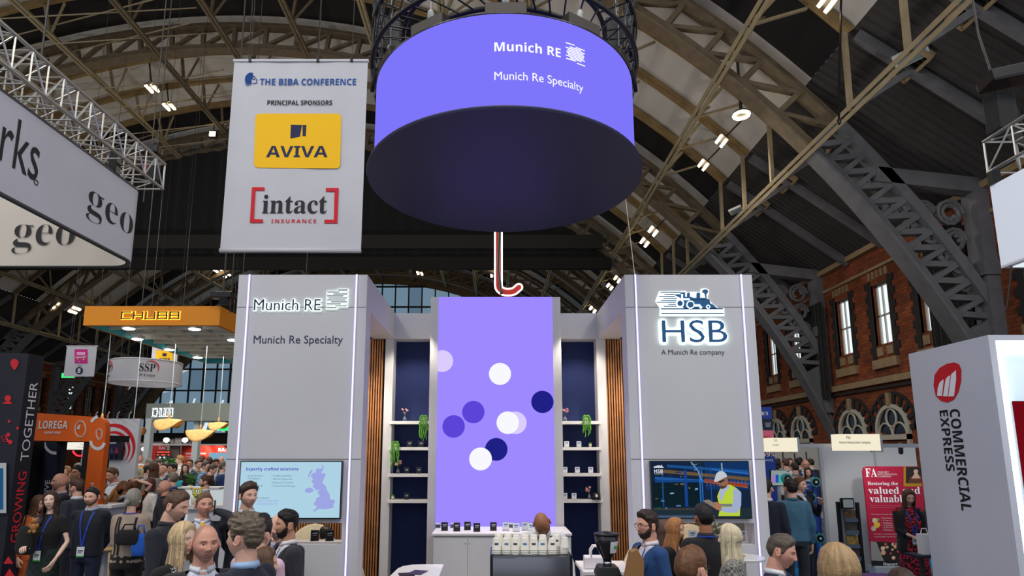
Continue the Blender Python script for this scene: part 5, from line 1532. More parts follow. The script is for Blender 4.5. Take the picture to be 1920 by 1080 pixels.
for (x_, y_) in ((16, 1052), (18, 1075)): ft('red_triangle', [(x_ - 9, y_ + 5), (x_ + 9, y_ + 5), (x_, y_ - 9)])
flat('screen_frame', rect(-40, 868, 12, 962), TY - .03, mat('pale screen frame', (186, 190, 194), .5), t); flat('screen', rect(-40, 878, 6, 955), TY - .035, emat('blue slide', (40, 100, 150), .6), t)

# --- white panel with red swirl and lamps, screens
WY = 13.0
t = thing('swirl_panel', 'white exhibition panel with red concentric swirl arcs', 'panel', (at(220, 880, WY).x, WY, 0))
a, b = at(176, 783, WY), at(262, 790, WY)
MB().box(at(170, 783, WY).x, b.x, WY, WY + .1, 0, a.z - .02).build('board', M_WHITE, t)
m = MB()
for k, (R_, w) in enumerate([(42, 8), (32, 6), (23, 4.5)]):
    m.sheet([[at(214 + rr * cos(q) * .95, 836 - rr * 1.0 * sin(q) + 4 * k, WY - .004) for rr in (R_ - w * sin(pi * (j + .6) / 20), R_)] for j, q in enumerate([radians(150 - 10.6 * jj) for jj in range(20)])])
m.build('red_arc', M_REDP, t, fix=False)
for px in (190, 212, 230, 252):
    p = at(px, 785, WY); MB().tube([p - X * .12 + Z * .0, p + Z * .1 - Y_ * .1 - X * .05, p + Z * .12 - Y_ * .3 + X * .1], .012, 6).build('arm_lamp', M_WHITEMETAL, t)
tvt = thing('television', 'dark wall screen with small figures on the red swirl panel', 'television', at(210, 840, WY))
a, b = at(192, 826, WY - .06), at(228, 862, WY - .06); MB().box(a.x, b.x, WY - .06, WY - .006, b.z, a.z).build('housing', M_BLACKP, tvt)
flat('screen', rect(193, 827, 227, 861), WY - .061, emat('dark slide', (34, 34, 48), .8), tvt)
for k, c_ in enumerate([(50, 60, 90), (40, 54, 84), (130, 30, 44)]):
    flat('slide_figure', [(197 + 9 * k, 849), (204 + 9 * k, 849), (202 + 9 * k, 843), (201 + 9 * k, 838), (199 + 9 * k, 843)], WY - .064, emat('figure %d' % k, c_, .9), tvt); flat('slide_bar', rect(198 + 9 * k, 853, 203 + 9 * k, 860), WY - .064, emat('slide bar', (16, 16, 26), .8), tvt)
flat('slide_title', rect(197, 829, 218, 832), WY - .064, emat('slide title', (130, 130, 140), .8), tvt)

# --- white shell stand seen through the arch
HY = 12.4
t = thing('shell_stand', 'white stand with a lit name board seen through the orange arch', 'stand', (at(140, 880, HY).x, HY, 0))
MB().box(at(112, 880, HY).x, at(168, 880, HY).x, HY + .6, HY + .7, 0, 2.3).build('rear_wall', mat('pale grey wall', (176, 174, 174), .7), t)
a, b = at(125, 829, HY), at(162, 843, HY); MB().box(a.x, b.x, HY, HY + .1, b.z, a.z).build('name_board', emat('lit name board', (244, 240, 228), 1.0), t)
txt('board_text', 'C50', 150, 832, 157, 835, HY - .002, M_INKG, t); txt('board_text', 'Fortegra', 145, 837, 160, 840, HY - .002, M_INKG, t)
m = MB(); m.tube([at(150 + 14 * cos(q), 840 - 15 * sin(q), HY + .58) for q in [radians(200 + 10 * k) for k in range(14)]], .018, 6); m.build('red_ring', emat('red neon', (240, 50, 70), 1.5), t)
for px in (116, 164): x = at(px, 850, HY).x; MB().box(x - .03, x + .03, HY - .0, HY + .06, 0, 2.4).build('post', M_WHITEMETAL, t)
# rows of glasses on shelf: a tray stand
p = at(140, 873, HY + .4); tag(MB().box(p.x - .3, p.x + .3, HY + .3, HY + .55, p.z - .05, p.z + .05).build('leaflet_rack', mat('cream leaflets', (206, 192, 170), .7), t), '', '') if False else None

# --- red stand at the far end
RY = 26.0
M_RACR = mat('signal red board', (206, 44, 26), .6)
t = thing('red_stand', 'red exhibition stand with a white outlined name and lit red wall', 'stand', (at(360, 880, RY).x, RY, 0))
MB().box(at(292, 850, RY).x, at(322, 850, RY).x, RY - .6, RY - .4, 0, at(300, 836, RY - .6).z).build('totem', M_RACR, t)
flat('leaderboard', rect(293, 845, 319, 876), RY - .605, mat('board black', (20, 22, 26), .6), t)
random.seed(3)
for r_ in range(6):
    for c_ in range(6):
        on = random.random() < .75 - .1 * r_
        flat('board_cell', rect(294.4 + 4.05 * c_, 846.5 + 4.9 * r_, 297.7 + 4.05 * c_, 849.2 + 4.9 * r_), RY - .61, (emat('red cells', (255, 84, 64), 1.2) if r_ < 2 else emat('white cells', (230, 232, 236), 1.1)) if on else emat('dark cells', (84, 88, 96), .6), t)
txt('name', 'RAC', 298, 837, 314, 843, RY - .605, M_INKW, t)
MB().box(at(340, 850, RY).x, at(470, 850, RY).x, RY, RY + .1, 0, at(380, 835, RY).z).build('rear_wall', M_RACR, t)
txt('wall_text', bold('Become an RAC Partner'), 348, 848, 387, 852, RY - .002, M_INKW, t); txt('wall_caption', 'Discover more about', 347, 854, 374, 857, RY - .002, M_INKW, t); txt('wall_caption', 'our partnerships', 347, 858, 372, 861, RY - .002, M_INKW, t)
txt('name', bold('RAC'), 409, 840, 428, 846.5, RY - .002, M_INKW, t); flat('screen', rect(392, 849, 470, 880), RY - .03, emat('pale blue screen', (134, 180, 204), .9), t)
MB().box(at(322, 850, RY).x, at(340, 850, RY).x, RY - .2, RY - .1, 0, at(330, 836, RY).z).build('photo_panel', mat('grey photo print', (120, 110, 104), .7, var=.5, scale=2), t)
MB().box(at(286, 850, RY).x, at(470, 850, RY).x, RY - .5, RY + .1, at(300, 835.5, RY).z, at(300, 833, RY).z).build('top_beam', M_WHITE, t)
for px in (380, 407): spot_light('stand_spot', at(px, 836, RY - .5), at(px, 850, RY), 40, 90)
# grey plant boxes and pink band on top of the stands behind
GY2 = 27.5
PZ = at(300, 837, 27.3).z
for i, (x0_, y0_, x1_, y1_, c_, lab) in enumerate([(262, 828, 303, 836, (172, 150, 146), 'long pink grey box on top of the far stands'), (309, 823, 325, 834, (120, 118, 112), 'grey box on top of the far stands, left one'), (328, 821, 340, 830, (136, 132, 124), 'grey box with a red mark on top of the far stands'), (344, 827, 356, 835, (146, 140, 132), 'grey box on top of the far stands, right one')]):
    a, b = at(x0_, y0_, GY2), at(x1_, y1_ + 6, GY2); b.z = PZ; o = thing('crate', lab, 'box', ((a.x + b.x) / 2, GY2, b.z)); MB().box(a.x, b.x, GY2, GY2 + .5, b.z, a.z).build('body', mat('crate %d' % i, c_, .7), o, bevel=.02); MB().box(a.x, b.x, GY2 - .01, GY2, a.z - .06, a.z).build('lid_edge', M_CASE, o)
bw2 = MB().box(at(255, 850, 27.9).x, at(470, 850, 27.9).x, 27.3, 28.25, 0, PZ).build('partition', mat('far grey partition', (120, 116, 112), .8)); tag(bw2, 'long grey partition wall behind the red stand', 'partition')
M_LAMP = emat('far white spotlight', (255, 250, 240), 9)
for i, px in enumerate((277, 312, 347, 271)):
    p = at(px, 825 if px != 271 else 842, 26.8); o = thing('spotlight', 'small lit spotlight over the far stands, %s' % ['leftmost on the boxes', 'between two grey boxes', 'rightmost by the wicker lamp', 'lowest one beside the pale post'][i], 'spotlight', p)
    MB().ell(p, (.13, .1, .1), 10, 8).build('lens', M_LAMP, o); MB().tube([p + Y_ * .05, p + Vector((0, .4, -.2)), (p.x, 27.34, 2.0)], .03, 6).build('arm', M_CASE, o)

# counters and drinks among the crowd on the left
def counter(px, py, Y, w, d, label, c=(214, 222, 224), lit=False):
    p = at(px, py, Y); t = thing('counter', label, 'counter', (p.x, Y + d / 2, 0))
    MB().box(p.x - w / 2, p.x + w / 2, Y, Y + d, p.z - .05, p.z).build('worktop', M_WHITE2, t, bevel=.005); MB().box(p.x - w / 2 + .05, p.x + w / 2 - .05, Y + .05, Y + d - .05, 0, p.z - .05).build('body', emat('lit counter front', c, .75) if lit else M_WHITE, t)
    return p
pc = counter(360, 914, 13.2, 1.15, .6, 'white lit bar counter among the crowd beside the pale post', lit=True)
pt = counter(262, 881, 18, 1.6, .6, 'counter carrying a tray of amber drinks among the crowd')
M_AMBER = mat('amber drink', (220, 130, 30), .2, trans=.3)
dm = MB(); dm.lathe([(.032, 0), (.04, .12)], 10); dmm = dm.mesh('drink', M_AMBER, True); fm = MB(); fm.lathe([(.041, .12), (.042, .15), (.03, .155)], 10); fmm = fm.mesh('foam', M_CARD_W, True)
for k in range(9):
    o = bpy.data.objects.new('beer_glass', dmm); COL.objects.link(o); o.location = (pt.x - .42 + .105 * k, 18.12, pt.z); tag(o, 'glass of amber beer on the far counter, %s from the left' % ordinal(k), 'glass', 'beer glasses on the far counter')
    f = bpy.data.objects.new('foam', fmm); COL.objects.link(f); f.parent = o
pb = counter(178, 947, 9.4, .5, .5, 'small high table with a drink beside the man in the dark jumper'); 
t = thing('drink_glass', 'glass of brown drink on the small table behind the dark jumper man', 'glass', (pb.x + .06, 9.55, pb.z)); MB().lathe([(.03, 0), (.038, .10)], 14, (pb.x + .06, 9.55, pb.z)).build('tumbler', mat('brown drink', (150, 84, 30), .1, trans=.4), t, True); MB().lathe([(.038, .1), (.04, .13)], 14, (pb.x + .06, 9.55, pb.z), False, False).build('rim', M_GLASS, t, True)
M_BOARD = mat('pale wood', (196, 156, 108), .6)
# wooden stool legs behind the jumper man
sp_ = at(192, 1000, 9.3); t = thing('wooden_stool', 'pale wooden stool standing behind the dark jumper man', 'stool', (sp_.x, 9.45, 0))
MB().lathe([(.17, .72), (.18, .75), (.16, .765)], 20, (sp_.x, 9.45, 0)).build('seat', M_BOARD, t, True)
for sx in (-1, 1):
    for sy in (-1, 1): MB().tube([(sp_.x + .1 * sx, 9.45 + .1 * sy, .72), (sp_.x + .2 * sx, 9.45 + .2 * sy, 0)], .018, 8).build('leg', M_BOARD, t, True)
MB().beam((sp_.x - .15, 9.3, .3), (sp_.x + .15, 9.3, .3), .03, .03).build('rung', M_BOARD, t); MB().beam((sp_.x - .15, 9.6, .3), (sp_.x + .15, 9.6, .3), .03, .03).build('rung', M_BOARD, t)
# plant with yellow flowers and bottles on the white counter, teal tub
p = at(387, 945, 9.6); t = thing('side_counter', 'low white counter with plants behind the man on the phone', 'counter', (p.x, 9.9, 0)); MB().box(p.x - .35, p.x + .3, 9.6, 10.1, p.z - .08, p.z - .02).build('worktop', M_WHITE2, t); MB().box(p.x - .3, p.x + .25, 9.65, 10.05, 0, p.z - .08).build('body', M_WHITE, t)
zc_ = p.z - .02; t = thing('flower_pot', 'pot of small yellow flowers on the counter left of the phone man', 'flowers', (p.x - .25, 9.75, zc_)); MB().lathe([(.05, 0), (.065, .1)], 14, (p.x - .25, 9.75, zc_)).build('pot', M_POT, t, True); m = MB(); mm = MB(); random.seed(5)
for k in range(14): q = Vector((p.x - .25 + random.uniform(-.08, .08), 9.75 + random.uniform(-.06, .06), zc_ + random.uniform(.14, .26))); m.tube([(p.x - .25, 9.75, zc_ + .08), q], .006, 5); mm.ell(q, (.02, .02, .016), 7, 5)
m.build('stems', M_VINE, t); mm.build('blossom', mat('yellow blossom', (236, 200, 40), .7), t, True)
tub = at(337, 905, 13.6); t = thing('tub', 'bright turquoise tub on the white bar counter', 'tub', (tub.x, 13.5, pc.z)); MB().lathe([(.1, 0), (.13, .12), (.12, .12), (.09, .02)], 20, (tub.x, 13.45, pc.z)).build('bowl', mat('turquoise plastic', (40, 180, 196), .4), t, True); MB().tube([(tub.x + .125 * cos(a), 13.45 + .125 * sin(a), pc.z + .12) for a in [k * pi / 10 for k in range(21)]], .008, 5, False).build('rim', mat('turquoise rim', (70, 200, 210), .4), t)
for k, (px, py, Y) in enumerate(((320, 872, 20), (336, 870, 20), (358, 893, 14.5))):
    p = at(px, py, Y); t = thing('potted_plant', ['leafy green plant below the red totem', 'leafy green plant left of the blond man at the red stand', 'small green plant on the bar counter by the post'][k], 'plant', (p.x, Y, 0 if k < 2 else p.z - .3)); zb0 = 0 if k < 2 else p.z - .3
    MB().lathe([(.12, zb0), (.15, zb0 + .3)] if k < 2 else [(.05, zb0), (.06, zb0 + .1)], 14, (p.x, Y, 0)).build('pot', M_POT, t, True); m = MB(); random.seed(k)
    s_ = .45 if k < 2 else .16
    for j in range(40):
        a = random.uniform(0, 6.28); q = Vector((p.x + s_ * random.random() * cos(a), Y + s_ * random.random() * sin(a), p.z + random.uniform(-s_, s_ * .4))); r_ = Vector((p.x, Y, zb0 + .1)); m.tube([r_, r_ * .4 + q * .6 + Z * .05, q], [.008, .012, .004], 4); m.ell(q, (s_ * .16, s_ * .16, s_ * .06), 6, 4, Matrix.Rotation(random.uniform(-1, 1), 3, 'X'))
    m.build('leaves', mat('leaf green', (66, 120, 40), .6, var=.3, scale=12), t, True)

# --- red handle sign and its red umbrella with white neon, behind the drum
UY = 25.0
M_UR = mat('red sign board', (178, 40, 30), .6); M_NEON = emat('white neon outline', (255, 232, 228), 3.0)
t = thing('umbrella_sign', 'giant red umbrella sign whose hooked handle is outlined in white neon', 'sign', at(935, 550, UY))
cl = [(934.5, 330), (934.5, 535)] + [(952.5 - 18 * cos(a), 536 + 12 * sin(a)) for a in [k * pi / 12 for k in range(1, 8)]] + [(964, 546), (973, 538.5)]
hw = 6.4
L_, R_ = [], []
for i, p in enumerate(cl):
    a = cl[max(i - 1, 0)]; b = cl[min(i + 1, len(cl) - 1)]; d = Vector((b[0] - a[0], b[1] - a[1])).normalized(); n = Vector((-d.y, d.x))
    L_.append((p[0] + n.x * hw, p[1] + n.y * hw)); R_.append((p[0] - n.x * hw, p[1] - n.y * hw))
tip = [(973 + 6.4 * cos(a), 538.5 + 6.4 * sin(a)) for a in [radians(50 - 25 * k) for k in range(8)]]
m = MB()
for i in range(len(cl) - 1):
    for yy in (UY, UY + .25): m.add([at(*q, UY) + Y_ * (yy - UY) for q in (L_[i], L_[i + 1], R_[i + 1], R_[i])], [(0, 1, 2, 3)])
m.add([at(*q, UY) for q in tip], [tuple(range(8))]); m.build('handle', M_UR, t, fix=False)
MB().tube([at(*q, UY - .03) for q in L_ + tip[:] + R_[::-1]], .035, 6, False).build('neon_tube', M_NEON, t, True)
MB().tube([at(933, 300, UY - .08), at(937, 440, UY - .08), at(934, 500, UY - .08), at(940, 552, UY - .08)], .06, 6).build('black_cable', M_BLACKP, t)
top = at(934.5, 315, UY); m = MB(); R0 = at(1060, 400, UY).x - top.x
m.loft([[top + Vector((R0 * c_ * cos(a) - .0, .6 * R0 * c_ * sin(a), R0 * h_ - (.10 * R0 * abs(sin(a * 4)) if c_ == 1 else 0))) for a in [k * pi / 32 for k in range(64)]] for c_, h_ in ((1, -.55), (.93, -.2), (.75, .1), (.45, .32), (.08, .4))]); m.build('umbrella_top', M_UR, t, True)
MB().tube([top + Z * R0 * .3, top + Z * 12], .03, 5).build('hanging_wire', M_CASE, t)

# --- right hand stand with the tilted leaf emblem
CX = at(1844, 630, 6.45); cyA = CX.y; xw = CX.x; zt_ = CX.z; cyB = at_x(1703, 662, xw).y
t = thing('corner_stand', 'tall white corner stand with a red rounded emblem and vertical lettering', 'stand', (xw + 1, cyA, 0))
M_CE = mat('cool white panel', (196, 198, 210), .5)
MB().box(xw, xw + .06, cyA, cyB, 0, zt_).build('side_panel', M_CE, t)
MB().box(xw + .06, xw + 3.2, cyA + .08, cyA + .14, 0, zt_).build('recessed_front', mat('pale blue white panel', (206, 220, 228), .5), t)
MB().box(xw, xw + 3.2, cyA - .06, cyA - .001, zt_ - .06, zt_).build('top_frame', M_CE, t); MB().box(xw, xw + .07, cyA - .06, cyA - .001, 0, zt_ - .06).build('corner_post', M_CE, t)
M_LEDW = emat('cool white led strip', (236, 248, 255), 5.0)
MB().box(xw + .13, xw + 3.2, cyA - .03, cyA + .08, zt_ - .11, zt_ - .085).build('led_strip', M_LEDW, t); MB().box(xw + .13, xw + .155, cyA - .03, cyA + .08, 0, zt_ - .085).build('led_strip', M_LEDW, t)
rp = at(1900, 752, cyA + .06); MB().box(rp.x, xw + 3.2, cyA + .055, cyA + .08, .9, rp.z).build('red_screen', emat('dark red screen', (120, 14, 24), .8), t)
def CP(px, py): return at_x(px, py, xw)
LB = CP(1776, 717)
def side_poly(nm, pts, mt, off=.003):
    P = [CP(*q) for q in pts]; MB().prism([(q.y, q.z) for q in P], (xw - off, 0, 0), Y_, Z, (-.002, 0, 0)).build(nm, mt, t)
em = [(1751, 722), (1753, 703), (1762, 690), (1776, 682), (1790, 679.5), (1799, 683), (1803, 694), (1802.5, 715), (1797.5, 735), (1789.5, 749), (1777, 755), (1765, 752), (1755, 742)]
side_poly('emblem', em, M_REDP)
for P in ([(1758.5, 742), (1759.5, 728), (1763, 717.5), (1769.5, 711.5), (1770.5, 714), (1767.5, 742.5)], [(1769.5, 743), (1774.5, 711), (1778.5, 706), (1783, 703.5), (1778, 743)], [(1779.5, 743.5), (1785, 701.5), (1789, 698), (1793.5, 694), (1794, 712), (1790, 743)]): side_poly('emblem_bar', P, M_CARD_W, .007)
# vertical lettering reads downwards
def side_text(nm, body, pa, pb, wz0, wz1):
    A, Bq = CP(*pa), CP(*pb)
    letter(nm, body, (xw, A.y, A.z), -Z, -Y_ * 1.0, A.z - Bq.z, abs(wz1), M_BLK, t, off=.004)
yA, yB = CP(1781, 766).y, CP(1800, 766).y; side_text('name', bold('COMMERCIAL'), (1780.5, 768), (1803, 957), 0, abs(yA - yB))
yA, yB = CP(1762, 770).y, CP(1778, 770).y; side_text('name', bold('EXPRESS'), (1761.5, 770), (1777, 883), 0, abs(yA - yB))

# --- hanging light box, truss and lamp head at the top right
BX = at(1856, 350, 7.6); bz1 = BX.z; bz0 = at(1878, 503, 7.6).z; bx = BX.x
t = thing('light_box', 'white lit hanging box sign at the right edge', 'light box', (bx + .5, 6.5, bz0))
M_LBOX = mat('translucent white cloth', (226, 230, 238), .7, emit=(214, 224, 240), strength=.28)
MB().box(bx, bx + 2.2, 4.6, 7.6, bz0 + .03, bz1).build('fabric_skin', M_LBOX, t); MB().box(bx, bx + 2.2, 4.6, 7.6, bz0, bz0 + .03).build('base_frame', M_CARD_W, t)
MB().box(bx + .08, bx + 2.1, 4.7, 7.52, bz0 - .012, bz0).build('lit_base', emat('lit box base', (226, 240, 248), 1.0), t)
MB().tube([(bx + .05, 7.5, bz0), (bx + .02, 7.62, bz0 - .5), (bx - .25, 7.9, bz0 - 1.1)], .008, 6).build('cable', M_CASE, t); MB().box(bx - .02, bx + .08, 7.5, 7.6, bz1, bz1 + .2).build('hanging_clamp', M_BLACKP, t)
ta = at(1848, 295, 7.6); box_truss('box_truss', 'short aluminium lattice truss above the hanging light box on the right', (ta.x + .22, 3.6, ta.z), (ta.x + .22, 7.6, ta.z), .44, .44, 9)
p = at(1880, 165, 7.4); t = thing('hanging_speaker', 'black speaker and amplifier hanging on a chain at the upper right', 'speaker', p)
MB().beam(p + Vector((-.32, -.1, .02)), p + Vector((.5, -.25, .14)), .35, .16).build('amplifier', M_BLACKP, t, bevel=.02); MB().box(p.x - .2, p.x + .06, p.y - .1, p.y + .12, p.z - .62, p.z - .1).build('speaker_box', M_DRAPE, t, bevel=.015)
MB().tube([p + Vector((-.1, 0, .1)), p + Vector((-.22, 0, .8)), p + Vector((-.3, .1, 8.8))], .014, 6).build('hanging_chain', M_CASE, t); MB().tube([p + Vector((.1, 0, -.05)), p + Vector((.16, 0, -.5)), p + Vector((.3, 0, -.95))], .03, 6).build('strap', M_DRAPE, t)
t = thing('suspension_cable', 'long black cable hanging from the roof right of the drum', 'cable', at(1575, 225, 16)); MB().tube([at(1578, -60, 16), at(1576, 60, 16), at(1574, 120, 16), at(1573, 228, 16)], .035, 6).build('cable', M_BLACKP, t); MB().ell(at(1573, 228, 16), (.06, .06, .1), 8, 6).build('end_plug', M_BLACKP, t)

# --- shell scheme stand with lit name boards, red roll up banner, rack
PY = 9.6
M_PART = mat('pale grey partition', (176, 180, 184), .6); M_ALF = mat('aluminium post', (166, 170, 176), .4, metal=.3)
za = at(1600, 832, PY).z
t = thing('shell_scheme', 'pale grey shell scheme stand on the right with an aluminium frame', 'stand', (at(1640, 900, PY).x, PY, 0))
xA = at(1537, 840, PY).x; xB = at(1752, 840, PY).x; D2 = 2.2
xA = at(1541, 840, PY + D2).x
MB().box(xA, xB + 1.2, PY + D2, PY + D2 + .04, 0, za).build('rear_wall', M_PART, t);
MB().box(at(1430, 840, PY).x, xB, PY - .03, PY + .03, za - .06, za).build('top_rail', M_ALF, t)
for px, yy in ((1537, PY + D2 - .1), (1741, PY)): x = at(px, 840, yy).x; MB().box(x - .03, x + .03, yy - .03, yy + .03, 0, za).build('post', M_ALF, t)
for x in (xA + 1.0,): MB().box(x - .015, x + .015, PY + D2 - .02, PY + D2, 0, za).build('post', M_ALF, t)
for px, py in ((1688, 845),): p = at(px, py, PY + .3); MB().tube([p + Vector((-.12, -.2, .1)), p + Vector((.04, .05, -.03))], .035, 8).build('spotlight', M_CASE, t)
for k, (x0_, y0_, x1_, y1_, a_, b_, lab) in enumerate([(1571, 814, 1652, 845, 'F54', 'Fine Art Restoration Company', 'lit white name board on the shell scheme rail, right of two'), (1441.5, 821, 1496, 847, 'F50', 'Cowbell', 'lit white name board on the shell scheme rail, left of two')]):
    a, b = at(x0_, y0_, PY - .25), at(x1_, y1_, PY - .25); nb = thing('name_board', lab, 'sign', ((a.x + b.x) / 2, PY - .2, b.z))
    MB().box(a.x, b.x, PY - .25, PY - .05, b.z, a.z).build('light_box', emat('lit board %d' % k, (250, 240, 214), .95), nb); MB().box(b.x, b.x + .03, PY - .26, PY + .03, b.z - .02, a.z + .01).build('bracket', M_ALF, nb)
    if k == 0: txt('board_text', bold(a_), 1587, 818, 1594, 823, PY - .252, M_INKG, nb); txt('board_text', bold(b_), 1574, 827, 1632, 833.5, PY - .252, M_INKG, nb)
    else: txt('board_text', a_, 1451, 824, 1457, 828, PY - .252, M_INKG, nb); txt('board_text', b_, 1448, 832, 1459.5, 836, PY - .252, M_INKG, nb)
# roll up banner
NY = PY + 1.3
t = thing('roll_up_banner', 'crimson roll up banner with a gold framed portrait in its corner', 'banner', (at(1690, 1000, NY).x, NY, 0))
M_CRIM = mat('crimson print', (168, 16, 56), .6)
Pq = [at(*q, NY) for q in ((1618, 884), (1620, 876.5), (1626, 874.5), (1722, 874.5), (1728, 878), (1741, 1062), (1636, 1062))]
za_ = at(1640, 1062, NY).z
MB().prism([(q.x, q.z) for q in Pq], (0, NY, 0), X, Z, (0, .03, 0)).build('print_sheet', M_CRIM, t)
N_ = NY - .004
txt('logo_text', serif('FA'), 1623, 878, 1643, 894, N_, M_CARD_W, t)
for k, s_ in enumerate(('FINE ART', 'RESTORATION', 'COMPANY')): txt('logo_caption', s_, 1645.5, 883.5 + 4.2 * k, (1666, 1681, 1671)[k], 886.6 + 4.2 * k, N_, M_WPR, t)
txt('headline', serif('Restoring the'), 1627, 903, 1683, 911.5, N_, M_CARD_W, t); txt('headline', serif('valued and'), 1628, 913, 1724, 926, N_, M_CARD_W, t); txt('headline', serif('valuable'), 1631, 928, 1699, 942, N_, M_CARD_W, t)
for k in range(3): txt('body_text', 'Following a path, our team and restore a wide range of', 1631 + k, 947 + 3.6 * k, 1690, 949.4 + 3.6 * k, N_, mat('pink print', (214, 130, 150), .7), t, res=1) if k < 2 else None
txt('body_text', 'Our areas of expertise include', 1633, 963, 1690, 966, N_, M_WPR, t, res=1)
for k, s_ in enumerate(('Paintings', 'Paper', 'Frames', 'Ceramics', 'Sculptures', 'Furniture')): txt('list_text', '• ' + s_, 1651 + .7 * k, 970 + 4.4 * k, 1671 + .7 * k, 973.2 + 4.4 * k, N_, M_WPR, t, res=1)
txt('body_text', 'We aim to exceed expectations', 1638, 1000, 1692, 1003, N_, M_WPR, t, res=1); txt('body_text', 'meaningful result for all by', 1639, 1005, 1692, 1008, N_, M_WPR, t, res=1)
flat('picture_frame', rect(1694, 875.5, 1728, 912), N_, mat('gilt frame', (190, 140, 40), .4, metal=.4), t); flat('portrait', rect(1698.5, 875.5, 1728, 906), N_ - .003, mat('dark canvas', (38, 28, 26), .6), t)
flat('portrait_dress', [(1702, 906), (1706, 895), (1716, 890), (1726, 892), (1728, 906)], N_ - .006, mat('brown dress paint', (96, 52, 34), .6), t); flat('portrait_face', circ(1717, 884, 4.2, 14), N_ - .009, mat('pale face paint', (206, 170, 150), .6), t); flat('portrait_bust', [(1709, 897), (1715, 887), (1720, 887), (1726, 897)], N_ - .008, mat('pale bust paint', (196, 160, 140), .6), t)
for x_, y_, r_, c_ in ((1640, 976, 5, (196, 190, 150)), (1644, 984, 6, (214, 180, 60)), (1638, 991, 5, (190, 170, 140)), (1646, 974, 3, (120, 140, 80))): flat('figurine_print', circ(x_, y_, r_, 12), N_ - .001 * r_ * .3, mat('figurine %d' % x_, c_, .6), t)
flat('lower_photo', [(1634, 1052), (1632, 1015), (1736, 1020), (1738, 1054)], N_, mat('dark still life', (34, 26, 26), .6), t); flat('lower_panel', [(1634, 1052), (1632, 1015), (1643, 1016), (1657, 1052)], N_ - .003, mat('grey cloth paint', (150, 146, 140), .6), t)
random.seed(9)
for k in range(22): x_ = random.uniform(1650, 1700); flat('painted_rose', circ(x_, random.uniform(1020, 1048), random.uniform(2, 5), 9), N_ - .004 - .0003 * k, mat('rose %d' % (k % 5), [(222, 170, 140), (206, 120, 90), (150, 50, 40), (226, 200, 170), (176, 90, 60)][k % 5], .6), t)
flat('base_strip', [(1635, 1062), (1634, 1051), (1740, 1055), (1741, 1062)], N_ - .012, M_BLK, t); txt('base_text', serif('fineart restoration'), 1656, 1054.5, 1730, 1060, N_ - .018, M_CARD_W, t)
MB().box(Pq[-1].x, Pq[-2].x, NY - .08, NY + .12, 0, za_ + .01).build('base', M_ALF, t, bevel=.01)
# leaflet rack
KY = PY + .75
t = thing('leaflet_rack', 'tall black framed leaflet rack with four brochure pockets', 'rack', (at(1600, 1000, KY).x, KY, 0))
a0, a1 = at(1571.5, 945, KY), at(1607.5, 945, KY)
for a_, zt__ in ((a0.x, at(1571, 941, KY).z), (a1.x, at(1607, 942, KY).z)): MB().box(a_ - .02, a_ + .02, KY - .02, KY + .04, 0, zt__).build('upright', M_BLACKP, t); MB().box(a_ - .04, a_ + .04, KY - .16, KY + .2, 0, .03).build('foot', M_BLACKP, t)
MB().box(a0.x + .05, a1.x - .05, KY + .02, KY + .04, .25, at(1590, 935, KY).z).build('back_plate', M_ALF, t)
for k, py in enumerate((971, 994, 1020, 1043)):
    z_ = at(1590, py, KY).z
    MB().box(a0.x + .06, a1.x - .05, KY - .06, KY - .04, z_ - .06, z_ + .0).build('pocket', mat('clear grey pocket', (90, 104, 120), .2), t); MB().box(a0.x + .07, a1.x - .06, KY - .035, KY - .02, z_ - .05, z_ + .13).build('brochure', mat('brochure cover %d' % k, [(110, 84, 60), (70, 62, 58), (150, 120, 60), (86, 60, 54)][k], .5, var=.6, scale=18), t)
a, b = at(1577, 934, KY - .05), at(1602, 954, KY - .05); MB().box(a.x, b.x, KY - .06, KY - .02, b.z, a.z).build('notice_frame', M_BLACKP, t); MB().box(a.x + .02, b.x - .02, KY - .065, KY - .06, b.z + .02, a.z - .02).build('notice', mat('pale notice', (206, 210, 200), .6), t)
# little shelf with a paper bag near the corner stand, purple table bottom
p = at(1738, 1040, 8.4); t = thing('small_shelf', 'small dark shelf beside the woman in the red dress', 'shelf', (p.x, 8.4, p.z - .06)); MB().box(p.x - .18, p.x + .16, 8.3, 8.6, p.z - .03, p.z).build('board', M_NPAN, t); MB().box(p.x - .02, p.x + .02, 8.5, 8.54, 0, p.z - .03).build('post', M_CASE, t)
t = thing('carrier_bag', 'white paper bag on the small shelf beside the red dress woman', 'bag', (p.x + .02, 8.45, p.z)); MB().box(p.x - .05, p.x + .12, 8.4, 8.5, p.z, p.z + .26).build('bag_body', M_PAPER, t); MB().tube([(p.x - .02, 8.45, p.z + .26), (p.x - .0, 8.45, p.z + .33), (p.x + .06, 8.45, p.z + .33), (p.x + .08, 8.45, p.z + .26)], .007, 6).build('handle', M_PAPER, t)
p = at(1642, 1078, 6.2); t = thing('purple_table', 'purple covered table top at the bottom edge', 'table', (p.x, 6.2, 0)); MB().box(p.x - .22, p.x + .12, 5.9, 6.25, p.z - .04, p.z + .01).build('table_top', mat('purple cloth', (60, 22, 84), .7), t); MB().box(p.x - .2, p.x + .1, 5.92, 6.23, 0, p.z - .04).build('base', mat('purple skirt', (52, 20, 74), .8), t)

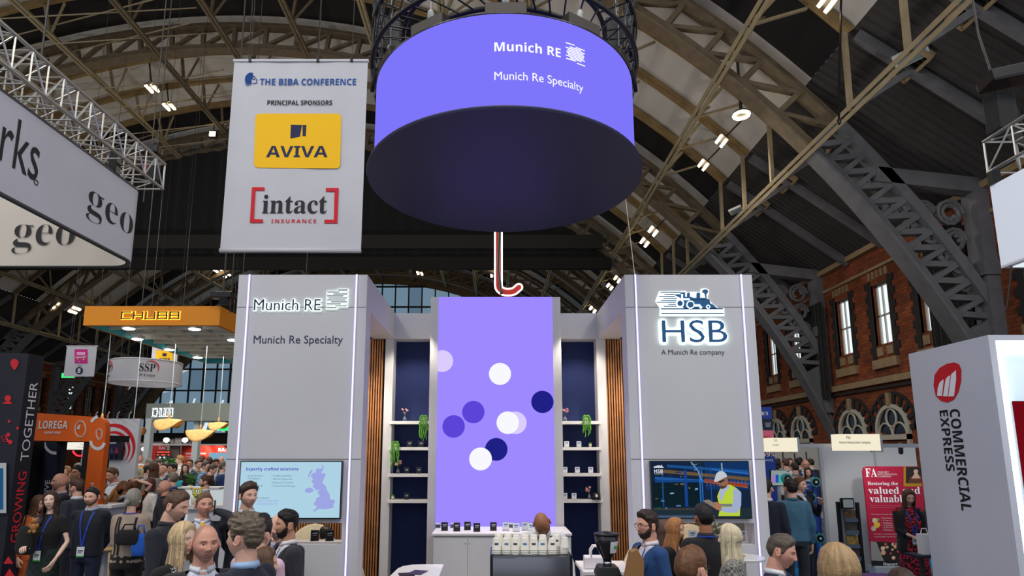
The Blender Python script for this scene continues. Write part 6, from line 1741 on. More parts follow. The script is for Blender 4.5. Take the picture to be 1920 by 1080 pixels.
# --- blue stand beyond the right tower
QY = 13.5
t = thing('banner_column', 'blue square column with a pink block and a large percentage', 'column', (at(1430, 900, QY).x, QY, 0))
x0_, x1_ = at(1405, 800, QY).x, at(1449, 800, QY).x; zt_ = at(1430, 763, QY).z
MB().box(x0_, x1_, QY, QY + .5, 0, zt_).build('column_body', mat('royal blue panel', (24, 56, 140), .6), t)
z_ = lambda py: at(1430, py, QY).z
MB().box(x0_, x1_ + .002, QY - .004, QY + .4, z_(806), z_(785)).build('navy_block', M_NPAN, t); MB().box(x0_, x1_ + .003, QY - .006, QY + .4, z_(830), z_(807)).build('pink_block', mat('dusty pink panel', (214, 100, 122), .6), t)
txt('column_text', serif('POLITICS'), 1405, 772, 1439.5, 778.5, QY - .008, M_INKW, t); txt('column_text', 'BUILDING', 1410, 817, 1443, 822, QY - .01, M_REDP, t); txt('column_text', bold('59%'), 1429, 846, 1453, 856, QY - .01, mat('cream print', (230, 200, 170), .7), t); txt('column_text', 'INSURANCE', 1418, 861, 1449, 865, QY - .01, M_WPR, t)
m = MB()
for k in range(7): m.beam(at(1440, 792, QY - .008) + X * (.02 * (k - 3)), at(1440, 801, QY - .008) + X * (.013 * (k - 3)), .012, .004, Y_)
m.build('crest', mat('silver print', (120, 126, 140), .6), t)
t = thing('blue_wall', 'blue wall with white text behind the node sculpture', 'wall', (at(1510, 960, 11.9).x, 11.9, 0)); a, b = at(1488, 902, 11.9), at(1545, 902, 11.9); MB().box(a.x, xA - .08, 11.9, 12.0, 0, a.z).build('panel', mat('deep blue panel', (16, 58, 140), .6), t); txt('wall_text', 'Moving at the speed', 1493, 907, 1520, 911, 11.895, M_WPR, t); txt('wall_text', 'of cyber risk', 1498, 914, 1516, 918, 11.895, M_WPR, t)
t = thing('grey_wall', 'white panelled wall at the back of the blue stand', 'wall', (at(1490, 880, 21).x, 21, 0)); MB().box(at(1430, 870, 21).x, at(1545, 870, 21).x, 21, 21.1, 0, at(1490, 845, 21).z + .1).build('panel', mat('off white panel', (176, 172, 164), .7), t)
for px in (1468, 1490, 1512): x = at(px, 860, 21).x; MB().box(x - .02, x + .02, 20.98, 21, 0, 2.2).build('panel_joint', M_CASE, t)
# node sculpture
t = thing('node_sculpture', 'dark rod sculpture with teal round nodes on the blue stand', 'sculpture', (at(1515, 1000, 10.6).x, 10.6, 0))
M_TEALN = mat('teal node', (70, 150, 156), .5)
nodes = {}
for nm, px, py in (('a', 1475, 897), ('b', 1528, 903.5), ('c', 1520, 933), ('d', 1518, 974), ('e', 1536, 1009)): nodes[nm] = at(px, py, 10.6)
m = MB(); m.tube([nodes['a'], nodes['b']], .02, 8); m.build('pale_rod', M_ALF, t)
for a_, b_ in (('b', 'c'), ('c', 'd'), ('d', 'e')): MB().tube([nodes[a_], nodes[b_]], .022, 8).build('rod', M_NPAN, t)
MB().tube([at(1518, 920, 10.55), (at(1526, 1040, 10.6).x, 10.6, 0)], .05, 8).build('mast', M_NPAN, t); q = nodes['e']; MB().tube([q, (q.x + .03, 10.6, 0)], .03, 8).build('mast', mat('blue rod', (40, 130, 200), .5), t)
for n_ in nodes.values(): 
    MB().tube([n_ - Y_ * .03, n_ + Y_ * .03], .085, 20).build('node', M_TEALN, t); MB().tube([n_ - Y_ * .045, n_ - Y_ * .03], .055, 18).build('node_core', M_BLACKP, t); MB().tube([n_ - Y_ * .05, n_ - Y_ * .045], .02, 10).build('node_cap', M_CARD_W, t)
# monitor
t = thing('monitor', 'monitor showing coloured cards on a stand at the blue stand', 'monitor', (at(1462, 900, 10.9).x, 10.9, 0)); a, b = at(1444.5, 881, 10.9), at(1476, 911, 10.9); MB().box(a.x, b.x, 10.9, 10.95, b.z, a.z).build('housing', M_BLACKP, t); flat('screen', rect(1446, 882, 1474.5, 910), 10.895, emat('pale monitor', (150, 168, 164), .8), t)
for k, c_ in enumerate(((170, 120, 190), (30, 80, 190), (40, 180, 150), (40, 130, 160))): flat('screen_card', rect(1447.5 + 6.7 * k, 890, 1453 + 6.7 * k, 905), 10.89, emat('card %d' % k, c_, .9), t)
MB().tube([((a.x + b.x) / 2, 10.93, b.z), ((a.x + b.x) / 2, 10.93, 0.02)], .03, 8).build('stand_pole', M_ALF, t); MB().box((a.x + b.x) / 2 - .2, (a.x + b.x) / 2 + .2, 10.8, 11.1, 0, .02).build('base', M_ALF, t)
for px in (0,):
    spot_light('shell_spot', (at(1650, 840, PY + .2).x, PY + .3, za - .1), (at(1660, 960, NY).x, NY, 1.2), 40, 90, (1, .95, .88))
area_light('corner_stand_lamp', (xw + 1.6, cyA - .6, 3.3), (xw + 1.6, cyA + .1, 1.2), .8, 30, (.85, .93, 1))
# ================================================================== people
from mathutils import noise as NZ
def sstep(a, b, x):
    t = min(max((x - a) / (b - a), 0), 1); return t * t * (3 - 2 * t)
def lerp_tab(tab, x):
    for i in range(len(tab) - 1):
        if x <= tab[i + 1][0]:
            a, b = tab[i], tab[i + 1]; return a[1] + (b[1] - a[1]) * (x - a[0]) / (b[0] - a[0])
    return tab[-1][1]
M_SKIN_P = mat('human skin', (200, 150, 125), .5, attr='Col', spec=.35)
M_HAIR = mat('human hair', (60, 40, 30), .55, attr='Col', bump=.35, scale=90)
M_EYEW = mat('eye white', (214, 208, 204), .25); M_IRIS = mat('dark iris', (34, 26, 24), .2)
M_SHOE = mat('black shoe leather', (20, 18, 18), .35); M_SHOEB = mat('tan shoe leather', (110, 60, 34), .4)
M_LANY = mat('blue lanyard', (24, 62, 168), .6, var=.3, scale=40); M_BADGE = mat('badge card', (216, 220, 224), .5); M_GRNP = mat('green print', (60, 150, 70), .6)
def cloth(c, pat=None):
    nm = 'cloth %02x%02x%02x' % c + (pat[0] if pat else '')
    if nm in _MATS: return _MATS[nm]
    m = mat(nm, c, .85, var=.12, scale=14, bump=.35, sheen=.08)
    if pat:
        nt = m.node_tree; b = nt.nodes['Principled BSDF']
        tc = nt.nodes.new('ShaderNodeTexCoord'); v = nt.nodes.new('ShaderNodeTexVoronoi' if pat[0] == 'spots' else 'ShaderNodeTexChecker')
        v.inputs['Scale'].default_value = pat[2]; nt.links.new(tc.outputs['Object'], v.inputs['Vector'])
        mx = nt.nodes.new('ShaderNodeMixRGB'); mx.inputs[1].default_value = rgb(c); mx.inputs[2].default_value = rgb(pat[1])
        if pat[0] == 'spots':
            r = nt.nodes.new('ShaderNodeMath'); r.operation = 'GREATER_THAN'; r.inputs[1].default_value = .48; nt.links.new(v.outputs['Distance'], r.inputs[0]); nt.links.new(r.outputs[0], mx.inputs[0])
        else: nt.links.new(v.outputs['Fac'], mx.inputs[0])
        nt.links.new(mx.outputs[0], b.inputs['Base Color'])
    return m

HEADC = Vector((0, -.012, 1.632))
NOSE = [(-.2, 0), (-.044, 0), (-.037, .012), (-.026, .025), (-.012, .018), (.008, .010), (.024, .005), (.05, 0), (.2, 0)]
def head_point(dx, dy, dz, fem):
    x, y, z = .0765 * dx, .097 * dy, .118 * dz
    if fem: x *= .95; y *= .96
    fr = max(0.0, -dy)
    if z < -.005:
        t = min((-z - .005) / .112, 1); x *= 1 - (.34 if fem else .26) * t ** 1.4
        if y > 0: y *= 1 - .5 * t
        else: y *= 1 + .02 * t
    if y > 0 and z > -.03: y += .010 * dy * sstep(-.03, .03, z)
    y += .009 * fr ** 4
    if fr > .15:
        w = sstep(.15, .5, fr); ax = abs(x)
        g = lambda cx, sx, cz, sz: exp(-((ax - cx) / sx) ** 2 - ((z - cz) / sz) ** 2)
        d = lerp_tab(NOSE, z) * exp(-(x / (.0085 + .005 * sstep(.02, -.03, z))) ** 2) * (.85 if fem else 1)
        d += .006 * g(.013, .007, -.031, .008) - .012 * g(.032, .017, .006, .011) + (.003 if fem else .006) * g(.030, .022, .027, .008) + .004 * g(.046, .018, -.022, .016)
        d += .0065 * g(0, .020, -.055, .0055) + .0065 * g(0, .017, -.068, .006) - .0045 * g(0, .023, -.0615, .0028) - .004 * g(0, .02, -.081, .006) + .009 * g(0, .019, -.101, .012)
        y -= d * w
    return Vector((x, y, z))
_HEADS = {}
def head_grid(nl, na, fem):
    k = (nl, na, fem)
    if k in _HEADS: return _HEADS[k]
    rows = []
    for i in range(nl + 1):
        t = pi * (.004 + .992 * i / nl); row = []
        for j in range(na):
            u = -pi + 2 * pi * j / na; a = u - .5 * sin(u)
            row.append((head_point(sin(t) * sin(a), -sin(t) * cos(a), cos(t), fem), a))
        rows.append(row)
    nr = []
    for i in range(nl + 1):
        r = []
        for j in range(na):
            p = rows[i][j][0]; du = rows[i][(j + 1) % na][0] - rows[i][j - 1][0]; dv = rows[min(i + 1, nl)][j][0] - rows[max(i - 1, 0)][j][0]
            n = dv.cross(du); n = n.normalized() if n.length > 1e-9 else p.normalized()
            if n.dot(p) < 0: n = -n
            r.append(n)
        nr.append(r)
    _HEADS[k] = (rows, nr); return _HEADS[k]
LINE_M = [(0, .074), (.5, .070), (.95, .052), (1.2, .030), (1.38, -.012), (1.52, -.016), (1.62, .026), (1.95, .024), (2.1, -.02), (2.5, -.052), (3.15, -.062)]
LINE_R = [(0, .094), (.35, .084), (.6, .098), (.95, .062), (1.2, .030), (1.38, -.005), (1.52, -.01), (1.62, .026), (1.95, .024), (2.1, -.02), (2.5, -.052), (3.15, -.062)]
LINE_B = [(0, .125), (1.0, .115), (1.3, .05), (1.45, .0), (1.62, .026), (1.95, .024), (2.1, -.02), (2.6, -.05), (3.15, -.06)]
LINE_F = [(0, .080), (.45, .076), (.8, .050), (1.0, .01), (1.2, -.05), (1.6, -.075), (2.2, -.08), (3.15, -.085)]
CC = Vector
def col_mesh(me, cols):
    a = me.color_attributes.new('Col', 'FLOAT_COLOR', 'POINT')
    a.data.foreach_set('color', [c for q in cols for c in (q[0], q[1], q[2], 1.0)])
def mixc(a, b, t): return tuple(a[i] + (b[i] - a[i]) * t for i in range(3))

def remesh(m, v, it=2):
    me = m.mesh('soft', []); o = bpy.data.objects.new('soft', me); COL.objects.link(o)
    md = o.modifiers.new('r', 'REMESH'); md.mode = 'VOXEL'; md.voxel_size = v; md.use_smooth_shade = True
    s = o.modifiers.new('s', 'SMOOTH'); s.factor = .5; s.iterations = it
    return o
def mesh_lists(me): return [v.co.copy() for v in me.vertices], [tuple(p.vertices) for p in me.polygons]
def srings(tab, n=28, e=2.5):
    out = []
    for z, a, b, yc in tab:
        r = []
        for k in range(n):
            t = 2 * pi * k / n; c, s_ = cos(t), sin(t)
            r.append(Vector((a * abs(c) ** (2 / e) * (1 if c >= 0 else -1), yc + b * abs(s_) ** (2 / e) * (1 if s_ >= 0 else -1), z)))
        out.append(r)
    return out
def ik(sh, tgt, sx, l1=.295, l2=.265, pole=None):
    d = tgt - sh; L = min(d.length, l1 + l2 - .004); d = d.normalized(); tgt = sh + d * L
    a = (l1 * l1 - l2 * l2 + L * L) / (2 * L); h = sqrt(max(l1 * l1 - a * a, 0))
    p = pole or Vector((.55 * sx, .55, -.7)); p = (p - d * p.dot(d)).normalized()
    return sh + d * a + p * h, tgt
POSE = {'down': ((.235, -.03, .86), None), 'behind': ((.05, .19, .93), Vector((1, .35, -.1))), 'front': ((.05, -.25, 1.04), None), 'folded': ((-.10, -.20, 1.17), Vector((.7, -.1, -.8))), 'phone': ((.105, -.055, 1.575), Vector((.8, -.6, -.5))),
        'hold': ((.13, -.30, 1.12), None), 'mouth': ((.03, -.15, 1.54), Vector((.5, -.2, -1))), 'reach': ((.22, -.45, 1.30), None), 'hair': ((.07, .02, 1.72), Vector((1, -.1, .1))), 'work': ((.27, -.38, 1.02), Vector((.9, .1, -.3))), 'out': ((.26, -.16, .93), None), 'desk': ((.12, -.30, 1.02), None)}
def hand(m, w, fd, sx, n, curl=.45):
    """palm, four unequal bent fingers and a thumb leaving the side of the palm; w wrist, fd forearm direction, n palm normal"""
    n = (n - fd * n.dot(fd)).normalized(); s = fd.cross(n).normalized()
    q = lambda f, a, b: w + fd * f + s * a + n * b
    ring = lambda f, a, b: [q(f, a * cos(t), b * sin(t)) for t in [2 * pi * k / 10 for k in range(10)]]
    m.loft([ring(-.02, .024, .019), ring(.015, .028, .017), ring(.05, .039, .015), ring(.085, .041, .013), ring(.097, .036, .008)])
    for i, (off, L) in enumerate(((-.030, .066), (-.010, .078), (.010, .082), (.029, .072))):
        p = q(.088, off, 0); a = curl * (.5 + .12 * (3 - i)); pts = [p - fd * .012]; sg = L / 3 * 1.1
        for j in range(3): pts.append(p); p = p + (fd * cos(a) + n * sin(a)) * sg; a += curl
        pts.append(p); m.tube(pts, [.0088, .009, .0085, .0078, .0055], 7)
    t0 = q(.022, .028, .004); t1 = t0 + fd * .030 + s * .026 + n * .012; t2 = t1 + fd * .032 + s * .008 + n * .014
    m.tube([q(.008, .016, .002), t0, t1, t2, t2 + fd * .010 + n * .003], [.013, .0125, .0105, .0088, .006], 8)

SKINS = {'fair': (222, 174, 152), 'pale': (230, 192, 172), 'tan': (198, 146, 118), 'brown': (160, 106, 76), 'ruddy': (218, 160, 138)}
STATS = []
PLATFORMS = [(-14, -3.3, 12.75, 24), (4.3, 11.5, 13.3, 19)]
for _a, _b, _c, _d in PLATFORMS: trim(MB().box(_a, _b, _c - .35, _d, 0.0, .14), M_FLOOR)
def person(label, px, top, D, rz=0, hy=0, hp=0, hr=0, skin='fair', hair='short', hc=(60, 42, 30), beard=0, bc=None, wear='suit', c1=(30, 32, 40), c2=(206, 208, 216), c3=(28, 30, 38), arms=('down', 'down'), lany=0, tie=None, glasses=0, fem=0, lean=0, sit=0.0, girth=1.0, shoe=0, pat=None, hl=.3, ht=.018, extra=(), vneck=.062, group=None, hn=1.0):
    near = D < 5.6; mid = D < 10.6
    vox = .013 if near else .019 if mid else .032
    nl, na = (84, 76) if near else (52, 48) if mid else (30, 28)
    R = Matrix.Rotation
    HM = Matrix.Translation((0, .012, 1.505)) @ R(radians(hy), 4, 'Z') @ R(radians(hp), 4, 'X') @ R(radians(hr), 4, 'Y') @ Matrix.Translation((0, -.012, -1.505))
    LM = Matrix.Translation((0, 0, .95)) @ R(radians(lean), 4, 'X') @ Matrix.Translation((0, 0, -.95))
    hcen = LM @ (HM @ HEADC)
    rzr = radians(rz); cz = at(px, top + 1140 * .232 / D * .47, D)
    bz_ = .14 if any(a_ < cz.x < b_ and c_ < D < d_ for a_, b_, c_, d_ in PLATFORMS) else 0
    s = (cz.z - bz_) / (hcen.z - sit)
    STATS.append((label[:24], round(s, 2)))
    if sit: s = min(max(s, .9), 1.08)
    hr_ = R(rzr, 3, 'Z') @ (hcen * s)
    root = thing('person', label, 'person', (cz.x - hr_.x, D - hr_.y, (cz.z - hcen.z * s) if sit else bz_), rzr, group)
    TM = Matrix.Scale(s, 4)
    def upper(v): return LM @ v if v.z > .95 else v
    def place(me, head=False, rigid=False):
        M = TM @ (LM @ HM if head else Matrix.Identity(4))
        for v in me.vertices:
            v.co = M @ v.co if head else TM @ upper(v.co)
        me.update()
    def put(nm, me, head=False, parent=root):
        place(me, head); o = bpy.data.objects.new(nm, me); COL.objects.link(o); o.parent = parent; return o
    def putm(nm, m, mt, head=False, parent=root, smooth=True): return put(nm, m.mesh(nm, mt, smooth), head, parent)
    sk = rgb(SKINS[skin])[:3]; lip = mixc(sk, rgb((150, 60, 56))[:3], .55 if fem else .3); bcol = rgb(bc or hc)[:3]; hcol = rgb(hc)[:3]
    # ---- head
    rows, nrm = head_grid(nl, na, fem)
    line = {'bald': LINE_B, 'buzz': LINE_R, 'recede': LINE_R}.get(hair, LINE_M)
    B = MB(); cols = []
    for i in range(nl + 1):
        for j in range(na):
            p, a = rows[i][j]; x, y, z = p; ax = abs(x); c = sk
            cheek = exp(-((ax - .042) / .02) ** 2 - ((z + .025) / .02) ** 2) * (y < 0); c = mixc(c, (sk[0] * 1.05, sk[1] * .78, sk[2] * .74), .35 * cheek)
            if y < -.04:
                l_ = max(exp(-(x / .022) ** 4 - ((z + .056) / .006) ** 2), exp(-(x / .019) ** 4 - ((z + .068) / .0065) ** 2)); c = mixc(c, lip, min(l_ * 1.2, 1)); mo = exp(-(x / .022) ** 4 - ((z + .0615) / .0022) ** 2); c = mixc(c, (.05, .015, .015), mo * .75)
                br = exp(-((ax - .031) / .017) ** 4 - ((z - .0265 + .12 * max(ax - .034, 0)) / .0045) ** 2); c = mixc(c, mixc(hcol, sk, .15), min(br, 1) * (.75 if fem else .9))
                if not near: e_ = exp(-((ax - .031) / .013) ** 2 - ((z - .005) / .006) ** 2); c = mixc(c, (.03, .02, .02), e_ * .8)
            if beard and z < .01:
                ba = abs(a); lower = lerp_tab([(0, -.040), (.35, -.040), (.5, -.062), (.9, -.052), (1.25, -.02), (1.45, .0), (1.55, -.02), (1.7, -.2), (3.2, -.3)], ba)
                k = sstep(lower + .006, lower - .010, z); k *= 1 - exp(-(x / .021) ** 4 - ((z + .062) / .010) ** 2); k *= 1 - .0 * x
                if z > -.046 and ba < .5: k *= sstep(-.036, -.043, z)
                c = mixc(c, bcol, beard * k)
            if hair in ('buzz', 'fade', 'short', 'recede', 'curly', 'bald'):
                zh = lerp_tab(line, abs(a)); k = sstep(zh - .004, zh + (.035 if hair in ('buzz', 'bald') else .014), z); c = mixc(c, hcol, k * (.52 if hair == 'buzz' else .12 if hair == 'bald' else .9))
            B.v.append(tuple(p + HEADC)); cols.append(c)
    for i in range(nl):
        for j in range(na): j2 = (j + 1) % na; B.f.append((i * na + j, (i + 1) * na + j, (i + 1) * na + j2, i * na + j2)); B.m.append(0)
    B.f.append(tuple(range(na))); B.f.append(tuple(range((nl + 1) * na - 1, nl * na - 1, -1))); B.m += [0, 0]
    wx = .076 * (.95 if fem else 1)
    for sx in (() if hair in ('long', 'bob') else (-1, 1)):
        n0 = len(B.v); M = R(.35 * sx, 3, 'Z') @ R(-.18, 3, 'X')
        B.ell(HEADC + Vector((sx * (wx + .004), .014, -.004)), (.008, .019, .031), 12, 8, M); B.tube([HEADC + Vector((sx * (wx + .012), .014, -.004)) + M @ Vector((0, .016 * sin(t), .027 * cos(t))) for t in [.2 + k * .5 for k in range(9)]], .0048, 6)
        cols += [mixc(sk, (sk[0], sk[1] * .8, sk[2] * .78), .4)] * (len(B.v) - n0)
    for vv in range(len(B.v)): B.v[vv] = tuple(HM @ Vector(B.v[vv]))
    # ---- rest of the body: neck, trunk, limbs, hands (one mesh)
    shx = .178 * (.9 if fem else 1) * (1 + (girth - 1) * .4)
    arm = []
    for sx, ps in ((-1, arms[0]), (1, arms[1])):
        tg, pole = POSE[ps] if isinstance(ps, str) else ps
        sh = Vector((sx * shx, .006, 1.405)); tg = Vector((tg[0] * sx, tg[1], tg[2])); pole = Vector((pole.x * sx, pole.y, pole.z)) if pole else None
        el, wr = ik(sh, tg, sx, pole=pole); arm.append((sh, el, wr, sx))
    legs = []
    for sx in (-1, 1):
        hp_ = Vector((sx * .088, .0, .92))
        legs.append((hp_, Vector((sx * .115, -.40, .90)), Vector((sx * .11, -.36, .10 + sit))) if sit else (hp_, Vector((sx * .098, -.012, .50)), Vector((sx * .10, .012, .085))))
    T = MB()
    nr_ = .050 if fem else .060
    T.tube([HM @ (HEADC + Vector((0, .018, -.05))), HM @ (HEADC + Vector((0, .022, -.09))), Vector((0, .014, 1.49)), Vector((0, .012, 1.43))], [nr_ * .95, nr_, nr_ * 1.04, nr_ * 1.3], 16)
    T.loft(srings([(.86, .15, .105, 0), (1.08, .135, .095, 0), (1.25, .15, .10, 0), (1.37, .125, .075, 0), (1.44, .07, .055, .01)], 18))
    for sh, el, wr, sx in arm:
        T.tube([Vector((sx * .05, .008, 1.42)), sh * .97 + Vector((0, 0, .03))], [.036, .028], 10); T.tube([sh * .97 + Vector((0, 0, .04)), sh.lerp(el, .3), sh.lerp(el, .6), el, el.lerp(wr, .35), wr], [.026, .034, .037, .033, .035, .024] if not fem else [.025, .032, .034, .030, .031, .021], 10)
    for a_, b_, c_ in legs: T.tube([a_, b_, b_.lerp(c_, .35), c_], [.075, .052, .052, .036], 10)
    if mid:
        me = eval_mesh(remesh(T, max(vox, .014), 1), 'body'); v2, f2 = mesh_lists(me); bpy.data.meshes.remove(me); T = MB(); T.add(v2, f2)
    for sh, el, wr, sx in arm:
        fd = (wr - el).normalized(); n_ = Vector((-sx, -.15, .05)) if abs(fd.z) > .6 else Vector((-sx * .4, 0, -1))
        hand(T, wr, fd, sx, n_, .42 if mid else .35)
    n0 = len(B.v); LMi = None
    B.add(T.v, T.f); cols += [sk] * len(T.v)
    me = B.mesh('body', M_SKIN_P, True); col_mesh(me, cols)
    for i_, v in enumerate(me.vertices):
        v.co = TM @ (LM @ v.co if (i_ < n0 or v.co.z > .95) else v.co)
    body = bpy.data.objects.new('body', me); COL.objects.link(body); body.parent = root
    # ---- eyes
    if near or (mid and abs(((rz + hy + 180) % 360) - 180) < 110):
        for sx in (-1, 1):
            sp = head_point(*(Vector((sx * .33, -.94, .05)).normalized()), fem); e = MB(); cpos = HEADC + Vector((sx * .031, sp.y + .0105, .005)); rr = .0122
            for k, (lo, hi, r_) in enumerate(((0, .42, rr * 1.03), (.42, 1.6, rr))):
                e.cm = 1 - k; e.loft([[cpos + Vector((r_ * sin(t) * cos(q), -r_ * cos(t), r_ * sin(t) * sin(q))) for q in [2 * pi * w_ / 12 for w_ in range(12)]] for t in [max(lo, .02) + (hi - lo) * w_ / 4 for w_ in range(5)]], True, False)
            e.cm = 2
            for lo, hi in ((radians(16), radians(88)), (radians(-88), radians(-24))):
                e.sheet([[cpos + Vector((rr * 1.12 * sin(q) * cos(t), -rr * 1.12 * cos(q) * cos(t), rr * 1.12 * sin(t))) for q in [-1.35 + 2.7 * w_ / 8 for w_ in range(9)]] for t in [lo + (hi - lo) * w_ / 5 for w_ in range(6)]])
            putm('eye', e, [M_EYEW, M_IRIS, mat('eyelid ' + skin, tuple(int(x_ * .93) for x_ in SKINS[skin]), .55)], True)
    # ---- hair
    random.seed(len(label) * 7 + int(px)); sd = random.uniform(0, 50)
    if hair not in ('bald', 'none', 'buzz'):
        lf = hair in ('long', 'bob', 'pony')
        hline = LINE_F if lf else line
        tt, ts = {'buzz': (.002, .0015), 'fade': (.024, .0015), 'short': (ht, .008), 'recede': (.012, .007), 'curly': (.032, .016)}.get(hair, (.018, .014))
        Hm = MB(); idx = {}; hcl = []
        def hv(i, j):
            j %= na
            if (i, j) in idx: return idx[i, j]
            p, a = rows[i][j]; zh = lerp_tab(hline, abs(a)) + .004 * NZ.noise(Vector((a * 6, sd, 0)))
            if p.z < zh - .007: idx[i, j] = -1; return -1
            k = sstep(zh - .006, zh + .022, p.z); top_ = sstep(.02, .085, p.z)
            th = (ts + (tt - ts) * top_) * k
            nz = NZ.noise(p * (70 if hair == 'curly' else 38) * hn + Vector((sd, 0, 0))); n2 = NZ.noise(Vector((p.x * 120, p.y * 30, sd)))
            th *= 1 + nz * (.7 if hair == 'curly' else .10 if lf else .28) + n2 * (.1 if lf else .22) + (.16 * NZ.noise(Vector((a * 17, sd, p.z * 3))) if lf else 0)
            if hair == 'short' and abs(a) < .9: th += .006 * k * sstep(.07, .10, p.z)
            idx[i, j] = len(Hm.v); Hm.v.append(tuple(p + HEADC + nrm[i][j] * (th - .0012 * (1 - k)))); st_ = (.72 + .75 * abs(NZ.noise(Vector((a * 19, sd, p.z * 4)))) + .35 * NZ.noise(Vector((a * 5, sd, 1)))) if lf else .72 + .7 * abs(n2) + .3 * nz; hcl.append(tuple(c_ * max(st_, .4) for c_ in hcol)); return idx[i, j]
        for i in range(nl):
            for j in range(na):
                q = [hv(i, j), hv(i + 1, j), hv(i + 1, j + 1), hv(i, j + 1)]
                if min(q) >= 0: Hm.f.append(tuple(q)); Hm.m.append(0)
        rr_ = [hv(0, j) for j in range(na)]; Hm.f.append(tuple(rr_)); Hm.m.append(0)
        if hair in ('long', 'bob'):
            nc, nrw = (90, 26) if near else (54, 16) if mid else (30, 10)
            base = len(Hm.v)
            for c_ in range(nc + 1):
                a = .82 + (2 * pi - 1.64) * c_ / nc; fq = abs(a - pi); cl = NZ.noise(Vector((a * 7, sd, 0))); fn = NZ.noise(Vector((a * 26, sd, 3))); Lc = hl * (1 + .10 * cl + .06 * fn) - (.05 * hl if fq > 1.9 else 0)
                st_ = max(.85 + .8 * fn + .35 * cl, .42)
                for r_ in range(nrw + 1):
                    f = r_ / nrw
                    z = .085 - (.085 + Lc) * f
                    zz = max(min(z, .115), -.055); ct = max(min(zz / .118, .97), -.6); sn = sqrt(1 - ct * ct)
                    p = head_point(sn * sin(a), -sn * cos(a) * (1 if abs(fq) < 2 else 1), ct, fem)
                    out = .015 + .0035 * fn * (.3 + f) + .006 * cl * f + (.010 if z < -.04 else 0)
                    fl = max(0, -z - .055); d2 = Vector((p.x, p.y, 0)).normalized()
                    wv = .010 * sin(z * 42 + cl * 5) * f if pat == 'wavy' else 0
                    if z < -.055: p = Vector((p.x * (1 + fl * .9), p.y * (1 - fl * .2) + .02 * min(fl / .1, 1) * (fq < 1.2), z))
                    v = p + d2 * (out + wv) + HEADC
                    if fl > .07 and fq > .9: v.y = min(v.y, -.04 - .25 * min(fl, .2)) if fq > 1.7 else v.y
                    Hm.v.append(tuple(v)); hcl.append(tuple(q_ * st_ for q_ in hcol))
            for c_ in range(nc):
                for r_ in range(nrw):
                    q0 = base + c_ * (nrw + 1) + r_; Hm.f.append((q0, q0 + 1, q0 + nrw + 2, q0 + nrw + 1)); Hm.m.append(0)
        if hair == 'pony':
            n0 = len(Hm.v); Hm.ell(HEADC + Vector((.01, .118, -.02)), (.034, .03, .032), 12, 8); Hm.tube([HEADC + Vector((.01, .125, -.02)), HEADC + Vector((.02, .15, -.05)), HEADC + Vector((.02, .14, -.10))], [.026, .022, .006], 10); hcl += [tuple(c_ * random.uniform(.7, 1.15) for c_ in hcol) for _ in range(len(Hm.v) - n0)]
        me = Hm.mesh('hair', M_HAIR, True); col_mesh(me, hcl); ho = put('hair', me, True)
        if hair in ('long', 'bob'): md = ho.modifiers.new('t', 'SOLIDIFY'); md.thickness = .010 * s; md.offset = -.6
    if beard > .8:
        Bm = MB(); idx = {}; bcl = []
        def bv(i, j):
            j %= na
            if (i, j) in idx: return idx[i, j]
            p, a = rows[i][j]; ba = abs(a); lower = lerp_tab([(0, -.074), (.22, -.072), (.32, -.052), (.5, -.058), (.9, -.052), (1.25, -.022), (1.42, -.0), (1.5, -.01), (1.62, -.2), (3.2, -.3)], ba)
            if p.z > lower: idx[i, j] = -1; return -1
            k = sstep(lower, lower - .018, p.z); idx[i, j] = len(Bm.v); Bm.v.append(tuple(p + HEADC + nrm[i][j] * (.009 * k * (1 + .4 * NZ.noise(p * 90)) - .0008))); q = .75 + .4 * abs(NZ.noise(p * 130)); bcl.append(tuple(c_ * q for c_ in bcol)); return idx[i, j]
        for i in range(nl):
            for j in range(na):
                q = [bv(i, j), bv(i + 1, j), bv(i + 1, j + 1), bv(i, j + 1)]
                if min(q) >= 0: Bm.f.append(tuple(q)); Bm.m.append(0)
        me = Bm.mesh('beard', M_HAIR, True); col_mesh(me, bcl); put('beard', me, True)
    if glasses:
        G = MB(); gy = head_point(*(Vector((.25, -.96, .05)).normalized()), fem).y - .016
        for sx in (-1, 1):
            cg = HEADC + Vector((sx * .032, gy, .002)); G.tube([cg + Vector((.024 * cos(t), .004 * abs(cos(t)), .018 * sin(t))) for t in [2 * pi * k / 16 for k in range(17)]], .0022, 5, False); G.tube([cg + Vector((sx * .024, .002, .004)), HEADC + Vector((sx * (wx + .006), .0, .010)), HEADC + Vector((sx * (wx + .004), .03, .004))], .0022, 5)
        G.tube([HEADC + Vector((-.009, gy, .006)), HEADC + Vector((.009, gy, .006))], .002, 5); putm('glasses', G, M_BLACKP, True)
    # ---- trousers / skirt, shoes
    if wear != 'dress':
        m = MB(); g = girth
        m.loft(srings([(.84, .165 * g, .118 * g, 0), (.95, .168 * g, .118 * g, 0), (1.03, .155 * g, .108 * g, 0)], 18))
        for a_, b_, c_ in legs: m.tube([a_ + Z * (.0 if not sit else 0), a_.lerp(b_, .5), b_, b_.lerp(c_, .5), c_ + Z * -.03], [.098 * g, .083, .066, .062, .062], 12)
        me = eval_mesh(remesh(m, max(vox, .02)), 'trousers'); me.materials.clear(); me.materials.append(cloth(c3)); put('trousers', me)
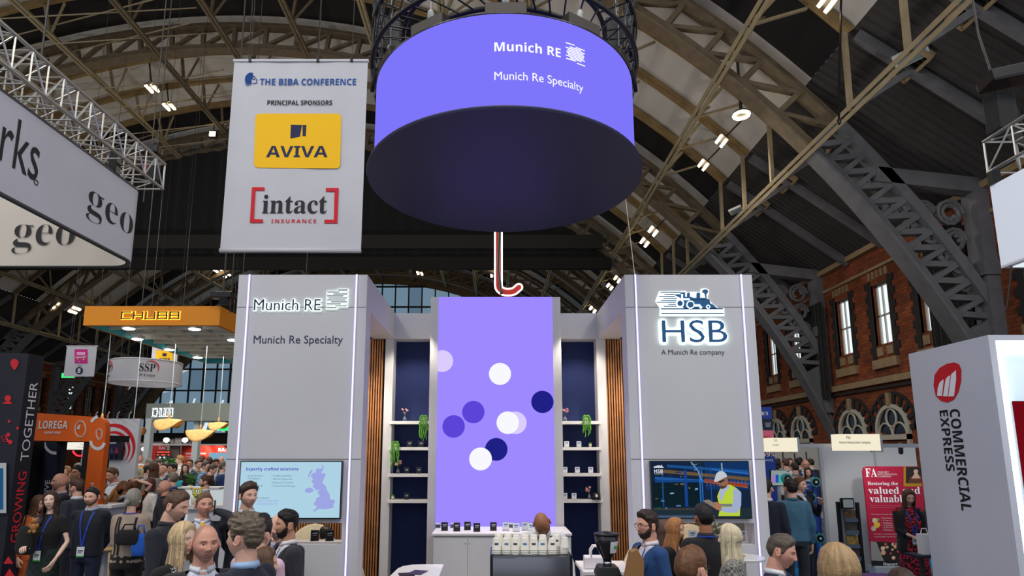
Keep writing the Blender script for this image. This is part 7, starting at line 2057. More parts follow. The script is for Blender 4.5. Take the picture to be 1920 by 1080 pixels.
    for a_, b_, c_ in legs:
        m = MB(); f = c_ - Z * .085; m.loft([[f + Vector((w * cos(t), yy, zz + h * sin(t))) for t in [2 * pi * k / 12 for k in range(12)]] for yy, w, zz, h in ((.065, .02, .045, .03), (.05, .034, .045, .044), (-.02, .04, .045, .045), (-.10, .046, .034, .034), (-.16, .040, .028, .028), (-.195, .02, .022, .018))])
        putm('shoe', m, M_SHOEB if shoe else M_SHOE)
    # ---- upper clothes
    g = girth * (.92 if fem else 1); bu = .018 if fem else 0
    hem = {'suit': .80, 'coat': .62, 'jumper': .90, 'shirt': .90, 'dress': .93, 'top': .92}[wear]
    tab = [(hem, .190 * g, .130 * g, 0), (.93, .184 * g, .128 * g, 0), (1.08, (.155 if fem else .172) * g, .118 * g, -.004), (1.24, .180 * g, (.124 + bu) * g, -.004 - bu * .4), (1.33, .186 * g, (.118 + bu * .4) * g, 0), (1.40, .166 * g, .098, .006), (1.448, .108, .078, .012), (1.474, .078, .070, .012)]
    if wear == 'coat': tab.insert(0, (.50, .23, .16, 0))
    m = MB(); m.loft(srings(tab))
    slv = .45 if wear in ('dress', 'top') and not any(e == 'sleeves' for e in extra) else 1.0
    for sh, el, wr, sx in arm:
        m.tube([Vector((sx * .06, .01, 1.425)), sh * .9 + Vector((0, 0, .145))], [.05, .055], 12)
        a0 = .064 if not fem else .056
        m.ell(sh + Vector((-sx * .006, 0, -.004)), (a0 * 1.12, a0 * 1.1, a0 * 1.06), 14, 10)
        m.tube([sh, sh.lerp(el, .5), el, el.lerp(wr, .5), wr - (wr - el).normalized() * .012] if slv == 1 else [sh, sh.lerp(el, .5), sh.lerp(el, .62)], [a0 * g, .056 * g, .049, .044, .037] if slv == 1 else [a0, .050, .047], 14)
    o = remesh(m, vox); me = eval_mesh(o, 'garment'); tv_, tf_ = mesh_lists(me); bv_ = BVHTree.FromPolygons(tv_, tf_)
    def proj(x, z, off=.006, back=False):
        h = bv_.ray_cast(Vector((x, .8 if back else -.8, z)), Vector((0, -1 if back else 1, 0))); y = h[0].y if h[0] else -.1
        return Vector((x, y + (off if back else -off), z))
    def strip(pts, w, off=.007, back=False):
        S_ = MB(); g_ = []
        for i, (x, z) in enumerate(pts):
            a = pts[max(i - 1, 0)]; b = pts[min(i + 1, len(pts) - 1)]; d = Vector((b[0] - a[0], b[1] - a[1])).normalized(); n_ = Vector((-d.y, d.x)) * (w[i] if isinstance(w, list) else w) / 2
            g_.append([proj(x + n_.x, z + n_.y, off, back), proj(x, z, off + .002, back), proj(x - n_.x, z - n_.y, off, back)])
        S_.sheet(g_); return S_
    vz = 1.06 if wear in ('suit', 'coat') else 0
    cm = cloth(c1, pat if isinstance(pat, tuple) else None)
    nmg = {'suit': 'jacket', 'coat': 'coat', 'jumper': 'jumper', 'shirt': 'shirt', 'dress': 'dress_top', 'top': 'top'}[wear]
    if wear in ('suit', 'coat'):
        vn = vneck
        bm = bmesh.new(); bm.from_mesh(me)
        for sx in (-1, 1):
            gg = [f for f in bm.faces if f.calc_center_median().y < .012 and f.calc_center_median().z > 1.0]; ge = list({e for f in gg for e in f.edges} | {v for f in gg for v in f.verts}) + gg
            bmesh.ops.bisect_plane(bm, geom=ge, plane_co=Vector((0, 0, vz)), plane_no=Vector((sx * (1.46 - vz), 0, -vn * 1.15)).normalized())
        dl_ = [f for f in bm.faces if f.calc_center_median().y < .012 and f.calc_center_median().z > vz and abs(f.calc_center_median().x) < (f.calc_center_median().z - vz) * vn * 1.15 / (1.46 - vz) and abs(f.calc_center_median().x) < .12]
        bmesh.ops.delete(bm, geom=dl_, context='FACES'); bm.to_mesh(me); bm.free()
        for p in me.polygons: p.use_smooth = True
        m = MB(); m.loft(srings([(1.0, .145 * g, .104 * g, 0), (1.08, .145 * g, .106 * g, -.004), (1.24, .160 * g, (.112 + bu) * g, -.004 - bu * .4), (1.34, .160 * g, .104 * g, .0), (1.41, .12, .084, .006), (1.455, .082, .068, .012), (1.478, .070, .064, .012)], 24))
        putm('shirt', m, cloth(c2))
        W = lambda z: (z - vz) * vn * 1.15 / (1.46 - vz)
        for sx in (-1, 1):
            L_ = MB(); g_ = []
            for k in range(12):
                z = vz + .01 + (1.445 - vz) * k / 11 * .985; w_ = W(z); lw = lerp_tab([(0, .012), (.55, .062), (.72, .078), (.74, .055), (1, .028)], k / 11)
                if w_ + lw > .13: lw = .13 - w_
                g_.append([proj(sx * (w_ - .003), z, .003), proj(sx * (w_ + lw * .5), z, .010), proj(sx * (w_ + lw), z, .006)])
            L_.sheet(g_); lo = putm('lapel', L_, cloth(*( (extra[1],) if len(extra) > 1 and extra[0] == 'lapel' else (c1,)), *((('spots', (30, 30, 34), 90),) if len(extra) > 1 and extra[0] == 'lapel' else ())))
            md = lo.modifiers.new('t', 'SOLIDIFY'); md.thickness = .004
        if near or mid:
            bt = MB(); bt.ell(proj(0, vz - .01, .004), (.009, .004, .009), 10, 6); putm('button', bt, M_BLACKP)
    me.materials.clear(); me.materials.append(cm); put(nmg, me)
    if wear in ('suit', 'coat', 'shirt', 'jumper') and not (fem and wear != 'shirt'):
        cc = cloth(c2) if wear != 'shirt' else cm
        K = MB(); g_ = []
        for k in range(25):
            t = radians(16 + 328 * k / 24); fr_ = max(0, cos(t)); rad = lambda r, zz: Vector((r * sin(t), .013 - r * .98 * cos(t), zz))
            g_.append([rad(.069, 1.462), rad(.066, 1.505 - .012 * fr_), rad(.070, 1.510 - .014 * fr_), rad(.080, 1.475 - .022 * fr_ ** 3)])
        K.sheet(g_); co = putm('collar', K, cc); md = co.modifiers.new('t', 'SOLIDIFY'); md.thickness = .003
    if wear == 'dress':
        m = MB(); L0 = .22 if 'long' in extra else .52
        m.loft(srings([(L0, .215, .17, 0), (.70, .195, .145, 0), (.88, .178, .125, 0), (.96, .168, .116, 0), (1.05, .150, .108, -.003)], 26), True, True); putm('skirt', m, cloth(c3, pat if isinstance(pat, tuple) else ('check', (20, 40, 36), 22)))
    if 'blazer' in extra:
        m = MB(); mm = MB()
        for sh, el, wr, sx in arm:
            m.tube([sh, sh.lerp(el, .5), el, el.lerp(wr, .55)], [.066, .060, .054, .048], 14)
            m.loft([[Vector((sx * (x0_ + (x1_ - x0_) * .5 + (x1_ - x0_) * .5 * cos(t)), (.14 if z < 1.38 else .11) * sin(t), z)) for t in [2 * pi * k / 18 for k in range(18)]] for z, x0_, x1_ in ((.80, .09, .22), (1.05, .07, .185), (1.25, .07, .205), (1.36, .06, .20), (1.45, .06, .11))])
        me2 = eval_mesh(remesh(m, vox), 'blazer'); me2.materials.clear(); me2.materials.append(cloth((22, 22, 26))); put('blazer', me2)
    if tie:
        S_ = strip([(0, 1.462), (0, 1.44), (.002, 1.42), (.002, 1.30), (0, 1.18), (0, 1.08)], [.03, .045, .034, .055, .07, .075], .0 if wear == 'suit' else .012); 
        for i_ in range(len(S_.v)):
            x, y, z = S_.v[i_]
            if wear == 'suit': b_ = lerp_tab([(1.08, -.108), (1.24, -.126), (1.34, -.112), (1.42, -.090), (1.47, -.066)], z) * g; S_.v[i_] = (x, min(b_, b_) - .006, z)
        to = putm('tie', S_, mat('tie %d' % tie[0], tie, .5, var=.1, scale=60)); md = to.modifiers.new('t', 'SOLIDIFY'); md.thickness = .005
    if lany:
        bz = 1.04 if lany > 1 else 1.10
        if lany < 3:
            for sx in (-1, 1):
                S_ = strip([(sx * .073, 1.452), (sx * .064, 1.40), (sx * .048, 1.30), (sx * .028, 1.18), (sx * .006, bz)], .019, .012 if wear in ('suit', 'coat') else .008)
                if wear in ('suit', 'coat'):
                    for i_ in range(len(S_.v)): x, y, z = S_.v[i_]; b_ = lerp_tab([(1.0, -.112), (1.24, -.130), (1.34, -.116), (1.42, -.094), (1.47, -.070)], z) * g - .004; S_.v[i_] = (x, min(y, b_) if abs(x) > W(z) - .01 else b_, z)
                lo = putm('lanyard', S_, M_LANY)
            if lany > 1:
                pb_ = proj(0, bz - .06, .016); b_ = MB(); b_.box(-.045, .045, pb_.y - .002, pb_.y + .002, bz - .13, bz - .005); bo = putm('badge', b_, M_BADGE, smooth=False)
                b_ = MB(); b_.box(-.045, .045, pb_.y - .004, pb_.y - .002, bz - .13, bz - .112); putm('badge_band', b_, M_GRNP, parent=bo, smooth=False); b_ = MB(); b_.box(-.03, .03, pb_.y - .004, pb_.y - .002, bz - .06, bz - .045); b_.box(-.03, .02, pb_.y - .004, pb_.y - .002, bz - .08, bz - .072); putm('badge_text', b_, M_INKG, parent=bo, smooth=False)
        else:
            K = MB(); K.sheet([[Vector((r_ * sin(t), .014 - r_ * .98 * cos(t), zz)) for r_, zz in ((.083, 1.472), (.081, 1.484))] for t in [radians(60 + 10 * k) for k in range(25)]]); putm('lanyard', K, M_LANY)
    if 'strap' in extra:
        for sx, bk in ((1, True), (1, False)):
            S_ = strip([(sx * .11, 1.44), (sx * .118, 1.38), (sx * .13, 1.25), (sx * .15, 1.10)], .045, .012, bk); so = putm('bag_strap', S_, cloth((34, 36, 44))); md = so.modifiers.new('t', 'SOLIDIFY'); md.thickness = .008
    if 'crossbag' in extra:
        for a_, b_ in (((-.11, 1.43), (-.13, .98)), ((.10, 1.44), (.10, 1.0)), ((.07, 1.44), (.05, 1.0))):
            S_ = strip([(a_[0] + (b_[0] - a_[0]) * k / 6, a_[1] + (b_[1] - a_[1]) * k / 6) for k in range(7)], .022, .010, True); putm('bag_strap', S_, cloth((20, 20, 22)))
    if 'square' in extra:
        q = proj(.115, 1.25, .008); b_ = MB(); b_.prism([(-.02, 0), (.02, 0), (.016, .02), (.0, .035), (-.014, .018)], q, X, Z, (0, -.006, 0)); putm('pocket_square', b_, mat('salmon pocket square', (196, 110, 96), .7), smooth=False)
    if 'apron' in extra:
        for sx in (-1, 1): S_ = strip([(sx * .055, 1.46), (sx * .07, 1.40), (sx * .08, 1.30), (sx * .09, 1.24)], .04, .010); putm('apron_strap', S_, cloth((18, 18, 22)))
        S_ = MB(); S_.sheet([[proj(x, z, .012) for x in [-.11 + .022 * k for k in range(11)]] for z in [1.26 - .06 * k for k in range(6)]]); putm('apron', S_, cloth((18, 18, 22)))
    return root, (lambda v: root.matrix_basis @ (TM @ upper(Vector(v)))), arm, s
# ------------------------------------------------------------------ the crowd, near ones first
DK = (26, 28, 36); NV = (24, 32, 54); CHR = (38, 38, 44); BK = (18, 18, 20); WS = (204, 206, 216); LB = (150, 178, 214)
BRN = (66, 44, 30); DBR = (38, 26, 20); BLO = (206, 172, 116); GRY = (130, 124, 116); BLK = (18, 15, 14)
P = person
P('bald man with grey stubble and open white collar at the front', 385, 988, 3.95, 32, 8, 0, 0, 'ruddy', 'buzz', (104, 84, 70), .45, (96, 84, 76), 'suit', CHR, (214, 216, 228), vneck=.085, lany=1, girth=1.08)
P('blond long haired woman in a black jacket with patterned lapels', 343, 984, 4.45, 66, 8, 0, 0, 'pale', 'long', (206, 178, 136), wear='suit', c1=BK, c2=(160, 160, 166), fem=1, hl=.30, lany=1, extra=('lapel', (170, 170, 170)), vneck=.07)
P('curly grey haired man in navy jacket with blue collar and backpack strap', 457, 975, 3.72, -108, 6, 0, 0, 'fair', 'curly', (112, 98, 82), wear='suit', c1=(26, 32, 48), c2=LB, extra=('strap',))
P('young bearded man with black flat top hair in a charcoal suit', 537, 961, 5.35, -52, -8, 0, 0, 'tan', 'fade', BLK, .92, (34, 26, 24), 'suit', (42, 42, 50), (214, 212, 214), lany=1, vneck=.08, extra=('square',))
P('tall man in dark suit standing against the pale blue television', 466, 911, 6.6, 12, 38, 0, 0, 'fair', 'short', (64, 42, 32), .3, wear='suit', c1=(28, 32, 44), c2=(196, 204, 222), arms=('behind', 'behind'), lany=1, ht=.028)
t_, fn_, a_, s_ = P('smiling bald man seated behind the young man with flat top hair', 522, 968, 6.05, 4, -14, 4, 0, 'fair', 'bald', BRN, .55, (60, 46, 38), 'suit', (34, 36, 44), (206, 196, 214), lany=1, sit=.22, arms=('desk', 'desk'))
def stool(x, y, h, label):
    t = thing('bar_stool', label, 'stool', (x, y, 0)); MB().lathe([(.02, h - .06), (.17, h - .05), (.18, h - .02), (.16, h)], 20, (x, y, 0)).build('seat', M_BLACKP, t, True); MB().tube([(x, y, h - .05), (x, y, .03)], .03, 8).build('column', M_STEEL, t); MB().lathe([(.2, 0), (.2, .015), (.04, .04)], 20, (x, y, 0)).build('base', M_STEEL, t)
stool(t_.location.x, t_.location.y + .05, t_.location.z + .80, 'black bar stool under the smiling bald man')
P('person in a pale pink shirt behind the curly haired man', 489, 976, 4.7, 160, 0, 0, 0, 'fair', 'short', DBR, wear='shirt', c1=(222, 186, 206), arms=('front', 'front'))
P('person whose brown hair shows below the pink shirt', 497, 1030, 4.2, 100, 0, 0, 0, 'fair', 'bob', (92, 66, 46), wear='top', c1=(60, 50, 60), fem=1, hl=.16)
P('man in a dark coat looking down behind the blond woman', 331, 926, 5.35, 84, 6, 16, 0, 'fair', 'short', (92, 66, 48), wear='coat', c1=(32, 34, 44), c2=(36, 38, 46), arms=('hold', 'hold'), ht=.013, vneck=.05)
t_, fn_, a_, s_ = P('man in dark suit and yellow tie talking on a phone', 383, 927, 6.35, 28, 14, 0, 0, 'ruddy', 'short', (112, 78, 54), .0, wear='suit', c1=(40, 42, 50), c2=(214, 218, 226), arms=('down', 'phone'), tie=(226, 166, 36), lany=1, ht=.008, vneck=.07)
w_ = fn_((.098, -.075, 1.60)); MB_ = MB().beam(w_ + Vector((.01, -.02, -.07)), w_ + Vector((0, .01, .075)), .012, .07); tag(MB_.build('phone', M_BLACKP, None, bevel=.003), 'black phone held to the ear of the man in the yellow tie', 'phone')
P('dark haired man in a black jumper with hands behind his back', 172, 916, 7.85, 4, 0, 4, 0, 'fair', 'short', BLK, .75, (34, 26, 22), 'jumper', (22, 25, 36), LB, (26, 32, 58), arms=('behind', 'behind'), lany=2, ht=.012)
P('woman with long dark wavy hair in a black dress and tattooed arm', 95, 923, 7.7, -4, 24, -6, -6, 'pale', 'long', (58, 34, 28), wear='dress', c1=(18, 19, 22), c3=(16, 24, 24), fem=1, hl=.30, lany=2, arms=(((.10, -.22, 1.10), None), 'out'), pat='wavy')
P('grey haired woman with ponytail and beige jumper seen from behind', 250, 920, 7.45, 182, 0, 0, 0, 'fair', 'pony', (150, 144, 134), wear='jumper', c1=(166, 146, 130), c2=(40, 44, 90), c3=BK, fem=1, girth=1.12, lany=3, arms=('front', 'front'), extra=('crossbag',))
P('bald man with full black beard in a dark jacket and pale shirt', 231, 902, 10.3, -62, 0, 0, 0, 'brown', 'buzz', (40, 30, 26), 1.0, BLK, 'suit', (26, 27, 34), (206, 206, 216), c3=(40, 50, 76), lany=1, vneck=.09, shoe=1)
P('man in a tan jacket with black lanyard looking down', 210, 880, 11.2, -14, -8, 14, 0, 'ruddy', 'short', (96, 70, 48), wear='suit', c1=(150, 98, 44), c2=(206, 210, 222), vneck=.09, arms=('front', 'front'))
P('bald man in a black suit left of the navy leg of the orange arch', 112, 890, 9.3, -32, -10, 0, 0, 'ruddy', 'bald', BRN, .2, wear='suit', c1=(24, 25, 32), c2=(196, 180, 190), shoe=1)
P('man with glasses in dark suit facing left under the orange arch', 143, 900, 9.0, -96, 0, 0, 0, 'fair', 'short', (76, 50, 36), wear='suit', c1=(40, 46, 58), c2=WS, glasses=1)
P('dark haired man with his hand at his mouth under the orange arch', 145, 876, 12.2, -12, 0, 4, 0, 'tan', 'short', BLK, wear='suit', c1=(52, 52, 52), c2=(196, 190, 186), arms=('mouth', 'down'))
P('balding man in dark suit beside the dark tower edge', 60, 886, 10.7, 58, 0, 0, 0, 'ruddy', 'bald', (150, 140, 130), wear='suit', c1=(32, 34, 44), c2=LB, arms=('front', 'front'))
P('older bald man in grey suit behind the balding man at the dark tower', 63, 879, 11.6, 40, 0, 0, 0, 'ruddy', 'bald', (160, 150, 140), wear='suit', c1=(90, 92, 98))
P('person in an orange jacket behind the woman in the black dress', 72, 930, 8.6, 80, 0, 10, 0, 'fair', 'bob', (96, 64, 44), wear='suit', c1=(190, 92, 28), c2=(180, 90, 30), c3=(180, 84, 26), fem=1, hl=.16)
P('balding man in a navy blazer and pale blue shirt looking down', 228, 868, 13.6, -4, -14, 10, 0, 'ruddy', 'bald', (140, 110, 90), wear='suit', c1=(28, 38, 66), c2=LB, vneck=.09, girth=1.1)
P('woman with short platinum bob seen from behind', 261, 878, 13.8, 176, 0, 0, 0, 'pale', 'bob', (220, 204, 160), wear='top', c1=(44, 40, 44), fem=1, hl=.10)
P('woman in an orange and black floral dress with hand on her head', 253, 899, 10.9, 172, -14, 0, 0, 'fair', 'bob', (110, 70, 42), wear='dress', c1=(220, 92, 34), c3=(220, 92, 34), pat=('spots', (30, 22, 28), 12), fem=1, hl=.16, arms=('hair', 'hair'))
P('woman with long brown hair in a sage grey blazer seen from behind', 289, 870, 12.8, 164, 20, 0, 0, 'fair', 'long', (84, 52, 36), wear='jumper', c1=(128, 126, 114), fem=1, hl=.26)
P('bald older man in a dark open shirt facing left', 308, 902, 10.0, -66, 0, 0, 0, 'ruddy', 'bald', (120, 100, 86), .25, wear='suit', c1=(36, 34, 40), c2=(34, 34, 40), lany=1)
P('grey haired man in a dark grey suit seen from behind', 324, 888, 11.6, -128, 0, 0, 0, 'fair', 'short', (124, 112, 98), wear='suit', c1=(48, 54, 68), c2=(60, 90, 160), ht=.012)
P('dark haired man in a black suit and open white shirt', 323, 871, 14.2, -36, 0, 0, 0, 'tan', 'short', BLK, wear='suit', c1=(24, 26, 34), c2=(222, 222, 226), vneck=.09)
P('smiling woman in black with a hairband beside the pale post', 347, 871, 15.4, 26, 0, 0, -6, 'fair', 'long', (64, 42, 32), wear='top', c1=BK, fem=1, hl=.24, extra=('sleeves',))
P('bearded man in a beige gilet with a black backpack', 384, 893, 11.4, -72, 0, 0, 0, 'fair', 'short', (88, 54, 36), .8, (70, 44, 30), 'jumper', (176, 168, 154), WS, lany=1, extra=('strap',))
P('man in a light blue shirt facing right near the red stand', 386, 867, 15.2, 84, 0, 0, 0, 'fair', 'short', (70, 64, 58), wear='shirt', c1=(110, 160, 206))
P('person with short hair in a black top facing right', 398, 873, 14.6, 110, 0, 10, 0, 'fair', 'short', (70, 56, 44), wear='jumper', c1=BK, c2=BK)
P('man in a royal blue suit at the edge of the left tower', 419, 868, 14.9, 140, 0, 0, 0, 'fair', 'short', (100, 84, 70), wear='suit', c1=(30, 54, 104))
P('brown haired man in a navy suit behind the pale post', 372, 864, 16.4, 64, 0, 0, 0, 'fair', 'short', (84, 56, 40), wear='suit', c1=(28, 44, 84), c2=(150, 160, 130))
P('man with glasses in a dark suit at the red wall', 356, 863, 18, 6, 0, 0, 0, 'ruddy', 'short', (70, 54, 46), wear='suit', c1=(28, 30, 42), glasses=1)
P('blond man in a cream jacket in front of the red totem', 337, 857, 19, -64, 0, 0, 0, 'pale', 'curly', (168, 122, 74), wear='jumper', c1=(206, 200, 190))
P('person in a pale pink top seen from behind at the red wall', 379, 857, 19.4, 176, 0, 0, 0, 'fair', 'short', (84, 60, 46), wear='shirt', c1=(206, 190, 190))
P('woman with long auburn hair at the pale blue screen', 391, 859, 18.8, -64, 0, 0, 0, 'fair', 'long', (70, 36, 28), wear='jumper', c1=(24, 22, 26), fem=1, hl=.26)
P('dark haired man bending before the pale blue screen', 405, 862, 18, 30, 0, 16, 0, 'tan', 'short', (50, 36, 30), wear='suit', c1=(34, 36, 50))
P('bald man highest in front of the pale blue screen', 415, 857, 20.5, 20, 0, 0, 0, 'ruddy', 'bald', BRN, wear='suit', c1=(40, 40, 48))
P('bald man with a grey beard in an open white shirt', 302, 874, 13.8, -20, 0, 0, 0, 'ruddy', 'bald', GRY, .5, GRY, 'suit', (34, 38, 52), (220, 220, 226), vneck=.09)
P('young man in a navy suit behind the bearded man in white', 309, 870, 15.4, -6, 0, 0, 0, 'pale', 'short', (70, 46, 34), wear='suit', c1=(34, 44, 72))
P('grey haired man in the distance left of the brown haired woman', 279, 862, 17, -90, 0, 0, 0, 'ruddy', 'short', GRY, wear='suit', c1=(60, 60, 66))
P('man with dark grey hair in front of the pale post', 296, 862, 16.4, 150, 0, 0, 0, 'fair', 'short', (74, 70, 66), wear='suit', c1=(44, 46, 54))
P('dark haired man in a white shirt beside the long haired woman', 277, 874, 14.2, 140, 0, 0, 0, 'fair', 'short', BLK, wear='shirt', c1=(214, 212, 212), glasses=1)
P('bald man seen from behind left of the beer glasses', 245, 862, 16.6, 196, 0, 0, 0, 'ruddy', 'buzz', (84, 64, 54), wear='suit', c1=BK)
P('grey haired person directly above the beer glasses', 250, 868, 16.9, 180, 0, 0, 0, 'fair', 'short', GRY, wear='suit', c1=(54, 56, 66))
P('dark bearded man with white collar below the red swirl panel', 204, 864, 15.6, 34, 0, 8, 0, 'tan', 'short', BLK, .9, BLK, 'jumper', (28, 32, 44), (210, 210, 214))
P('dark haired man facing away below the red swirl panel', 219, 863, 17, 130, 0, 0, 0, 'tan', 'short', BLK, wear='suit', c1=BK)
P('man on the far stage with reddish face at the dark stand', 263, 855, 21.5, 0, 0, 0, 0, 'ruddy', 'buzz', (110, 60, 40), wear='suit', c1=(30, 40, 76))
P('person in a white blouse beside the floral dress woman', 282, 898, 11.9, 160, 0, 0, 0, 'fair', 'bob', (90, 40, 36), wear='shirt', c1=(220, 214, 208), fem=1, hl=.14)
P('man in a pale blue shirt beside the orange leg', 193, 872, 14.6, 170, 0, 0, 0, 'fair', 'short', GRY, wear='shirt', c1=(176, 200, 224))
P('man in black standing behind the orange leg of the arch', 187, 892, 10.4, 150, 0, 0, 0, 'fair', 'short', DBR, wear='suit', c1=(20, 21, 26))
P('man with reddish hair seen through the arch at left', 116, 876, 14.8, 120, 0, 0, 0, 'fair', 'short', (110, 74, 48), wear='suit', c1=(34, 40, 58))
P('blond woman seen through the arch beside the reddish haired man', 124, 875, 15.6, -40, 0, 0, 0, 'fair', 'bob', (150, 104, 66), wear='top', c1=(130, 104, 84), fem=1, hl=.12)
P('grey haired man behind the man with hand at his mouth', 145, 870, 16.6, 60, 0, 0, 0, 'ruddy', 'short', GRY, wear='suit', c1=(40, 44, 54))
# right hand side
P('bearded man with glasses in a bright blue suit facing left', 1213, 962, 5.3, -72, 0, 0, 0, 'ruddy', 'short', (48, 34, 28), .85, (66, 46, 36), 'suit', (32, 70, 122), (216, 212, 218), (30, 60, 104), glasses=1, lany=1, vneck=.08, ht=.024)
P('woman with glasses and brown hair behind the blue suit man', 1246, 976, 6.35, 62, 0, 0, 0, 'fair', 'long', (84, 62, 50), wear='top', c1=(70, 62, 64), fem=1, hl=.18, glasses=1)
P('ginger haired woman in a black jacket leaning towards the man in black', 1266, 973, 5.95, 48, 6, 6, 6, 'fair', 'long', (168, 112, 66), wear='suit', c1=BK, c2=(206, 190, 166), fem=1, hl=.24, lany=1, vneck=.08)
P('man in a black suit with blue lanyard seen from behind', 1320, 949, 5.6, 196, -14, 0, 0, 'brown', 'short', (24, 18, 16), wear='suit', c1=(20, 21, 25), c2=(26, 30, 46), lany=3, ht=.02, girth=1.05)
P('woman with long straight platinum hair in a grey patterned jacket', 1368, 986, 5.15, -116, 0, 0, 0, 'pale', 'long', (220, 204, 170), wear='jumper', c1=(150, 148, 140), pat=('check', (92, 90, 86), 44), fem=1, hl=.40)
P('man with short brown hair and glasses seen from behind at the bottom', 1297, 1031, 3.35, 128, 0, 0, 0, 'fair', 'short', (116, 78, 50), wear='suit', c1=(30, 30, 36), c2=WS, glasses=1, ht=.014)
P('smiling grey haired man in a navy suit at the foot of the right tower', 1466, 1006, 4.3, 52, 6, 14, 6, 'ruddy', 'short', (92, 82, 72), .0, wear='suit', c1=(26, 34, 56), c2=(220, 222, 230), lany=1, ht=.018)
P('woman with streaked blond hair seen from behind at the bottom right', 1572, 1029, 3.15, 186, 8, 0, 0, 'pale', 'long', (180, 148, 106), wear='jumper', c1=(90, 70, 80), fem=1, hl=.26)
P('person whose dark brown hair shows at the bottom edge by the corner stand', 1693, 1070, 3.6, 180, 0, 0, 0, 'fair', 'bob', (62, 44, 34), wear='top', c1=(50, 44, 50), fem=1, hl=.14)
P('woman in a black blazer and red and black patterned dress', 1704, 919, 9.1, -14, 0, 18, 0, 'fair', 'bob', (84, 54, 40), wear='dress', c1=(190, 26, 50), c3=(190, 26, 50), pat=('spots', (26, 10, 16), 34), fem=1, hl=.16, lany=2, arms=('front', 'front'), extra=('blazer', 'long'), girth=1.1)
P('person with curly dark hair in a teal jumper seen from behind', 1483, 902, 9.0, 172, 0, 0, 0, 'fair', 'curly', (34, 24, 20), wear='jumper', c1=(62, 104, 128), c2=(60, 100, 124), c3=(40, 44, 50), arms=('down', 'front'), hn=.6)
P('man in a black suit raising his hand beside the teal jumper', 1500, 897, 9.9, 36, 0, 0, 0, 'fair', 'short', (110, 72, 46), wear='suit', c1=(18, 19, 24), c3=(18, 18, 22), arms=('down', ((.16, -.22, 1.36), None)))
P('person in a navy suit half hidden by the edge of the right tower', 1437, 902, 8.7, 140, 0, 0, 0, 'fair', 'short', DBR, wear='suit', c1=(24, 30, 50))
P('man in a white shirt seen from behind at the far white wall', 1473, 862, 15.6, 176, 0, 0, 0, 'fair', 'short', (80, 56, 42), wear='shirt', c1=(206, 204, 206))
P('man with brown hair facing the white shirt man', 1481, 861, 16.8, -8, 0, 0, 0, 'ruddy', 'short', (96, 60, 42), wear='suit', c1=(70, 50, 44))
P('person in a grey shirt seen from behind by the monitor', 1490, 869, 14.3, 178, 0, 0, 0, 'fair', 'short', (50, 38, 32), wear='shirt', c1=(150, 148, 142), girth=1.1)
P('man with glasses in a navy suit facing the grey shirt', 1510, 863, 15.0, -6, 0, 6, 0, 'ruddy', 'buzz', (84, 64, 54), wear='suit', c1=(26, 38, 72), glasses=1, vneck=.09, girth=1.1)
P('woman with dark hair in front of the navy suit man with glasses', 1515, 878, 13.9, -20, 0, 0, 0, 'ruddy', 'long', (30, 20, 20), wear='top', c1=(24, 20, 26), fem=1, hl=.18, extra=('sleeves',))
P('dark haired person left of the glasses man at the far wall', 1499, 861, 17.2, 160, 0, 0, 0, 'tan', 'curly', BLK, wear='suit', c1=(30, 30, 36))
P('dark haired person right of the glasses man at the far wall', 1520, 862, 18.2, 190, 0, 0, 0, 'fair', 'short', DBR, wear='suit', c1=(34, 36, 46))
P('dark haired woman beside the blue banner column', 1458, 862, 16.8, 60, 0, 0, 0, 'brown', 'bob', BLK, wear='top', c1=(40, 28, 30), fem=1, hl=.12)
# behind the bar and in the lounge
P('bald bearded barista in white shirt bending over the coffee machine', 1016, 962, 6.15, 8, 0, 20, -18, 'brown', 'bald', (60, 44, 36), .9, (34, 26, 22), 'shirt', (222, 220, 222), lean=30, arms=('work', 'work'), extra=('apron',), c3=BK)
t_, fn_, a_, s_ = P('dark haired person seated in the lounge behind the left tower opening', 610, 990, 7.95, 196, 0, 10, 0, 'tan', 'short', (30, 24, 22), wear='suit', c1=(34, 38, 54), sit=.46, arms=('desk', 'desk'), ht=.02)

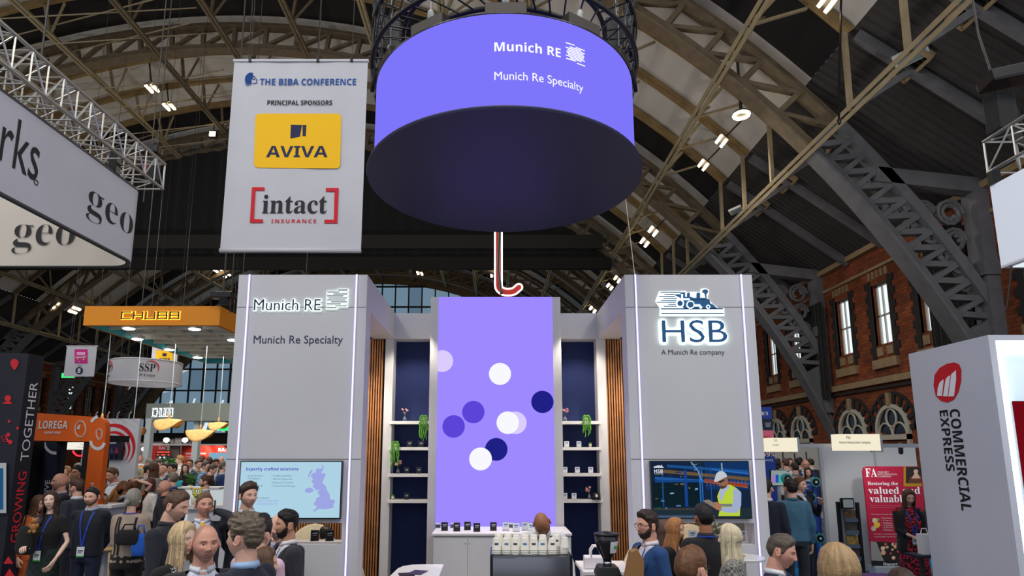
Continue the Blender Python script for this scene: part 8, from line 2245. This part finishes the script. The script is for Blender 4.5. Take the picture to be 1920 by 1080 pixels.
# things people carry
def bagm(label, c, w, h, d, cat='bag', mt=None, name='bag', strap=True):
    t = thing(name, label, cat, c); c = Vector(c); mt = mt or M_DRAPE
    MB().loft([[c + Vector((w * a_ * k_, d * b_ * k_, z)) for a_, b_ in ((-.5, -.5), (.5, -.5), (.5, .5), (-.5, .5))] for k_, z in ((.8, 0), (1, h * .25), (1, h * .7), (.75, h))]).build('bag_body', mt, t, True, bevel=min(w, d) * .12)
    if strap: MB().tube([c + Vector((-w * .3, 0, h)), c + Vector((-w * .2, 0, h * 1.35)), c + Vector((w * .2, 0, h * 1.35)), c + Vector((w * .3, 0, h))], .010, 6).build('handle', mt, t, True)
    return t
q = at(239, 1022, 7.25); bagm('black handbag on the back of the woman with grey ponytail', (q.x, 7.25, q.z), .26, .17, .08, mt=cloth(BK), name='handbag')
q = at(258, 1043, 7.25); bagm('bright blue drawstring bag beside the woman with grey ponytail', (q.x, 7.27, q.z), .15, .25, .1, mt=cloth((30, 92, 190)), name='drawstring_bag')
q = at(47, 1040, 7.5); bagm('black bag and coat held by the woman in the black dress', (q.x, 7.5, q.z), .2, .33, .1, mt=cloth(BK), name='shoulder_bag')
q = at(64, 988, 7.4); t = thing('teddy_bear', 'small tan teddy bear held by the woman in the black dress', 'toy', q); M_TED = mat('tan plush', (168, 116, 66), .95, bump=.6, scale=80)
MB().ell(q, (.04, .035, .05), 12, 8).build('torso', M_TED, t, True); MB().ell(q + Z * .07, (.036, .034, .034), 12, 8).build('head', M_TED, t, True)
for sx in (-1, 1):
    MB().ell(q + Vector((.028 * sx, 0, .098)), (.014, .009, .014), 8, 6).build('ear', M_TED, t, True); MB().ell(q + Vector((.045 * sx, -.01, .015)), (.016, .016, .028), 8, 6).build('arm', M_TED, t, True); MB().ell(q + Vector((.025 * sx, -.025, -.05)), (.018, .024, .022), 8, 6).build('leg', M_TED, t, True)
q = at(1178, 1075, 5.05); t = thing('paper_bag', 'brown paper bag carried low in front of the blue suit man', 'bag', (q.x, 5.05, q.z - .3)); M_KRAFT = mat('brown kraft paper', (150, 108, 66), .8)
MB().prism([(-.08, -.35), (.12, -.35), (.15, .10), (.10, .19), (.05, .17)], (q.x - .03, 5.0, q.z), X, Z, (0, .1, 0)).build('bag_body', M_KRAFT, t, bevel=.004); MB().tube([(q.x + .04, 5.05, q.z + .15), (q.x + .07, 5.05, q.z + .21), (q.x + .1, 5.05, q.z + .1)], .006, 6).build('handle', M_KRAFT, t)
print('PEOPLE', [x for x in STATS if not .9 <= x[1] <= 1.1], len(STATS))
